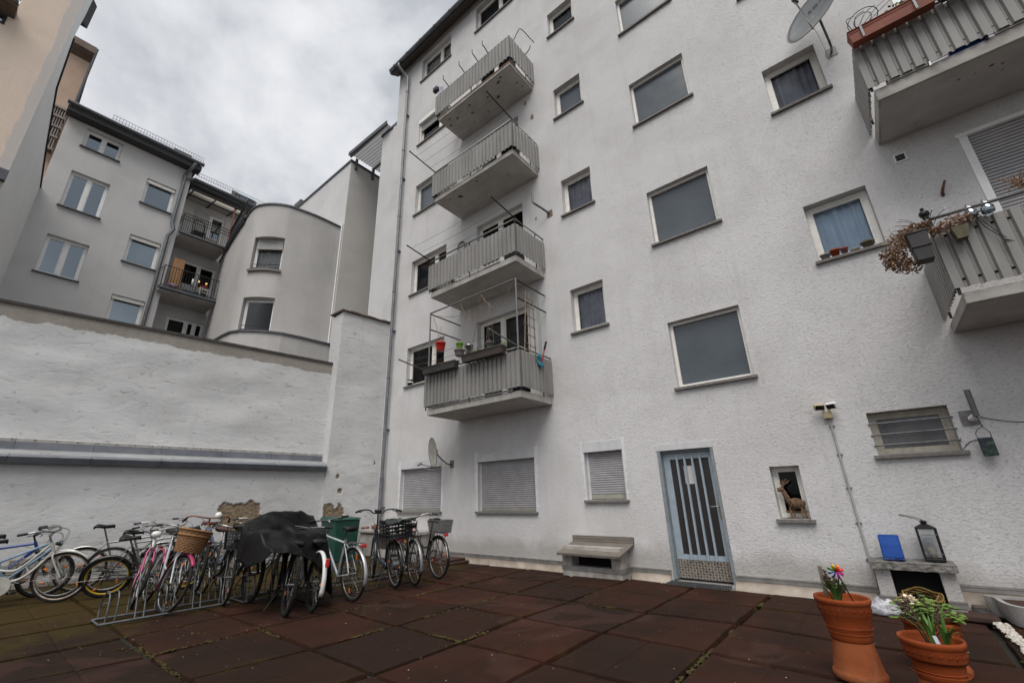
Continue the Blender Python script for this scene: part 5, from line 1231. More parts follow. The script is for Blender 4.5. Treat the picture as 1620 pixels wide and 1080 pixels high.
    h = hb.build('handlebar', barm, root); [q.build('grip', grip, h) for q in gms]; [q.build('brake_lever', STEELD, h) for q in lvs]
    cb = MB(); cb.M = RS
    for s in (-1,1): cb.tube(spline([c+V((-.02,s*.2,.02)), c+V((.13,s*.12,-.02)), c+V((.11,s*.03,-.2)), St+V((.05,s*.03,.03)), St+V((.0,s*.02,-.12))],4), .0028, 4)
    cb.build('brake_cable', BLACK, h)
    if light:
        l = MB(); l.M = RS; lc = St + hd*.10 + V((.085,0,.02)); l.tube([lc+V((-.05,0,0)), lc+V((-.01,0,0)), lc+V((.02,0,0))], [.018,.034,.036], 14); lo = l.build('headlight', BLACK if col is not CHROME else CHROME, root)
        l = MB(); l.M = RS; l.disc(lc+V((.0205,0,0)),(1,0,0),.031,.004,14); l.build('lens', GLASSR, lo)
    if stand:
        s_ = MB(); s_.rod(BB+V((-.08,.03,0)), (.28,.20,.02), .009, 6); s_.build('kickstand', STEELD, root)
    # saddle and post
    sp_ = MB(); stp = BB + sd*((saddle_z-BB.z)/sd.z); sp_.rod(SC_-sd*.03, stp-sd*.03, .0135, 10); sp_.build('seat_post', seatpost, root)
    s = MB(); prof = [(-.13,.085,.0),(-.10,.10,.025),(-.05,.095,.02),(0,.065,.008),(.06,.036,.01),(.12,.027,.014),(.145,.016,.004)]
    vs = []; ns = 10
    for x, w, dz in prof:
        for k in range(ns):
            a = 2*PI*k/ns; vs.append((stp.x+x, w*math.cos(a), stp.z+dz+(.022 if math.sin(a) > 0 else .038)*math.sin(a)))
    s.add(vs, [(i*ns+k, i*ns+(k+1) % ns, (i+1)*ns+(k+1) % ns, (i+1)*ns+k) for i in range(len(prof)-1) for k in range(ns)] + [tuple(range(ns-1,-1,-1)), tuple(range((len(prof)-1)*ns, len(prof)*ns))], True)
    s.build('saddle', saddlem, root)
    # crank, pedals, chain
    ck = MB(); ck.torus(BB+V((0,-.045,0)),(0,1,0),.085,.006,28,5,.5); ck.disc(BB+V((0,-.04,0)),(0,-1,0),.03,.012,12)
    ang = random.uniform(.2,1.2)
    ends = []
    for sgn in (-1,1):
        d = V((math.cos(ang)*sgn, 0, -math.sin(ang)*sgn)); e = BB+V((0,sgn*.062,0))+d*.165; ck.rod(BB+V((0,sgn*.06,0)), e, .010, 8); ends.append((e, sgn))
    for k in range(5): a = 2*PI*k/5; ck.rod(BB+V((0,-.045,0)), BB+V((.083*math.cos(a),-.045,.083*math.sin(a))), .006, 5)
    cko = ck.build('crank', ALU, root)
    for e, sgn in ends:
        pd = MB(); pd.box(e.x-.045,e.x+.045,e.y+sgn*.015,e.y+sgn*.10,e.z-.013,e.z+.013,.006); pd.build('pedal', BLACK, cko)
    ch = MB(); ch.rod(BB+V((0,-.045,.085)), (0,-.045,R+.033), .004, 4); ch.rod(BB+V((0,-.045,-.085)), (0,-.045,R-.033), .004, 4); ch.torus((0,-.045,R),(0,1,0),.036,.005,20,4); ch.build('chain', STEELD, root)
    if guard:
        g = MB(); n = 16; o = []
        for i in range(n+1): a = -PI/2+PI*i/n; o.append((BB.x+.125*math.cos(a), BB.z+.125*math.sin(a)))
        for i in range(n+1): a = PI/2+PI*i/n; o.append((.04+.055*math.cos(a), R+.055*math.sin(a)))
        g.prism([(x,-.062,z) for x,z in o], (0,.016,0)); g.build('chain_guard', guard, root)
    if rack:
        k = MB(); zt_ = R*2+.055
        for s in (-1,1): k.tube([(.22,s*.05,zt_),( -.22,s*.055,zt_)], .006, 6); k.rod((-.06,s*.062,zt_),(-.005,s*.064,R+.01),.005,6); k.rod((-.16,s*.06,zt_),(-.01,s*.064,R+.01),.005,6); k.rod((.22,s*.05,zt_), SC_+V((-.0,s*.02,-.1)), .005, 6)
        k.tube([(-.22,.055,zt_),(-.245,.03,zt_),(-.245,-.03,zt_),(-.22,-.055,zt_)], .006, 6); k.tube([(-.18,0,zt_),(.2,0,zt_)], .005, 6)
        for x in (-.15,-.03,.09): k.rod((x,-.055,zt_),(x,.055,zt_),.005,6)
        ko = k.build('luggage_rack', rack, root)
        if tail: t_ = MB(); t_.box(-.275,-.25,-.045,.045,zt_-.045,zt_+.0,.008); t_.build('tail_light', REDL, ko)
    elif tail and fender:
        t_ = MB(); a = math.radians(150); t_.box(R*-1.0-.035+.0, R*-1.0+.0, -.022,.022, R+.20,R+.30,.008); t_.M = Matrix.Identity(4); t_.build('tail_light', REDL, root)
    def wire_basket(x0,x1,wy,z0,z1,m,nm,Mx,solid=None,fl=.03):
        b_ = MB(); b_.M = Mx
        for k in range(7):
            t = k/6; z = z0+(z1-z0)*t; q = fl*t
            b_.tube([(x0-q,-wy-q,z),(x1+q,-wy-q,z),(x1+q,wy+q,z),(x0-q,wy+q,z)], .0035 if 0 < k < 6 else .006, 4, closed=True)
        nx = 9
        for k in range(nx+1):
            t = k/nx; x = x0+(x1-x0)*t; xx = x0-fl+(x1-x0+2*fl)*t; y = -wy+2*wy*t; yy = -wy-fl+2*(wy+fl)*t
            for s in (-1,1): b_.rod((x,s*wy,z0),(xx,s*(wy+fl),z1),.0022,4)
            b_.rod((x0,y,z0),(x0-fl,yy,z1),.0022,4); b_.rod((x1,y,z0),(x1+fl,yy,z1),.0022,4); b_.rod((x,-wy,z0),(x,wy,z0),.0025,4); b_.rod((x0,y,z0),(x1,y,z0),.0025,4)
        bo = b_.build(nm, m, root)
        if solid:
            q = MB(); q.M = Mx; e = .004
            q.add([(x0+e,-wy+e,z0+e),(x1-e,-wy+e,z0+e),(x1-e,wy-e,z0+e),(x0+e,wy-e,z0+e),(x0-fl+e,-wy-fl+e,z1),(x1+fl-e,-wy-fl+e,z1),(x1+fl-e,wy+fl-e,z1),(x0-fl+e,wy+fl-e,z1)], [(0,1,5,4),(1,2,6,5),(2,3,7,6),(3,0,4,7),(0,3,2,1)]); q.build('mesh', solid, bo)
        return bo
    hz = top.z; hx = top.x
    if basket == 'wicker':
        b_ = MB(); b_.M = RS; cx = hx+.22; z0, z1 = hz-.20, hz+.06
        for k in range(13):
            t = k/12; z = z0+(z1-z0)*t; pts = []
            for i in range(64):
                a = 2*PI*i/64; e = .95+.0*a; rx = (.115+.03*t)*(abs(math.cos(a))**.6 if False else 1); ry = (.155+.045*t)
                wob = .006*math.cos(a*16+(k % 2)*PI)
                pts.append((cx+(rx+wob)*math.cos(a), (ry+wob)*math.sin(a), z))
            b_.tube(pts, .0115, 5, closed=True)
        for zz, r_add in ((z1+.012,.008),(z0+(z1-z0)*.78,.01)):
            t = (zz-z0)/(z1-z0); pts = [(cx+(.115+.03*t+r_add)*math.cos(2*PI*i/40), (.155+.045*t+r_add)*math.sin(2*PI*i/40), zz) for i in range(40)]; b_.tube(pts, .015, 7, closed=True)
        b_.poly([(cx+.11*math.cos(2*PI*i/24), .15*math.sin(2*PI*i/24), z0) for i in range(24)]); b_.build('basket', WICKER, root)
    elif basket == 'wire': wire_basket(hx+.06,hx+.27,.13,hz-.22,hz+.02,BLACK,'basket',RS, solid=MESHF)
    if rbasket == 'mesh': wire_basket(-.24,.13,.12,R*2+.065,R*2+.27,STEELG,'basket',Matrix.Identity(4), solid=MESHF, fl=.03)
    if rbasket == 'crate':
        zt_ = R*2+.07; b_ = MB()
        for k in range(5): 
            z = zt_+k*.055; b_.tube([(-.33,-.19,z),(.12,-.19,z),(.12,.19,z),(-.33,.19,z)], .012, 4, closed=True)
        for x in [-.33+.05*i for i in range(10)]:
            for s in (-1,1): b_.rod((x,s*.19,zt_),(x,s*.19,zt_+.22),.006,4)
        for y in [-.19+.054*i for i in range(8)]: b_.rod((-.33,y,zt_),(-.33,y,zt_+.22),.006,4); b_.rod((.12,y,zt_),(.12,y,zt_+.22),.006,4)
        b_.box(-.33,.12,-.19,.19,zt_-.006,zt_+.006); bo = b_.build('crate', BLACK, root)
        q = MB(); q.grid(lambda s,t: V((-.34+.47*s, -.2+.4*t, zt_+.235+.02*math.sin(s*7+t*5)+.012*math.sin(t*19))), 14, 12); q.build('crate_net', M('crate_net', (.02,.022,.022), (.03,.09,.055), sc=5, rough=.8, contrast=(.55,.62)), bo, thick=.006)
    if extra: extra(root, RS, top, BB, R, wb)
    # place it
    rear = V((rear[0],rear[1],zr)); front = V((front[0],front[1],zf)); d = front-rear
    hdg = math.atan2(d.y, d.x); pit = math.atan2(d.z, math.hypot(d.x,d.y))
    root.matrix_world = Matrix.Translation(rear) @ Matrix.Rotation(hdg,4,'Z') @ Matrix.Rotation(-pit,4,'Y') @ Matrix.Rotation(math.radians(lean),4,'X') @ Matrix.Scale(scale,4)
    return root
def meshmat():
    m = bpy.data.materials.new('wire_mesh'); t = nt(m); t.nodes.clear(); L = t.links.new
    o = t.nodes.new('ShaderNodeOutputMaterial'); mx = t.nodes.new('ShaderNodeMixShader'); tr = t.nodes.new('ShaderNodeBsdfTransparent'); df = new(t, 'ShaderNodeBsdfDiffuse', Color=(.06,.06,.062,1))
    mx.inputs[0].default_value = .5; L(tr.outputs[0], mx.inputs[1]); L(df.outputs[0], mx.inputs[2]); L(mx.outputs[0], o.inputs[0]); return m
MESHF = meshmat()

WHITEB = paint('cream_white', (.52,.51,.46)); BLUEB = paint('deep_blue', (.012,.045,.24)); LBLUE = paint('light_blue', (.24,.36,.50)); SILV = M('bike_silver', (.33,.33,.33), (.25,.25,.25), sc=12, rough=.35, metal=.6)
PINK = paint('pink', (.42,.02,.15)); BLK = paint('black', (.015,.015,.016)); DGREY = paint('dark_grey', (.05,.05,.055)); BWHITE = paint('white_blue', (.50,.53,.56)); STEELB = paint('blue_grey', (.22,.32,.42)); DBLUE = paint('night_blue', (.018,.024,.04))
RUSTRIM = M('rusty_rim', (.34,.20,.12), (.45,.42,.40), sc=20, rough=.5, metal=.5); YEL = M('yellow_rim', (.72,.48,.02), (.62,.40,.02), sc=9, rough=.4)
RUSTBAR = M('rusty_bar', (.30,.11,.05), (.16,.07,.04), sc=26, rough=.6, metal=.3)

# against the wall, pointing right
bike('bicycle', 'white step-through bicycle with round chain guard, cut by the left photo edge', (-10.50,-7.68),(-10.12,-6.62), WHITEB, 'city', rimm=RUSTRIM, fender=WHITEB, guard=WHITEB, lean=4, steer=-6, seatpost=M('cream_post', (.52,.46,.28), (.4,.35,.2), sc=9), grip=BLACK, zf=0)
bike('bicycle', 'dark blue bicycle with lettered frame behind the white step-through', (-11.30,-7.75),(-11.0,-6.72), BLUEB, 'mtb', R=.335, tr=.026, wb=1.04, lean=10, bar='flat', barm=STEELD, seatpost=STEELD, forkm=BLK, stand=False, light=False, lettering='RAINGER', steer=10)
bike('bicycle', 'light blue ladies bicycle squeezed between the white and the dark blue one', (-10.95,-7.62),(-10.55,-6.60), LBLUE, 'trap', fender=CHROME, lean=7, steer=-4, bar='city', saddle_z=.86, light=False)
bike('bicycle', 'silver bicycle with high black saddle and rusty rims behind the yellow-rimmed one', (-11.05,-6.28),(-10.72,-5.25), SILV, 'diamond', rimm=RUSTRIM, fender=M('chrome_guard', (.55,.55,.53), rough=.35, metal=.8), lean=7, saddle_z=1.0, bar='city', light=False, steer=5)
bike('bicycle', 'dark mountain bike with a bright yellow rear rim, lying towards the wall', (-9.98,-6.08),(-9.62,-5.05), DGREY, 'mtb', R=.325, tr=.027, wb=1.02, rimm=YEL, lean=20, scale=1.0, bar='flat', barm=STEELD, fender=BLK, light=False, tail=False, saddle_z=.93, forkm=DGREY, seatpost=STEELG)
bike('bicycle', 'silver bicycle with swept handlebar and yellow-edged saddle behind the pink one', (-10.55,-5.98),(-10.20,-4.92), SILV, 'diamond', lean=8, bar='city', saddle_z=.90, fender=None, steer=-25, seatpost=RUSTBAR, barm=ALU)
# in the first rack, front wheels towards the yard
def pinkrack(root, RS, top, BB, R, wb):
    mb = MB(); mb.tube([(-.2,-.06,.56),(.12,-.06,.56),(.12,.06,.56),(-.2,.06,.56)], .010, 6, closed=True); mb.rod((-.18,-.06,.56),(-.0,-.06,.26),.008,6); mb.rod((-.18,.06,.56),(-.0,.06,.26),.008,6); mb.box(-.1,.1,-.05,.05,.555,.572); mb.build('luggage_rack', PINK, root)
    mb = MB(); mb.ball(top+V((.06,0,.02)), .06, 12, 8, (.8,1.1,.8)); mb.build('bell', WHITEP, root)
bike('childrens_bicycle', 'pink and white childrens bicycle in a high hoop of the rack', (-8.50,-6.02),(-7.80,-6.14), WHITEB, 'city', R=.25, tr=.021, wb=.84, zf=.2, lean=-5, rimm=WHITEB, forkm=PINK, saddle_z=.70, scale=.95, bar='flat', rise=-.06, light=False, extra=pinkrack, stand=False, steer=6)
def whitelamp(root, RS, top, BB, R, wb):
    mb = MB(); mb.M = RS; mb.ball(V((wb-.06,0,.83)), .062, 12, 8, (1,1.2,.85)); mb.build('headlight', WHITEP, root)
bike('bicycle', 'white bicycle carrying a large wicker basket on its handlebar', (-8.86,-5.80),(-7.78,-5.83), BWHITE, 'city', lean=-9, basket='wicker', steer=12, forkm=BWHITE, fender=M('pink_guard', (.34,.03,.10), rough=.4), rack=CHROME, light=False, extra=whitelamp, barm=ALU)
def bellbike(root, RS, top, BB, R, wb):
    mb = MB(); mb.M = RS; mb.ball(top+V((.06,.10,.10)), .05, 12, 8); mb.build('bell', WHITEP, root)
bike('bicycle', 'grey bicycle with a rusty orange handlebar and white bell in the high hoop', (-8.86,-5.45),(-7.80,-5.50), DGREY, 'city', zf=.20, lean=-8, barm=RUSTBAR, forkm=CHROME, fender=BLK, steer=-8, extra=bellbike, rack=CHROME, grip=BLACK)
bike('bicycle', 'black bicycle with a wire basket at the front, beside the tarpaulin', (-8.75,-5.12),(-7.68,-5.17), BLK, 'city', lean=-8, basket='wire', fender=BLK, steer=-10, rack=STEELD, saddlem=M('brown_saddle', (.09,.035,.025), (.05,.025,.02), sc=14), barm=CHROME)
bike('bicycle', 'light blue bicycle against the wall behind the wire basket', (-10.6,-4.75),(-10.25,-3.72), STEELB, 'trap', lean=7, fender=CHROME, saddle_z=.98, saddlem=M('red_brown_saddle', (.12,.03,.03), (.06,.02,.02), sc=10), light=False, bar='city')
# under the cover
gcov = 'bicycles under the black tarpaulin'
bike('bicycle', 'black fat-tyred bicycle whose front wheel sits in the second rack under the tarpaulin', (-8.64,-4.80),(-7.58,-4.86), BLK, 'mtb', R=.355, tr=.030, rimm=BLK, lean=-4, bar='flat', barm=STEELD, light=False, stand=False)
bike('bicycle', 'black mountain bike with its knobbly rear wheel out of the tarpaulin towards the yard', (-6.22,-4.93),(-7.28,-4.62), BLK, 'mtb', R=.345, tr=.027, rimm=BLK, lean=6, bar='flat', barm=STEELD, light=False, forkm=SILV, saddle_z=.80)
bike('bicycle', 'dark bicycle with white mudguard and lit red tail lamp under the tarpaulin', (-6.15,-4.62),(-7.21,-4.36), BLK, 'diamond', rimm=BLK, lean=5, fender=M('white_guard', (.6,.6,.58), rough=.4), bar='flat', light=False, saddle_z=.80, extra=lambda root,RS,top,BB,R,wb: None)
# right group, rear wheels towards the yard
bike('bicycle', 'white and light blue trekking bicycle with a silver luggage rack', (-6.27,-3.93),(-7.33,-3.86), BWHITE, 'diamond', lean=-2, fender=M('silver_guard', (.52,.52,.52), (.42,.42,.42), sc=9, rough=.35, metal=.6), rack=CHROME, forkm=STEELB, bar='flat', barm=ALU, saddle_z=.93, steer=8, rise=.09)
bike('electric_bicycle', 'dark electric bicycle with thick low frame, high handlebar and black crate', (-6.58,-2.93),(-7.66,-2.60), DBLUE, 'ebike', tr=.023, lean=-5, rise=.05, bar='high', barm=STEELD, rimm=STEELG, fender=BLK, rack=STEELD, rbasket='crate', saddle_z=.99, hub_r=.085, steer=-14, seatpost=STEELD, forkm=DBLUE,
     extra=lambda root,RS,top,BB,R,wb: (lambda mb: (setattr(mb,'M',RS), mb.box(top.x+.02,top.x+.10,-.06,.06,top.z+.15,top.z+.20,.015), mb.build('display', BLACK, root)))(MB()))
bike('bicycle', 'dark silver bicycle half hidden behind the black crate', (-6.48,-2.60),(-7.54,-2.22), DGREY, 'diamond', lean=-3, bar='flat', barm=STEELD, fender=SILV, rack=STEELD, saddle_z=.90, rimm=ALU, tail=False)
bike('bicycle', 'black bicycle with white rear mudguard tip and grey mesh basket, nearest the shutters', (-6.62,-1.93),(-7.70,-1.70), BLK, 'city', lean=-1, bar='city', fender=BLK, rack=STEELD, rbasket='mesh', saddle_z=.95, barm=CHROME, steer=18, rimm=ALU,
     extra=lambda root,RS,top,BB,R,wb: (lambda mb: ([mb.add([(R*-1.035*math.cos(a_)*1.0+0, w_, R+R*1.06*math.sin(a_)) for a_ in [math.radians(q) for q in (2,12,22,32)] for w_ in (-.03,.03)], [(2*i,2*i+1,2*i+3,2*i+2) for i in range(3)], True), mb.build('white_guard_tip', WHITEP, root, thick=.006)]))(MB()))
red_bundle = MB(); rnd = random.Random(6)
for k in range(9): red_bundle.ball((-6.95+rnd.gauss(0,.07),-2.42+rnd.gauss(0,.04),.83+rnd.gauss(0,.02)), .06, 8, 6, (1.2,.9,.7))
tag(recentre(red_bundle.build('cloth_bundle', M('red_white_cloth', (.30,.05,.06), (.5,.38,.36), sc=7, rough=.9)), (-6.95,-2.42,.8)), 'red and pale cloth bundle lying behind the black crate', 'cloth')

# ------------------------------------------------------------------ racks
def rack(label, x0, x1, ya, yb, spots):
    t = thing('bike_rack', label, 'bike rack', ((x0+x1)/2,(ya+yb)/2,0), 'galvanised bike racks on the rubber mats')
    mb = MB(); mb.rod((x1,ya,.03),(x1,yb,.03),.014,8); mb.rod((x0,ya,.03),(x0,yb,.03),.014,8)
    for y in (ya,yb): mb.rod((x0,y,.03),(x1,y,.03),.012,8)
    mb.build('base_rail', GALV, t)
    for y, h, x in spots:
        mb = MB()
        for s in (-.045,.045):
            if h < .5: mb.tube(spline([(x1,y+s,.03),(x1-.01,y+s,h*.6),(x1-.06,y+s,h*.93),(x1-.17,y+s,h),(x1-.28,y+s,h*.9),(x0-.02,y+s,h*.5),(x0,y+s,.03)],5), .0095, 8)
            else: mb.tube(spline([(x1,y+s,.03),(x1-.09,y+s,h*.55),(x1-.15,y+s,h*.93),(x1-.22,y+s,h),(x1-.29,y+s,h*.9),(x0-.03,y+s,h*.5),(x0,y+s,.03)],5), .0095, 8)
        mb.rod((x0+.02,y-.045,.2),(x0+.02,y+.045,.2),.008,6)
        mb.build('hoop', GALV, t)
    return t
rack('galvanised bike rack in the moss with an empty hoop at its left end', -7.98,-7.58,-6.52,-5.08,[(-6.42,.36,0),(-6.13,.53,0),(-5.83,.36,0),(-5.50,.53,0),(-5.18,.36,0)])
rack('galvanised bike rack half under the black tarpaulin', -7.90,-7.45,-4.95,-3.60,[(-4.86,.36,0),(-4.5,.53,0),(-4.2,.36,0),(-3.86,.36,0)])
rack('galvanised bike rack behind the electric bicycle', -7.86,-7.45,-3.50,-1.6,[(-3.3,.36,0),(-2.95,.36,0),(-2.6,.36,0),(-2.22,.36,0),(-1.75,.36,0)])

# ------------------------------------------------------------------ tarpaulin over the middle bicycles
TARP = M('black_tarpaulin', (.0035,.0035,.004), (.006,.006,.0065), sc=3, rough=.42, bump=.3, bsc=7, bdist=.02, spec=.16)
net = [[(-7.66,-5.04,.66),(-7.3,-5.22,.62),(-6.9,-5.31,.60),(-6.55,-5.33,.60),(-6.30,-5.28,.62)],
       [(-7.68,-5.0,.96),(-7.35,-5.14,1.10),(-6.9,-5.24,1.02),(-6.55,-5.25,.97),(-6.20,-5.20,.76)],
       [(-7.74,-4.72,.90),(-7.3,-4.78,1.23),(-6.95,-4.80,.95),(-6.50,-4.80,1.0),(-6.08,-4.88,.72)],
       [(-7.74,-4.32,.90),(-7.3,-4.36,1.22),(-6.95,-4.48,.94),(-6.50,-4.48,.97),(-6.04,-4.58,.50)],
       [(-7.70,-3.98,.95),(-7.3,-4.10,1.17),(-6.95,-4.18,.98),(-6.55,-4.28,.92),(-6.18,-4.36,.50)],
       [(-7.62,-3.88,.50),(-7.2,-3.97,.35),(-6.9,-4.02,.20),(-6.5,-4.13,.10),(-6.26,-4.26,.06)]]
def lin(P, n):
    P = [V(q) for q in P]; S = spline(P, n); o = []
    for i in range(len(P)-1):
        for k in range(n): o.append(P[i].lerp(P[i+1], k/n).lerp(S[i*n+k], .10))
    return o + [P[-1]]
rowsS = [lin(r, 12) for r in net]; cols = [lin([r[i] for r in rowsS], 12) for i in range(len(rowsS[0]))]
mb = MB(); nv = len(cols[0])-1; nu = len(cols)-1
def ft(s, t):
    p = cols[round(s*nu)][round(t*nv)].copy()
    w = (.5-abs(mnoise.noise(V((p.x*2.1+p.y*1.6, p.y*2.4-p.x, p.z*1.5))))*2.2) * .050 + .026*(.4-abs(mnoise.noise(V((p.x*5-p.y*4,p.y*2,p.z*2))))*2)
    return p + V((.5*w, .3*w, w*.9))
mb.grid(ft, nu, nv)
tag(recentre(mb.build('tarpaulin', TARP, thick=.006), (-6.9,-4.7,.9)), 'black tarpaulin draped over the bicycles in the middle of the row', 'tarpaulin', None)
bn = thing('storage_bin', 'dark green plastic bin in the corner behind the white and blue bicycle', 'bin', (-10.8,-1.35,0))
GRB = M('green_bin', (.007,.055,.04), (.012,.075,.055), sc=4, rough=.5, grime=.3)
mb = MB(); mb.hexa([(-11.05,-1.80,0),(-10.45,-1.80,0),(-10.45,-1.22,0),(-11.05,-1.22,0),(-11.1,-1.86,.94),(-10.40,-1.86,.94),(-10.40,-1.18,.94),(-11.1,-1.18,.94)]); mb.build('body', GRB, bn, bevel=.02); mb = MB(); mb.hexa([(-11.12,-1.90,.945),(-10.37,-1.90,.945),(-10.37,-1.15,.945),(-11.12,-1.15,.945),(-11.1,-1.86,1.02),(-10.42,-1.86,.98),(-10.42,-1.18,.98),(-11.1,-1.18,1.02)]); mb.build('lid', GRB, bn, bevel=.01)

# ------------------------------------------------------------------ ground
mb = MB(); mb.quad((-400,-400,-.06),(400,-400,-.06),(400,400,-.06),(-400,400,-.06)); struct(mb.build('ground', M('bitumen', (.010,.008,.006), (.018,.015,.008), sc=3, rough=.95)))
def paving_mat():
    m = bpy.data.materials.new('rubber_mat'); t = nt(m); b = t.nodes['Principled BSDF']; L = t.links.new
    g = t.nodes.new('ShaderNodeNewGeometry'); P = g.outputs['Position']
    at = t.nodes.new('ShaderNodeAttribute'); at.attribute_name = 'tint'
    def ns(sc, de=5, rg=.6, di=0.0):
        n = new(t, 'ShaderNodeTexNoise', Scale=sc, Detail=float(de), Roughness=rg, Distortion=di); L(P, n.inputs['Vector']); return n.outputs['Fac']
    base = mixc(t, at.outputs['Fac'], (.021,.0115,.008), (.050,.0165,.0095))
    base = mixc(t, ramp(t, ns(1.1, 6, .6, .4), [(.40,0.0),(.66,.75)]), base, (.0145,.009,.0065))
    base = mixc(t, ramp(t, ns(.9, 3, .5, .9), [(.60,0.0),(.64,.32)]), base, (.080,.036,.030))       # dried, paler patches
    fine = ns(260, 2); base = mixc(t, ramp(t, fine, [(.35,.45),(.6,0.0)]), base, (.010,.006,.004))
    base = mixc(t, ramp(t, ns(45, 4), [(.62,0.0),(.76,.3)]), base, (.085,.05,.038))
    # moss film where the bicycles stand and towards the left wall
    sx = t.nodes.new('ShaderNodeSeparateXYZ'); L(P, sx.inputs[0])
    n1 = ns(1.4, 7, .68, .5)
    a = new(t, 'ShaderNodeMath', operation='MULTIPLY_ADD'); L(sx.outputs['X'], a.inputs[0]); a.inputs[1].default_value = -.26; a.inputs[2].default_value = -1.38
    mr = new(t, 'ShaderNodeClamp'); L(a.outputs[0], mr.inputs[0])
    s = new(t, 'ShaderNodeMath', operation='MULTIPLY_ADD'); L(mr.outputs[0], s.inputs[0]); s.inputs[1].default_value = .56; L(n1, s.inputs[2])
    mm = ramp(t, s.outputs[0], [(.74,0.0),(.92,.85)])
    moss = mixc(t, ns(30, 5), (.026,.0175,.005), (.052,.036,.006))
    base = mixc(t, mm, base, moss); base = mixc(t, mixc(t, .5, (0,0,0), (1,1,1)), base, base)
    ge = t.nodes.new('ShaderNodeAttribute'); ge.attribute_name = 'edge'
    em = new(t, 'ShaderNodeMath', operation='MULTIPLY'); L(ge.outputs['Fac'], em.inputs[0]); L(ramp(t, ns(2.2, 6, .7), [(.53,0.0),(.68,.75)]), em.inputs[1])
    base = mixc(t, em.outputs[0], base, mixc(t, ns(25, 5), (.040,.030,.004), (.075,.056,.006)))
    L(base, b.inputs['Base Color']); b.inputs['Specular IOR Level'].default_value = .12
    rr = new(t, 'ShaderNodeMapRange'); rr.inputs['To Min'].default_value = .62; rr.inputs['To Max'].default_value = .95; L(ns(1.3, 5), rr.inputs['Value']); L(rr.outputs[0], b.inputs['Roughness'])
    bp = new(t, 'ShaderNodeBump', Strength=.8, Distance=.006); L(mixc(t, .4, fine, ns(60, 4)), bp.inputs['Height']); L(bp.outputs[0], b.inputs['Normal']); return m
xs = [-13.0,-12.0,-11.0,-9.98,-8.95,-7.92,-6.90,-5.87,-4.73,-3.68,-2.62,-1.57,-.52,.53,1.58,2.63,3.7,4.8]
ys = [-11.7,-10.65,-9.6,-8.55,-7.45,-6.40,-5.35,-4.30,-3.25,-2.12,-1.10,-.12]
rnd = random.Random(3); mb = MB(); tint = []; edge = []
hgt = {}
def cz(i, j):
    if (i,j) not in hgt: hgt[(i,j)] = rnd.uniform(-.020,.020)
    return hgt[(i,j)]
for i in range(len(xs)-1):
    for j in range(len(ys)-1):
        x0,x1,y0,y1 = xs[i]+rnd.uniform(.010,.034), xs[i+1]-rnd.uniform(.010,.034), ys[j]+rnd.uniform(.010,.032), ys[j+1]-rnd.uniform(.010,.032)
        if x0 > -.6 and y1 > -.5: y1 = min(y1,-.06) if x0 > .9 or x1 < -.4 else -.32
        c = [cz(i,j)+rnd.uniform(-.008,.008), cz(i+1,j)+rnd.uniform(-.008,.008), cz(i+1,j+1)+rnd.uniform(-.008,.008), cz(i,j+1)+rnd.uniform(-.008,.008)]
        tv = rnd.random(); n = 16; o0 = len(mb.v)
        ts = [0,.012,.04,.12,.25,.38,.478,.492,.508,.522,.62,.75,.88,.96,.988,1]; n = len(ts)
        vs = []; ed = []
        for b in ts:
            for a in ts:
                z = (c[0]*(1-a)+c[1]*a)*(1-b) + (c[3]*(1-a)+c[2]*a)*b
                q = min(a,1-a,b,1-b); z -= .010*math.exp(-q/.014)
                if q == 0: z -= .045
                for w in (a,b):
                    if .49 < w < .51: z -= .007
                x = x0+(x1-x0)*a; y = y0+(y1-y0)*b
                z += .004*mnoise.noise(V((x*1.7,y*1.7,1)))
                x += .014*mnoise.noise(V((x*2,y*3,7))); y += .014*mnoise.noise(V((x*3,y*2,3)))
                vs.append((x,y,z-.004)); ed.append(math.exp(-q/.035))
        mb.add(vs, [(r*n+k,r*n+k+1,(r+1)*n+k+1,(r+1)*n+k) for r in range(n-1) for k in range(n-1)], False)
        tint += [tv]*len(vs); edge += ed
pv = mb.build('paving', paving_mat())
for nm, vals in (('tint',tint),('edge',edge)):
    at = pv.data.attributes.new(nm, 'FLOAT', 'POINT'); at.data.foreach_set('value', vals)
struct(pv)
# moss cushions in the joints and under the racks
MOSS = M('moss', (.070,.054,.005), (.030,.026,.004), sc=30, rough=1, bump=1, bsc=180, bdist=.01)
mb = MB(); rnd = random.Random(8)
def cush(x, y, r, z=-.012):
    mb.ball((x,y,z), r, 6, 4, (1,1,.55))
def strip(xa, ya, xb, yb, n, spread, f=1.0):
    for _ in range(n):
        t = rnd.random(); x = xa+(xb-xa)*t; y = ya+(yb-ya)*t
        if mnoise.noise(V((x*1.3,y*1.3,5))) < .10-.25*(1-f): continue
        cush(x+rnd.gauss(0,spread), y+rnd.gauss(0,spread), rnd.uniform(.006,.018))
strip(-1.57,-4.6,-1.57,-2.1,300,.010,.6); strip(-1.57,-1.0,-1.57,-.2,120,.01,.6); strip(-3.68,-2.2,-3.68,-.6,260,.014,.5); strip(-3.68,-4.4,-3.68,-3.0,90,.01); strip(-4.73,-5.4,-4.73,-2.0,200,.012)
strip(-2.6,-3.25,-1.6,-3.25,60,.008); strip(-4.7,-4.3,-3.7,-4.3,90,.01); strip(-6.9,-5.35,-4.7,-5.35,160,.012); strip(-5.87,-6.4,-5.87,-2.5,240,.02,.6); strip(-6.9,-6.4,-4.9,-6.4,120,.012); strip(-3.7,-2.1,-2.6,-2.1,60,.01); strip(-.5,-2.5,-.5,-.6,40,.008); strip(.60,-2.0,.60,-.6,120,.03)
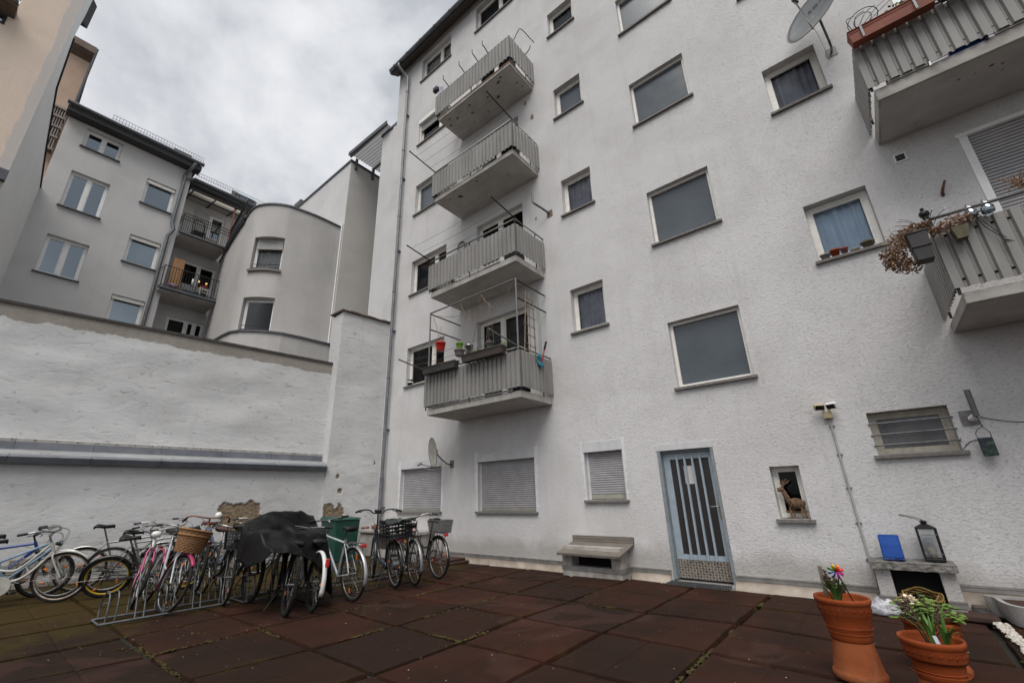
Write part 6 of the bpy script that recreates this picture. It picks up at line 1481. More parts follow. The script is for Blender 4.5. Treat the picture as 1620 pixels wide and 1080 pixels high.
for _ in range(3800):
    x = rnd.uniform(-9.5,-5.3); y = rnd.uniform(-6.8,-.9)
    d = mnoise.noise(V((x*.9,y*.9,2)))*.6 + mnoise.noise(V((x*3,y*3,4)))*.5 - .25*max(0,(x+6.3))
    if d > .12: cush(x,y,rnd.uniform(.006,.016),-.009)
mo = mb.build('moss', MOSS); mo['kind'] = 'stuff'
# fallen petals and grit
mb = MB()
for _ in range(420):
    x = rnd.uniform(-9,3); y = rnd.uniform(-7.2,-.2); s = rnd.uniform(.003,.010)*(1.6 if rnd.random() < .15 else 1); a = rnd.random()*6; z = .012
    mb.add([(x,y,z),(x+s*math.cos(a),y+s*math.sin(a),z+.004),(x+s*1.3*math.cos(a+.8),y+s*1.3*math.sin(a+.8),z),(x+s*math.cos(a+1.6),y+s*math.sin(a+1.6),z+.003)],[(0,1,2,3)])
pt = mb.build('petals', M('petal_white', (.50,.47,.42), (.3,.27,.22), sc=5, rough=.8)); pt['kind'] = 'stuff'
# stack of loose mats, strip of mats at the shaft
st = thing('rubber_mats', 'two loose red-brown rubber mats stacked at the wall left of the metal hood', 'rubber mat', (-8.0,-.3,0))
RM = M('rubber_loose', (.065,.026,.019), (.04,.02,.014), sc=6, rough=.9, bump=.5, bsc=200)
for k, (x0,x1,y0,y1) in enumerate(((-8.75,-7.62,-.62,-.06),(-8.72,-7.72,-.58,-.08))): mb = MB(); mb.box(x0,x1,y0,y1,.0+.052*k,.05+.052*k,.012); mb.build('mat', RM, st)
rm = MB(); rm.box(.02,.62,-.62,-.30,.004,.06,.012); tag(recentre(rm.build('rubber_mat', RM), (.3,-.45,.0)), 'dark red rubber strip mat in front of the stone bench opening', 'rubber mat')

# ------------------------------------------------------------------ metal hood over the cellar shaft
hd_ = thing('cellar_hood', 'low masonry cellar vent with a tread-plate hood beside the blue door', 'vent hood', (-4.3,-.2,0))
mb = MB(); x0,x1,yf = -4.92,-3.74,-.36
mb.box(x0,x1,yf,-.003,-.03,.155); mb.box(x0,-4.72,yf+.002,-.003,.155,.50); mb.box(-3.92,x1,yf+.002,-.003,.155,.50); mb.box(-4.72,-3.92,yf+.003,-.003,.37,.50); mb.build('masonry', M('vent_masonry', (.46,.43,.40), (.30,.27,.24), sc=6, rough=.9, bump=.5, bsc=30, grime=.5), hd_)
mb = MB(); mb.quad((-4.72,-.10,.155),(-3.92,-.10,.155),(-3.92,-.10,.37),(-4.72,-.10,.37)); mb.build('opening', M('shade_black', (.004,.004,.004), rough=1), hd_)  # black sheet: the shade inside the vent put into colour
mb = MB(); mb.box(x0-.008,x1+.008,yf-.012,yf-.002,.10,.175); mb.box(x1,x1+.012,yf,-.01,.10,.175); mb.build('strip', M('strip_metal', (.30,.29,.275)), hd_)
mb = MB(); mb.hexa([(-4.93,-.52,.385),(-3.67,-.52,.385),(-3.615,-.012,.545),(-4.875,-.012,.545),(-4.93,-.52,.391),(-3.67,-.52,.391),(-3.615,-.012,.551),(-4.875,-.012,.551)]); mb.box(-4.875,-3.615,-.012,-.004,.545,.66); mb.hexa([(-4.93,-.526,.355),(-3.67,-.526,.355),(-3.67,-.52,.355),(-4.93,-.52,.355),(-4.93,-.526,.391),(-3.67,-.526,.391),(-3.67,-.52,.391),(-4.93,-.52,.391)])
ho = mb.build('hood', CHECK, hd_)
mb = MB(); nn = unit((0,-.3,.95))
def hf(s, t): 
    a = V((-4.92,-.51,.393)).lerp(V((-3.68,-.51,.393)), s); b = V((-4.87,-.02,.553)).lerp(V((-3.62,-.02,.553)), s); return a.lerp(b,t), V((1,0,0)), unit((0,.95,.3)), nn
beads(mb, hf, 27, 11, .022, .009, .004)
def hf2(s, t): return V((-4.865+1.24*s,-.0125,.555+.1*t)), V((1,0,0)), V((0,0,1)), V((0,-1,0))
beads(mb, hf2, 27, 2, .022, .009, .004); mb.build('tread_bead', CHECKB, ho)
mb = MB(); mb.ball((-3.76,-.20,.34),.012,6,5); mb.ball((-3.76,-.12,.40),.012,6,5); mb.build('screw', STEELD, hd_)

# ------------------------------------------------------------------ stone bench over the right shaft
sb = thing('stone_bench', 'rough concrete slab on two white stub walls over a dark opening, lower right', 'light shaft', (.05,-.3,0))
mb = MB(); n = 40
def fsl(s, t): return V((-.345+.775*s, -.50+.49*t, .535 + .008*mnoise.noise(V((s*7,t*5,1))) + .006*mnoise.noise(V((s*25,t*18,2)))))
mb.grid(fsl, 40, 20)
def ffr(s, t): return V((-.345+.775*s, -.50-.012*mnoise.noise(V((s*14,t*3,5)))-.006*mnoise.noise(V((s*50,t*9,5))), .455+.08*t-.012*(mnoise.noise(V((s*12,0,8))))*(1-t)+.008*mnoise.noise(V((s*7,0,1)))*t))
mb.grid(ffr, 60, 6); mb.box(-.34,.425,-.495,-.02,.455,.53); mb.build('slab', M('weathered_slab', (.27,.255,.235), (.12,.115,.105), sc=14, rough=.95, bump=1, bsc=50, bdist=.02, grime=.5), sb)
mb = MB(); mb.box(-.325,-.175,-.42,-.003,-.03,.454); mb.box(.265,.40,-.42,-.003,-.03,.454); mb.box(-.175,.265,-.42,-.06,-.03,.03); mb.build('stub_wall', WALL, sb)
mb = MB(); mb.box(-.172,.262,-.30,-.28,.03,.45); mb.build('opening', M('shade_black', (.004,.004,.004)), sb)  # black panel painted in for the darkness beneath the slab
mb = MB()
for x0,x1 in ((-.34,-.17),(.262,.42)): mb = MB(); mb.box(x0,x1,-.434,-.423,.09,.16); mb.box(x0,x1,-.44,-.434,.142,.148); mb.build('strip', M('strip_metal', (.30,.29,.275)), sb)
hose = MB(); rnd = random.Random(2)
pts = []
for k in range(150):
    a = k*.21; pts.append((.05+(.165+.02*math.sin(k*.07))*math.cos(a), -.40+.05*math.sin(a)-.06*(k/150), .13+.06*math.sin(a)+.0009*k*.6+.012*math.sin(k*.9)))
hose.tube(spline(pts,2), .010, 6)
hose.tube(spline([(-.08,-.45,.2),(-.18,-.52,.15),(-.28,-.5,.05),(-.31,-.46,.02)],5), .010, 6)
tag(recentre(hose.build('garden_hose', M('hose_ochre', (.22,.13,.02), (.15,.085,.015), sc=20, rough=.5)), (.05,-.4,.1)), 'ochre garden hose coiled in the dark opening of the stone bench', 'hose')
# blue lid, lantern
bl = thing('blue_canister', 'bright blue plastic canister lying on the stone bench', 'canister', (-.08,-.3,.545))
BL = M('bright_blue', (.001,.05,.26), (.001,.038,.20), sc=4, rough=.5, spec=.2)
pr = [(-.38,.545),(-.385,.58),(-.33,.72),(-.24,.815),(-.19,.825),(-.13,.81),(-.12,.545)]
mb = MB(); mb.prism([(-.205,y,z) for y,z in pr], (.205,0,0)); mb.M = Matrix.Identity(4); mb.build('body', BL, bl, bevel=.014); mb = MB(); mb.box(-.21,.005,-.392,-.372,.548,.566,.004); mb.rod((-.1,-.39,.565),(-.02,-.40,.565),.006,6); mb.build('seam', M('dark_blue', (.006,.03,.15), rough=.4), bl)
ln = thing('lantern', 'tall black metal candle lantern with glass sides on the stone bench', 'lantern', (.27,-.2,.545))
mb = MB(); cx,cy = .275,-.2; h = .085
mb.box(cx-h-.008,cx+h+.008,cy-h-.008,cy+h+.008,.545,.575,.004)
for sx_ in (-1,1):
    for sy_ in (-1,1): mb.box(cx+sx_*h-.010,cx+sx_*h+.010,cy+sy_*h-.010,cy+sy_*h+.010,.575,.90)
mb.box(cx-h-.012,cx+h+.012,cy-h-.012,cy+h+.012,.90,.915); 
q = h+.012; mb.hexa([(cx-q,cy-q,.915),(cx+q,cy-q,.915),(cx+q,cy+q,.915),(cx-q,cy+q,.915),(cx-.035,cy-.035,.955),(cx+.035,cy-.035,.955),(cx+.035,cy+.035,.955),(cx-.035,cy+.035,.955)])
mb.lathe([(.028,.955),(.028,.975),(.042,.975),(.02,.998),(0,1.0)],12,(cx,cy,0)); mb.build('frame', BLACK, ln)
mb = MB()
for a,b in (((cx-h,cy-h),(cx+h,cy-h)),((cx+h,cy-h),(cx+h,cy+h)),((cx-h,cy-h),(cx-h,cy+h)),((cx-h,cy+h),(cx+h,cy+h))): mb.quad((a[0],a[1],.58),(b[0],b[1],.58),(b[0],b[1],.885),(a[0],a[1],.885))
mb.build('pane', GLASS, ln)
mb = MB()
for k in range(8): mb.box(cx-.062+k*.0165,cx-.052+k*.0165,cy-h-.013,cy-h-.011,.885,.898)
mb.rod((cx-h,cy-h-.012,.63),(cx+h,cy-h-.012,.63),.004,4); mb.rod((cx-h,cy-h-.012,.84),(cx+h,cy-h-.012,.84),.004,4); mb.build('trim', STEELG, ln)
mb = MB(); mb.tube(spline([(cx+.02,cy,.985),(cx-.06,cy-.02,1.03),(cx-.19,cy-.03,1.062),(cx-.20,cy+.01,1.055),(cx-.08,cy+.02,1.02),(cx-.02,cy,.985)],4), .004, 5); mb.build('handle', STEELD, ln)
mb = MB(); mb.lathe([(0,0),(.035,0),(.035,.12),(.012,.125),(0,.12)],14,(cx,cy,.577)); mb.build('candle', CREAM, ln)
# plastic bag, dish, brick, trough, pebbles
mb = MB(); rnd = random.Random(12)
vs = []; B_ = MB(); B_.ball((0,0,0),1,26,16); 
for v in B_.v:
    q = V((v.x*.145, v.y*.10, max(v.z,-.55)*.095+.05)); k = mnoise.noise(V((v.x*2.2,v.y*2.2,v.z*2.2)))*.35+mnoise.noise(V((v.x*6,v.y*6,v.z*6)))*.22
    q *= (1+k); vs.append((-.33+q.x, -.74+q.y, max(.012,q.z+.012)))
mb.add(vs, B_.f, True)
def bagmat():
    m = bpy.data.materials.new('clear_plastic_bag'); t = nt(m); t.nodes.clear(); L = t.links.new; o = t.nodes.new('ShaderNodeOutputMaterial'); mx = t.nodes.new('ShaderNodeMixShader'); tr = new(t,'ShaderNodeBsdfTransparent',Color=(.9,.9,.92,1)); pb = t.nodes.new('ShaderNodeBsdfPrincipled'); pb.inputs['Base Color'].default_value = (.62,.62,.66,1); pb.inputs['Roughness'].default_value = .3; n = new(t,'ShaderNodeTexNoise',Scale=16.0,Detail=6.0); tc = t.nodes.new('ShaderNodeTexCoord'); L(tc.outputs['Object'],n.inputs['Vector'])
    L(ramp(t,n.outputs['Fac'],[(.35,.25),(.65,.85)]),mx.inputs[0]); L(tr.outputs[0],mx.inputs[1]); L(pb.outputs[0],mx.inputs[2]); bp = new(t,'ShaderNodeBump',Strength=.8,Distance=.02); L(n.outputs['Fac'],bp.inputs['Height']); L(bp.outputs[0],pb.inputs['Normal']); L(mx.outputs[0],o.inputs[0]); return m
tag(recentre(mb.build('plastic_bag', bagmat()), (-.33,-.74,0)), 'crumpled clear white plastic bag on the mats behind the tall pot', 'bag')
mb = MB(); mb.lathe([(0,0),(.06,0),(.075,.02),(.078,.045),(.066,.045),(.06,.02),(0,.018)],24,(.53,-.26,.02)); tag(recentre(mb.build('saucer', M('dark_saucer', (.03,.03,.032), rough=.6)), (.53,-.26,0)), 'black round saucer on the floor beside the stone bench', 'saucer')
mb = MB(); mb.box(.46,.58,-.17,-.06,.0,.09,.012); tag(recentre(mb.build('stone_block', M('brown_stone', (.10,.075,.065), (.07,.055,.05), sc=14, rough=.9, bump=.5)), (.52,-.12,0)), 'brown stone block against the wall behind the black saucer', 'stone')
tr_ = thing('plant_trough', 'whitish curved plant trough filled with dark red rubber, at the right photo edge', 'trough', (1.2,-.4,0))
mb = MB(); out = [(.70,-.55),(.66,-.2),(.68,-.06),(1.9,-.06),(1.95,-.75),(1.2,-.78),(.85,-.72)]; c = V((1.3,-.42)); o = spline([(x,y,0) for x,y in out],5,True); n = len(o)
inn_ = [V((c.x+(q.x-c.x)*.93, c.y+(q.y-c.y)*.88,0)) for q in o]
lo = [V((c.x+(q.x-c.x)*.95, c.y+(q.y-c.y)*.93,0)) for q in o]
vs = [q+V((0,0,.0)) for q in lo]+[q+V((0,0,.20)) for q in o]+[q+V((0,0,.20)) for q in inn_]+[q+V((0,0,.14)) for q in inn_]
mb.add(vs, [(k*n+i,k*n+(i+1)%n,(k+1)*n+(i+1)%n,(k+1)*n+i) for k in range(3) for i in range(n)]); mb.build('shell', M('trough_white', (.42,.41,.40), (.30,.29,.27), sc=6, rough=.85, bump=.4, grime=.4), tr_)
mb = MB(); mb.poly([q+V((0,0,.175)) for q in inn_]); mb.build('filling', RM, tr_)
mb = MB(); rnd = random.Random(4)
for _ in range(330):
    t = rnd.random(); x = .60+.045*t+rnd.uniform(-.045,.05); y = -.62-1.35*t; r = rnd.uniform(.009,.021); mb.ball((x,y,.016+rnd.random()*.01), r, 7, 5, (1,rnd.uniform(.7,1.3),.65))
pb = mb.build('pebbles', M('white_pebble', (.55,.52,.47), (.36,.32,.27), sc=30, rough=.7)); pb['kind'] = 'stuff'

# ------------------------------------------------------------------ terracotta pots
def pot_band(mb, c, r, z, n, amp=.004):
    for k in range(n):
        a = 2*PI*k/n
        p = V((c[0]+r*math.cos(a), c[1]+r*math.sin(a), z)); tx = V((-math.sin(a),math.cos(a),0)); nn = V((math.cos(a),math.sin(a),0))
        pts = [p+tx*.016*math.cos(q*.5)*(1-q*.07)+V((0,0,.010*math.sin(q*.9)))+nn*.001 for q in range(9)]
        mb.tube(pts, amp*.6, 4); mb.ball(p+nn*.0005+tx*.005, .0035, 6, 4)
def planter(name, label, c, s, base_h, rim_r, top, grp=None):
    """bulged pot with rim on an upturned pot"""
    t = thing(name, label, 'flower pot', c, grp); x,y = c[0],c[1]; R = rim_r
    mb = MB(); b = base_h
    mb.lathe([(R*.70,b),(R*.735,b+.01),(R*.745,b+.03),(R*.80,b+.10),(R*.86,(b+top)*.5+.01),(R*.90,top-.125),(R*.915,top-.115),(R*.93,top-.11),(R*.95,top-.05),(R*.96,top-.045),(R*.985,top-.04),(R*1.02,top-.02),(R*1.0,top),(R*.93,top-.002),(R*.90,top-.02),(R*.87,top-.07),(0,top-.075)], 64, (x,y,0)); po = mb.build('pot', TERRA, t)
    mb = MB(); pot_band(mb, (x,y), R*.945, top-.08, 22); mb.torus((x,y,b+.055),(0,0,1),R*.765,.004,48,5); mb.torus((x,y,top-.20),(0,0,1),R*.865,.003,48,5); mb.build('relief', TERRA, po)
    mb = MB(); rnd = random.Random(int(x*100)); 
    def fs(s_, t_): a = 2*PI*s_; r = R*.885*t_; return V((x+r*math.cos(a), y+r*math.sin(a), top-.062+.012*mnoise.noise(V((r*math.cos(a)*20,r*math.sin(a)*20,x)))))
    mb.grid(fs, 40, 10); mb.build('soil', SOIL, t)
    if base_h > .05:
        mb = MB(); mb.lathe([(R*.90,0),(R*.93,.012),(R*.93,.04),(R*.885,.052),(R*.86,.06),(R*.80,b*.5),(R*.705,b-.012),(R*.69,b-.002),(0,b-.002)], 64, (x,y,0)); mb.build('upturned_pot', TERRAL, t)
    return t
px1, py1 = -.47, -3.15
planter('flower_pot', 'tall terracotta pot standing on an upturned pale pot, left of the three', (px1,py1,0), 1, .255, .188, .555, 'terracotta pots on the terrace')
planter('flower_pot', 'nearest terracotta pot at the bottom edge with green strap leaves', (.005,-3.42,0), 1, .155, .175, .398, 'terracotta pots on the terrace')
planter('flower_pot', 'terracotta pot holding the white rose, behind the nearest pot', (.035,-2.62,0), 1, .13, .18, .36, 'terracotta pots on the terrace')
def strap(mb, base, d, L, w, curl, rnd):
    b = V(base); d = unit((d[0],d[1],0)); n = 9; vs = []; side = V((-d.y,d.x,0))
    for k in range(n+1):
        t = k/n; p = b + d*(L*curl*t*t) + V((0,0,L*(t-.35*curl*t**3))); ww = w*(.55+.9*t)*(1-t)**.45 if t < 1 else 0
        ww = w*math.sin(PI*min(1,.12+.88*t))**.7 if t < 1 else .001
        vs += [p-side*ww, p-V((0,0,.0))+d*-.004, p+side*ww]
    mb.add(vs, [(3*k+q,3*k+q+1,3*k+q+4,3*k+q+3) for k in range(n) for q in (0,1)], True)
def hyacinth(label, c, z, leaves, spikes, seed, Lr=(.16,.24)):
    t = thing('hyacinth', label, 'plant', (c[0],c[1],z)); rnd = random.Random(seed); mb = MB()
    for k in range(leaves): a = rnd.random()*2*PI; strap(mb, (c[0]+.035*math.cos(a)*rnd.random(),c[1]+.035*math.sin(a)*rnd.random(),z), (math.cos(a),math.sin(a)), rnd.uniform(*Lr), rnd.uniform(.010,.016), rnd.uniform(.15,.75), rnd)
    mb.build('leaves', LEAF, t)
    mb = MB()
    for dx, dy, h in spikes:
        e = V((c[0]+dx, c[1]+dy, z+h)); b = V((c[0]+dx*.25,c[1]+dy*.25,z)); mb.tube(spline([b, b.lerp(e,.5)+V((0,0,.01)), e],4), .005, 5)
        for k in range(34):
            q = b.lerp(e, .5+.5*rnd.random()); a = rnd.random()*6.28; mb.ball(q+V((.015*math.cos(a),.015*math.sin(a),0)), rnd.uniform(.005,.009), 5, 4)
    mb.build('faded_flower', DEADF, t); return t
hyacinth('green strap-leaved hyacinth with dry brown spikes in the tall pot', (px1-.03,py1), .50, 17, [(-.05,.02,.24),(-.02,-.04,.20),(.07,.02,.15),(.01,.05,.19)], 3)
hyacinth('two thick tufts of bright green strap leaves in the nearest pot', (.02,-3.42), .345, 12, [(-.13,.05,.25),(-.09,.1,.27),(.08,.12,.23)], 9, (.15,.24))
h2 = MB(); rnd = random.Random(15)
for k in range(7): a = rnd.random()*6.28; strap(h2, (.085+.012*math.cos(a),-3.40+.012*math.sin(a),.345), (math.cos(a),math.sin(a)), rnd.uniform(.13,.21), .014, rnd.uniform(.1,.7), rnd)
tag(recentre(h2.build('tulip_leaves', LEAF), (.085,-3.4,.345)), 'upright tuft of tulip leaves right of the hyacinth in the nearest pot', 'plant')
tg = MB(); tg.hexa([(.035,-3.50,.34),(.06,-3.50,.34),(.06,-3.497,.34),(.035,-3.497,.34),(.02,-3.50,.425),(.04,-3.50,.425),(.04,-3.497,.425),(.02,-3.497,.425)]); tag(recentre(tg.build('plant_label', M('label_white', (.6,.66,.72), rough=.5)), (.04,-3.5,.34)), 'small white plant label stuck in the nearest pot', 'plant label')
ro_ = thing('rose', 'leafy green rose with a cream white bloom in the pot behind', 'plant', (.035,-2.62,.30)); rnd = random.Random(31)
mb = MB(); stems(mb, (.035,-2.62,.29), 14, .24, .16, rnd, .004); mb.build('stem', M('rose_stem', (.06,.09,.02), (.08,.05,.03), sc=20), ro_)
mb = MB()
def rleaf(p, a, tilt, s):
    d = V((math.cos(a),math.sin(a),tilt)).normalized(); sd_ = unit(d.cross(V((0,0,1)))); n_ = sd_.cross(d)
    o = [p, p+d*s*.35+sd_*s*.30-n_*s*.04, p+d*s*.75+sd_*s*.22-n_*s*.03, p+d*s-n_*s*.08, p+d*s*.75-sd_*s*.22-n_*s*.03, p+d*s*.35-sd_*s*.30-n_*s*.04, p+d*s*.5+n_*s*.05]
    mb.add(o, [(0,1,6),(1,2,6),(2,3,6),(3,4,6),(4,5,6),(5,0,6)], True)
for _ in range(230):
    a = rnd.random()*6.28; r = .19*rnd.random()**.6; p = V((.035+r*math.cos(a)*1.15,-2.62+r*math.sin(a),.36+.15*rnd.random()*(1.1-r*2.2))); rleaf(p, rnd.random()*6.28, rnd.uniform(-.3,.4), rnd.uniform(.045,.075))
mb.build('leaves', LEAF2, ro_)
mb = MB(); c = V((-.055,-2.66,.495))
for k in range(26):
    a = k*2.4; r = .006+.0014*k; t_ = .9-.05*k; p = c+V((r*math.cos(a),r*math.sin(a),.018-.0013*k)); d = V((math.cos(a),math.sin(a),t_)).normalized(); s_ = .034; sd_ = unit(d.cross(V((0,0,1))))
    mb.add([p-sd_*s_*.3, p+d*s_*.6-sd_*s_*.6, p+d*s_+V((0,0,.002)), p+d*s_*.6+sd_*s_*.6, p+sd_*s_*.3], [(0,1,2,3,4)], True)
mb.ball(c+V((0,0,-.004)), .032, 10, 7, (1,1,.8)); mb.build('bloom', CREAM, ro_)
# pinwheel
pwn = thing('pinwheel', 'rainbow foil pinwheel on a dark stick in the tall pot', 'pinwheel', (px1+.06,py1-.02,.5))
mb = MB(); e = V((px1+.012,py1-.05,.745)); mb.rod((px1+.085,py1-.03,.5), e+V((.0,.01,.01)), .005, 6); mb.rod(e+V((0,.02,0)), e-V((0,.03,0)), .004, 6); mb.build('stick', BLACK, pwn)
fcols = [(.62,.02,.01),(.75,.18,.01),(.78,.55,.01),(.05,.35,.03),(.01,.25,.45),(.02,.05,.40),(.35,.02,.35),(.6,.03,.25)]
eu, ev = unit((.95,.25,.1)), unit((-.05,-.25,.95)); nn = eu.cross(ev)
for k in range(8):
    a = 2*PI*k/8; d = eu*math.cos(a)+ev*math.sin(a); d2 = eu*math.cos(a+.75)+ev*math.sin(a+.75); p = e-V((0,.02,0))
    mb = MB(); mb.add([p, p+d*.035+nn*.012, p+d*.058+nn*.008, p+(d+d2)*.03, p+d2*.02-nn*.010], [(0,1,2,3,4)], True); mb.build('vane', M('foil_%d' % k, fcols[k], rough=.3, metal=.3), pwn, thick=.002)
tg2 = MB(); tg2.box(px1-.115,px1-.085,py1+.02,py1+.028,.55,.765); tag(recentre(tg2.build('wooden_stake', M('grey_stake', (.20,.17,.14), (.12,.1,.085), sc=20, rough=.9)), (px1-.1,py1+.02,.5)), 'grey wooden stake behind the hyacinth in the tall pot', 'stake')

# ------------------------------------------------------------------ things on the wall
fl = thing('floodlight', 'yellowed twin floodlight with a long conduit running down the wall', 'lamp', (-.39,-.05,2.4))
mb = MB(); mb.rod((-.375,-.016,2.36),(-.36,-.016,.18),.0135,8); mb.build('conduit', M('conduit_grey', (.42,.41,.39), (.33,.32,.3), sc=6, rough=.6), fl)
mb = MB()
for z in (.5,.95,1.4,1.85,2.25): mb.box(-.40,-.335,-.022,-.001,z-.008,z+.008)
mb.build('clip', STEELG, fl)
mb = MB(); mb.box(-.435,-.325,-.08,-.001,2.36,2.46,.008); mb.build('sensor', M('yellowed_plastic', (.46,.38,.24), (.4,.33,.2), sc=9, rough=.5), fl)
for s in (-1,1):
    mb = MB(); mb.M = Matrix.Translation((-.38+s*.075,-.11,2.53)) @ Matrix.Rotation(math.radians(-s*18),4,'Z') @ Matrix.Rotation(math.radians(28),4,'X'); mb.box(-.065,.065,-.035,.03,-.04,.045,.01); hdm = mb.build('lamp_head', M('yellowed_plastic', (.46,.38,.24)) if s < 0 else WHITEP, fl)
    q = MB(); q.M = mb.M; q.box(-.052,.052,-.038,-.0355,-.03,.035); q.build('lens', GLASSR, hdm)
    mb = MB(); mb.rod((-.38+s*.02,-.05,2.46),(-.38+s*.06,-.09,2.51),.012,6); mb.build('arm', WHITEP, fl)
wl_ = thing('wall_lamp', 'upright grey tube lamp on a square wall plate right of the barred window', 'lamp', (1.03,-.05,2.2))
mb = MB(); mb.hexa([(.945,-.02,2.105),(1.095,-.02,2.105),(1.095,-.001,2.105),(.945,-.001,2.105),(.945,-.02,2.285),(1.095,-.02,2.285),(1.095,-.001,2.285),(.945,-.001,2.285)]); mb.build('wall_plate', STEELG, wl_)
mb = MB(); mb.rod((1.04,-.02,2.17),(1.075,-.13,2.2),.028,10); 
for k in range(4): mb.torus((1.045+.007*k,-.035-.022*k,2.175+.006*k),(.3,-1,.2),.034,.007,16,6)
mb.build('insulator', WHITEP, wl_)
mb = MB(); mb.tube([(1.075,-.15,2.19),(1.075,-.15,2.52)], .030, 14); mb.build('tube', M('lamp_grey', (.13,.13,.135), (.1,.1,.1), sc=9, rough=.4), wl_)
mb = MB(); mb.rod((1.075,-.15,2.19),(1.09,-.13,2.06),.005,5); mb.tube(spline([(.87,-.006,1.82),(.95,-.006,1.90),(1.03,-.006,1.925)],4), .004, 4); mb.tube(spline([(1.1,-.006,2.2),(1.25,-.006,2.14),(1.45,-.006,2.09),(1.9,-.006,2.06)],4), .004, 4); mb.build('cord', STEELD, wl_)
so = thing('solar_lantern', 'dark patterned solar lantern hanging from the wall lamp', 'lantern', (1.07,-.11,1.85))
mb = MB(); mb.box(1.015,1.14,-.14,-.07,1.72,1.935,.006); mb.build('body', M('lantern_pattern', (.008,.012,.025), (.03,.10,.04), sc=24, rough=.35, contrast=(.5,.6)), so); mb = MB(); mb.tube(spline([(1.02,-.105,1.935),(1.02,-.105,2.0),(1.08,-.105,2.06),(1.135,-.105,2.0),(1.135,-.105,1.935)],5), .004, 5); mb.build('handle', STEELD, so)
vg = thing('wall_vent', 'small square ventilation grille under the upper right balcony', 'vent', (1.345,0,6.1))
mb = MB()
for a in ((1.275,1.42,6.025,6.045),(1.275,1.42,6.15,6.17),(1.275,1.295,6.045,6.15),(1.40,1.42,6.045,6.15)): mb.box(a[0],a[1],-.014,-.001,a[2],a[3])
mb.build('frame', FRAME2, vg); mb = MB(); mb.box(1.295,1.40,-.004,-.001,6.045,6.15); 
mb.build('back', BLACK, vg); mb = MB(); mb.torus((1.325,-.008,6.098),(0,1,0),.024,.006,18,6); mb.torus((1.372,-.008,6.098),(0,1,0),.024,.006,18,6); mb.build('ring', STEELG, vg)
mb = MB(); mb.tube(spline([(1.60,-.0,5.27),(1.60,-.05,5.31),(1.63,-.06,5.39),(1.66,-.065,5.46)],4), [.02]*4+[.018]*4+[.015]*5, 6); tag(recentre(mb.build('wall_hook', RUST), (1.6,0,5.27)), 'rusty bent stub sticking out of the wall above the dried plant', 'hook')
def dish(name, label, c, ax, R, mount, lnb, dishm, back=False, letters=None):
    t = thing(name, label, 'satellite dish', mount); ax = unit(ax); a = V((0,0,1)); e1 = unit(a-ax*a.dot(ax)); e2 = ax.cross(e1); c = V(c)
    mb = MB(); n = 36; vs = []; fs = []; rings = 8
    for i in range(rings+1):
        r = R*i/rings
        for k in range(n): q = 2*PI*k/n; vs.append(c + (e1*math.cos(q)*1.08+e2*math.sin(q))*r + ax*(.16*R*(i/rings)**2))
    for i in range(rings):
        for k in range(n): l = (k+1) % n; fs.append((i*n+k,i*n+l,(i+1)*n+l,(i+1)*n+k))
    mb.add(vs, fs, True); do = mb.build('reflector', dishm, t, thick=.005); mb = MB(); mb.tube([v+ax*.002 for v in mb.v] if False else [c+(e1*math.cos(2*PI*k/48)*1.08+e2*math.sin(2*PI*k/48))*R*1.0+ax*(.16*R) for k in range(48)], .008, 6, closed=True); mb.build('rim', STEELG, do)
    if letters:
        cu = bpy.data.curves.new('lettering','FONT'); cu.body = letters; cu.size = R*.22; cu.extrude = .001; cu.space_character = 1.5; cu.align_x = 'CENTER'; cu.materials.append(STEELD); lo = text_mesh(cu); lo.parent = do
        ex = -e2 if (-e2).x > 0 else e2; ey = ax.cross(ex); mm = Matrix((ex,ey,ax)).transposed().to_4x4(); mm.translation = c + e1*R*.35 + ax*(.16*R*.12+.012) - V(mount); lo.matrix_local = mm
    L_ = V(lnb); m_ = V(mount); back_ = c - ax*.07
    mb = MB(); mb.tube(spline([m_, m_+V((0,-.18,0)), back_-V((0,0,.06)), back_+V((0,0,.05))],4), .018, 8); mb.build('mast', GALV, t); mb = MB(); mb.box(m_.x-.07,m_.x+.07,-.012,-.001,m_.z-.09,m_.z+.09); mb.build('wall_plate', STEELG, t)
    mb = MB(); st_ = c - e1*R*1.06 + ax*.12*R; mb.rod(st_, L_, .011, 8); mb.rod(back_, st_, .012, 6); mb.build('feed_arm', ALU, t)
    mb = MB(); d = unit(c-L_); mb.rod(L_-d*.06, L_+d*.03, .025, 12); mb.rod(L_+d*.03, L_+d*.055, .032, 12); mb.build('feed_horn', M('lnb_brown', (.06,.028,.026), (.04,.022,.02), sc=9, rough=.5) if letters else STEELG, t)
    mb = MB(); mb.tube(spline([L_-d*.05, L_.lerp(st_,.4)+V((0,0,-.07)), st_+V((.02,0,-.06)), m_+V((-.06,-.04,-.02))],5), .005, 5); mb.build('coax_cable', WHITEP, t); return t
DISHG = M('dish_grey', (.20,.205,.21), (.15,.155,.16), sc=3, rough=.35, metal=.2); DISHB = M('dish_beige', (.42,.41,.36), (.33,.32,.275), sc=5, rough=.5)
dish('satellite_dish', 'small beige satellite dish seen almost edge-on above the left shutter', (-8.50,-.42,2.50), (-.42,-.90,-.12), .34, (-8.30,0,2.22), (-8.62,-.80,2.20), DISHB)
dish('satellite_dish', 'large grey lettered satellite dish next to the upper right balcony', (.98,-.48,9.08), (-.50,-.80,.32), .47, (1.06,0,8.58), (.74,-.98,9.05), DISHG, letters='IRON')
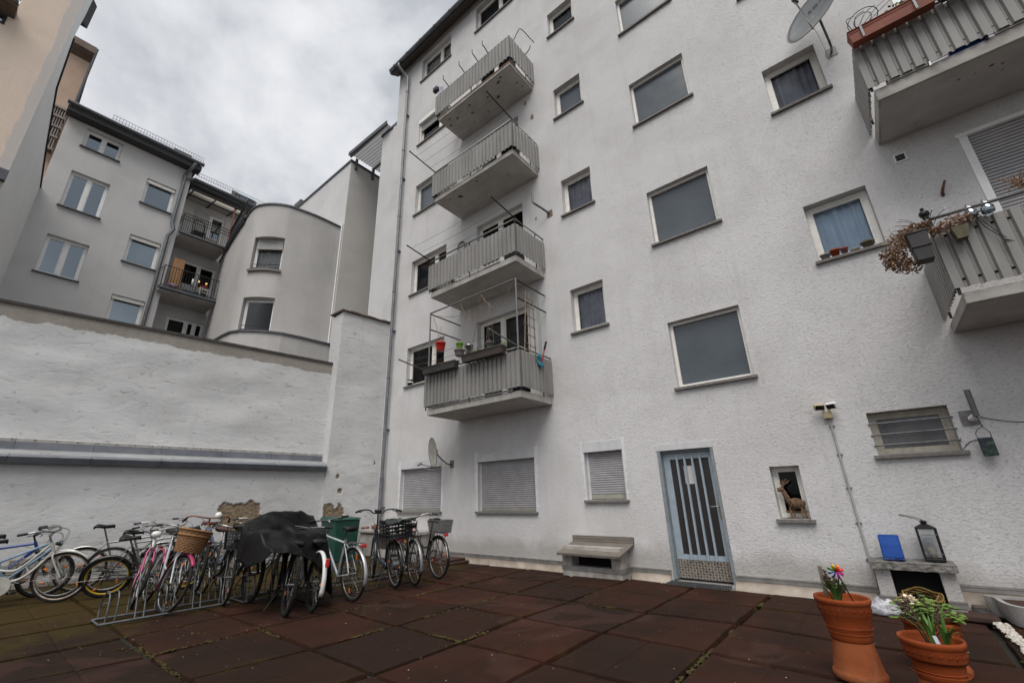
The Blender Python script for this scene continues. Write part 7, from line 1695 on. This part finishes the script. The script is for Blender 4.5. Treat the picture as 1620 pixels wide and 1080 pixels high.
# wicker deer on the small sill
dg = thing('wicker_deer', 'brown wicker deer figure standing on the small window sill', 'figurine', (-1.08,.07,1.0)); rnd = random.Random(17)
VINE = M('grapevine', (.25,.16,.095), (.13,.075,.042), sc=50, rough=.85); mb = MB()
def loops(c, rad, ax, n, r=.0045):
    c = V(c); ax = unit(ax); a = V((0,0,1)) if abs(ax.z) < .9 else V((1,0,0)); e1 = unit(a-ax*a.dot(ax)); e2 = ax.cross(e1)
    for k in range(n):
        off = rnd.uniform(-1,1); f = math.sqrt(max(.05,1-off*off)); t1, t2 = rnd.gauss(0,.35), rnd.gauss(0,.35); d = unit(ax+e1*t1+e2*t2); f1 = unit(e1-d*e1.dot(d)); f2 = d.cross(f1)
        mb.tube([c+ax*off*rad[0]*.9+f1*math.cos(2*PI*i/14)*rad[1]*f+f2*math.sin(2*PI*i/14)*rad[2]*f for i in range(14)], r, 4, closed=True)
y0 = .055
loops((-1.04,y0,1.20),(.115,.075,.05),(1,0,.05),34); mb.ball((-1.04,y0,1.20),.045,10,8,(1.6,.6,1.0))
for k in range(6): q = k/5; loops((-1.13-.04*q,y0,1.24+.13*q),(.03,.042-.01*q,.035-.008*q),(-.3,0,1),7)
loops((-1.205,y0,1.40),(.055,.035,.03),(-1,0,-.1),14); mb.ball((-1.205,y0,1.40),.026,8,6,(1.6,.8,.9)); mb.ball((-1.15,y0,1.30),.03,8,6,(.8,.7,1.9))
for lx in (-1.13,-1.10,-.98,-.95):
    yy = y0+(.02 if lx in (-1.10,-.95) else -.025)
    for k in range(4): mb.tube([(lx+rnd.uniform(-.01,.01),yy+rnd.uniform(-.008,.008),1.16),(lx+rnd.uniform(-.020,.020),yy,1.08),(lx+rnd.uniform(-.01,.01),yy+rnd.uniform(-.008,.008),1.005)], .005, 4)
mb.build('body', VINE, dg); mb = MB()
for s in (-1,1):
    b = V((-1.17,y0+.01*s,1.43)); 
    for e in ((.05,.0,.10),(.09,.0,.07),(.02,.0,.11),(-.03,0,.07),(.11,0,.10),(.07,0,.12)): mb.tube(spline([b,b+V((e[0]*.4,s*.015,e[2]*.6)),b+V((e[0],s*.02,e[2]))],3), [.006]*3+[.004]*4, 4)
mb.build('antlers', VINE, dg); mb = MB(); mb.rod((-1.2,.06,1.0),(-.93,.06,1.03),.008,5); mb.rod((-1.2,.09,1.09),(-.92,.09,1.09),.010,5); mb.build('base', VINE, dg)

# ------------------------------------------------------------------ daylight
w = bpy.data.worlds.new('World'); SC.world = w; w.use_nodes = True; t = w.node_tree; t.nodes.clear(); L = t.links.new
EL, AZ = math.radians(60), math.radians(152)
o = t.nodes.new('ShaderNodeOutputWorld'); mx = t.nodes.new('ShaderNodeMixShader')
sky = t.nodes.new('ShaderNodeTexSky'); sky.sky_type = 'NISHITA'; sky.sun_disc = False; sky.sun_elevation = EL; sky.sun_rotation = AZ
b1_ = t.nodes.new('ShaderNodeBackground'); b1_.inputs['Strength'].default_value = .08; L(sky.outputs[0], b1_.inputs['Color'])
tc = t.nodes.new('ShaderNodeTexCoord'); mp = t.nodes.new('ShaderNodeMapping'); mp.inputs['Scale'].default_value = (1,1,1.35); mp.inputs['Location'].default_value = (.35,.2,.1); L(tc.outputs['Generated'], mp.inputs['Vector'])
n1 = new(t,'ShaderNodeTexNoise',Scale=2.1,Detail=9.0,Roughness=.52,Distortion=.35); L(mp.outputs[0], n1.inputs['Vector'])
n2 = new(t,'ShaderNodeTexNoise',Scale=5.5,Detail=7.0,Roughness=.55,Distortion=.25); L(mp.outputs[0], n2.inputs['Vector'])
cm = mixc(t, .22, n1.outputs['Fac'], n2.outputs['Fac'])
cl = ramp(t, cm, [(.36,(.43,.45,.49)),(.46,(.54,.56,.60)),(.53,(.74,.755,.785)),(.62,(.94,.95,.97))])
b2_ = t.nodes.new('ShaderNodeBackground'); b2_.inputs['Strength'].default_value = .80; L(cl, b2_.inputs['Color'])
mx.inputs[0].default_value = .93; L(b1_.outputs[0], mx.inputs[1]); L(b2_.outputs[0], mx.inputs[2]); L(mx.outputs[0], o.inputs['Surface'])
sd_ = bpy.data.lights.new('sun','SUN'); sd_.energy = 2.35; sd_.angle = math.radians(45); sd_.color = (1,.965,.92); so_ = bpy.data.objects.new('sun', sd_); COL.objects.link(so_)
az = math.radians(-62); dirv = V((math.cos(az)*math.cos(EL), math.sin(az)*math.cos(EL), math.sin(EL))); so_.rotation_euler = dirv.to_track_quat('Z','Y').to_euler()
SC.view_settings.view_transform = 'Standard'; SC.view_settings.look = 'None'; SC.view_settings.exposure = 0.36; SC.view_settings.gamma = 1.0
SC.render.engine = 'CYCLES'; SC.cycles.max_bounces = 6; SC.cycles.transparent_max_bounces = 12
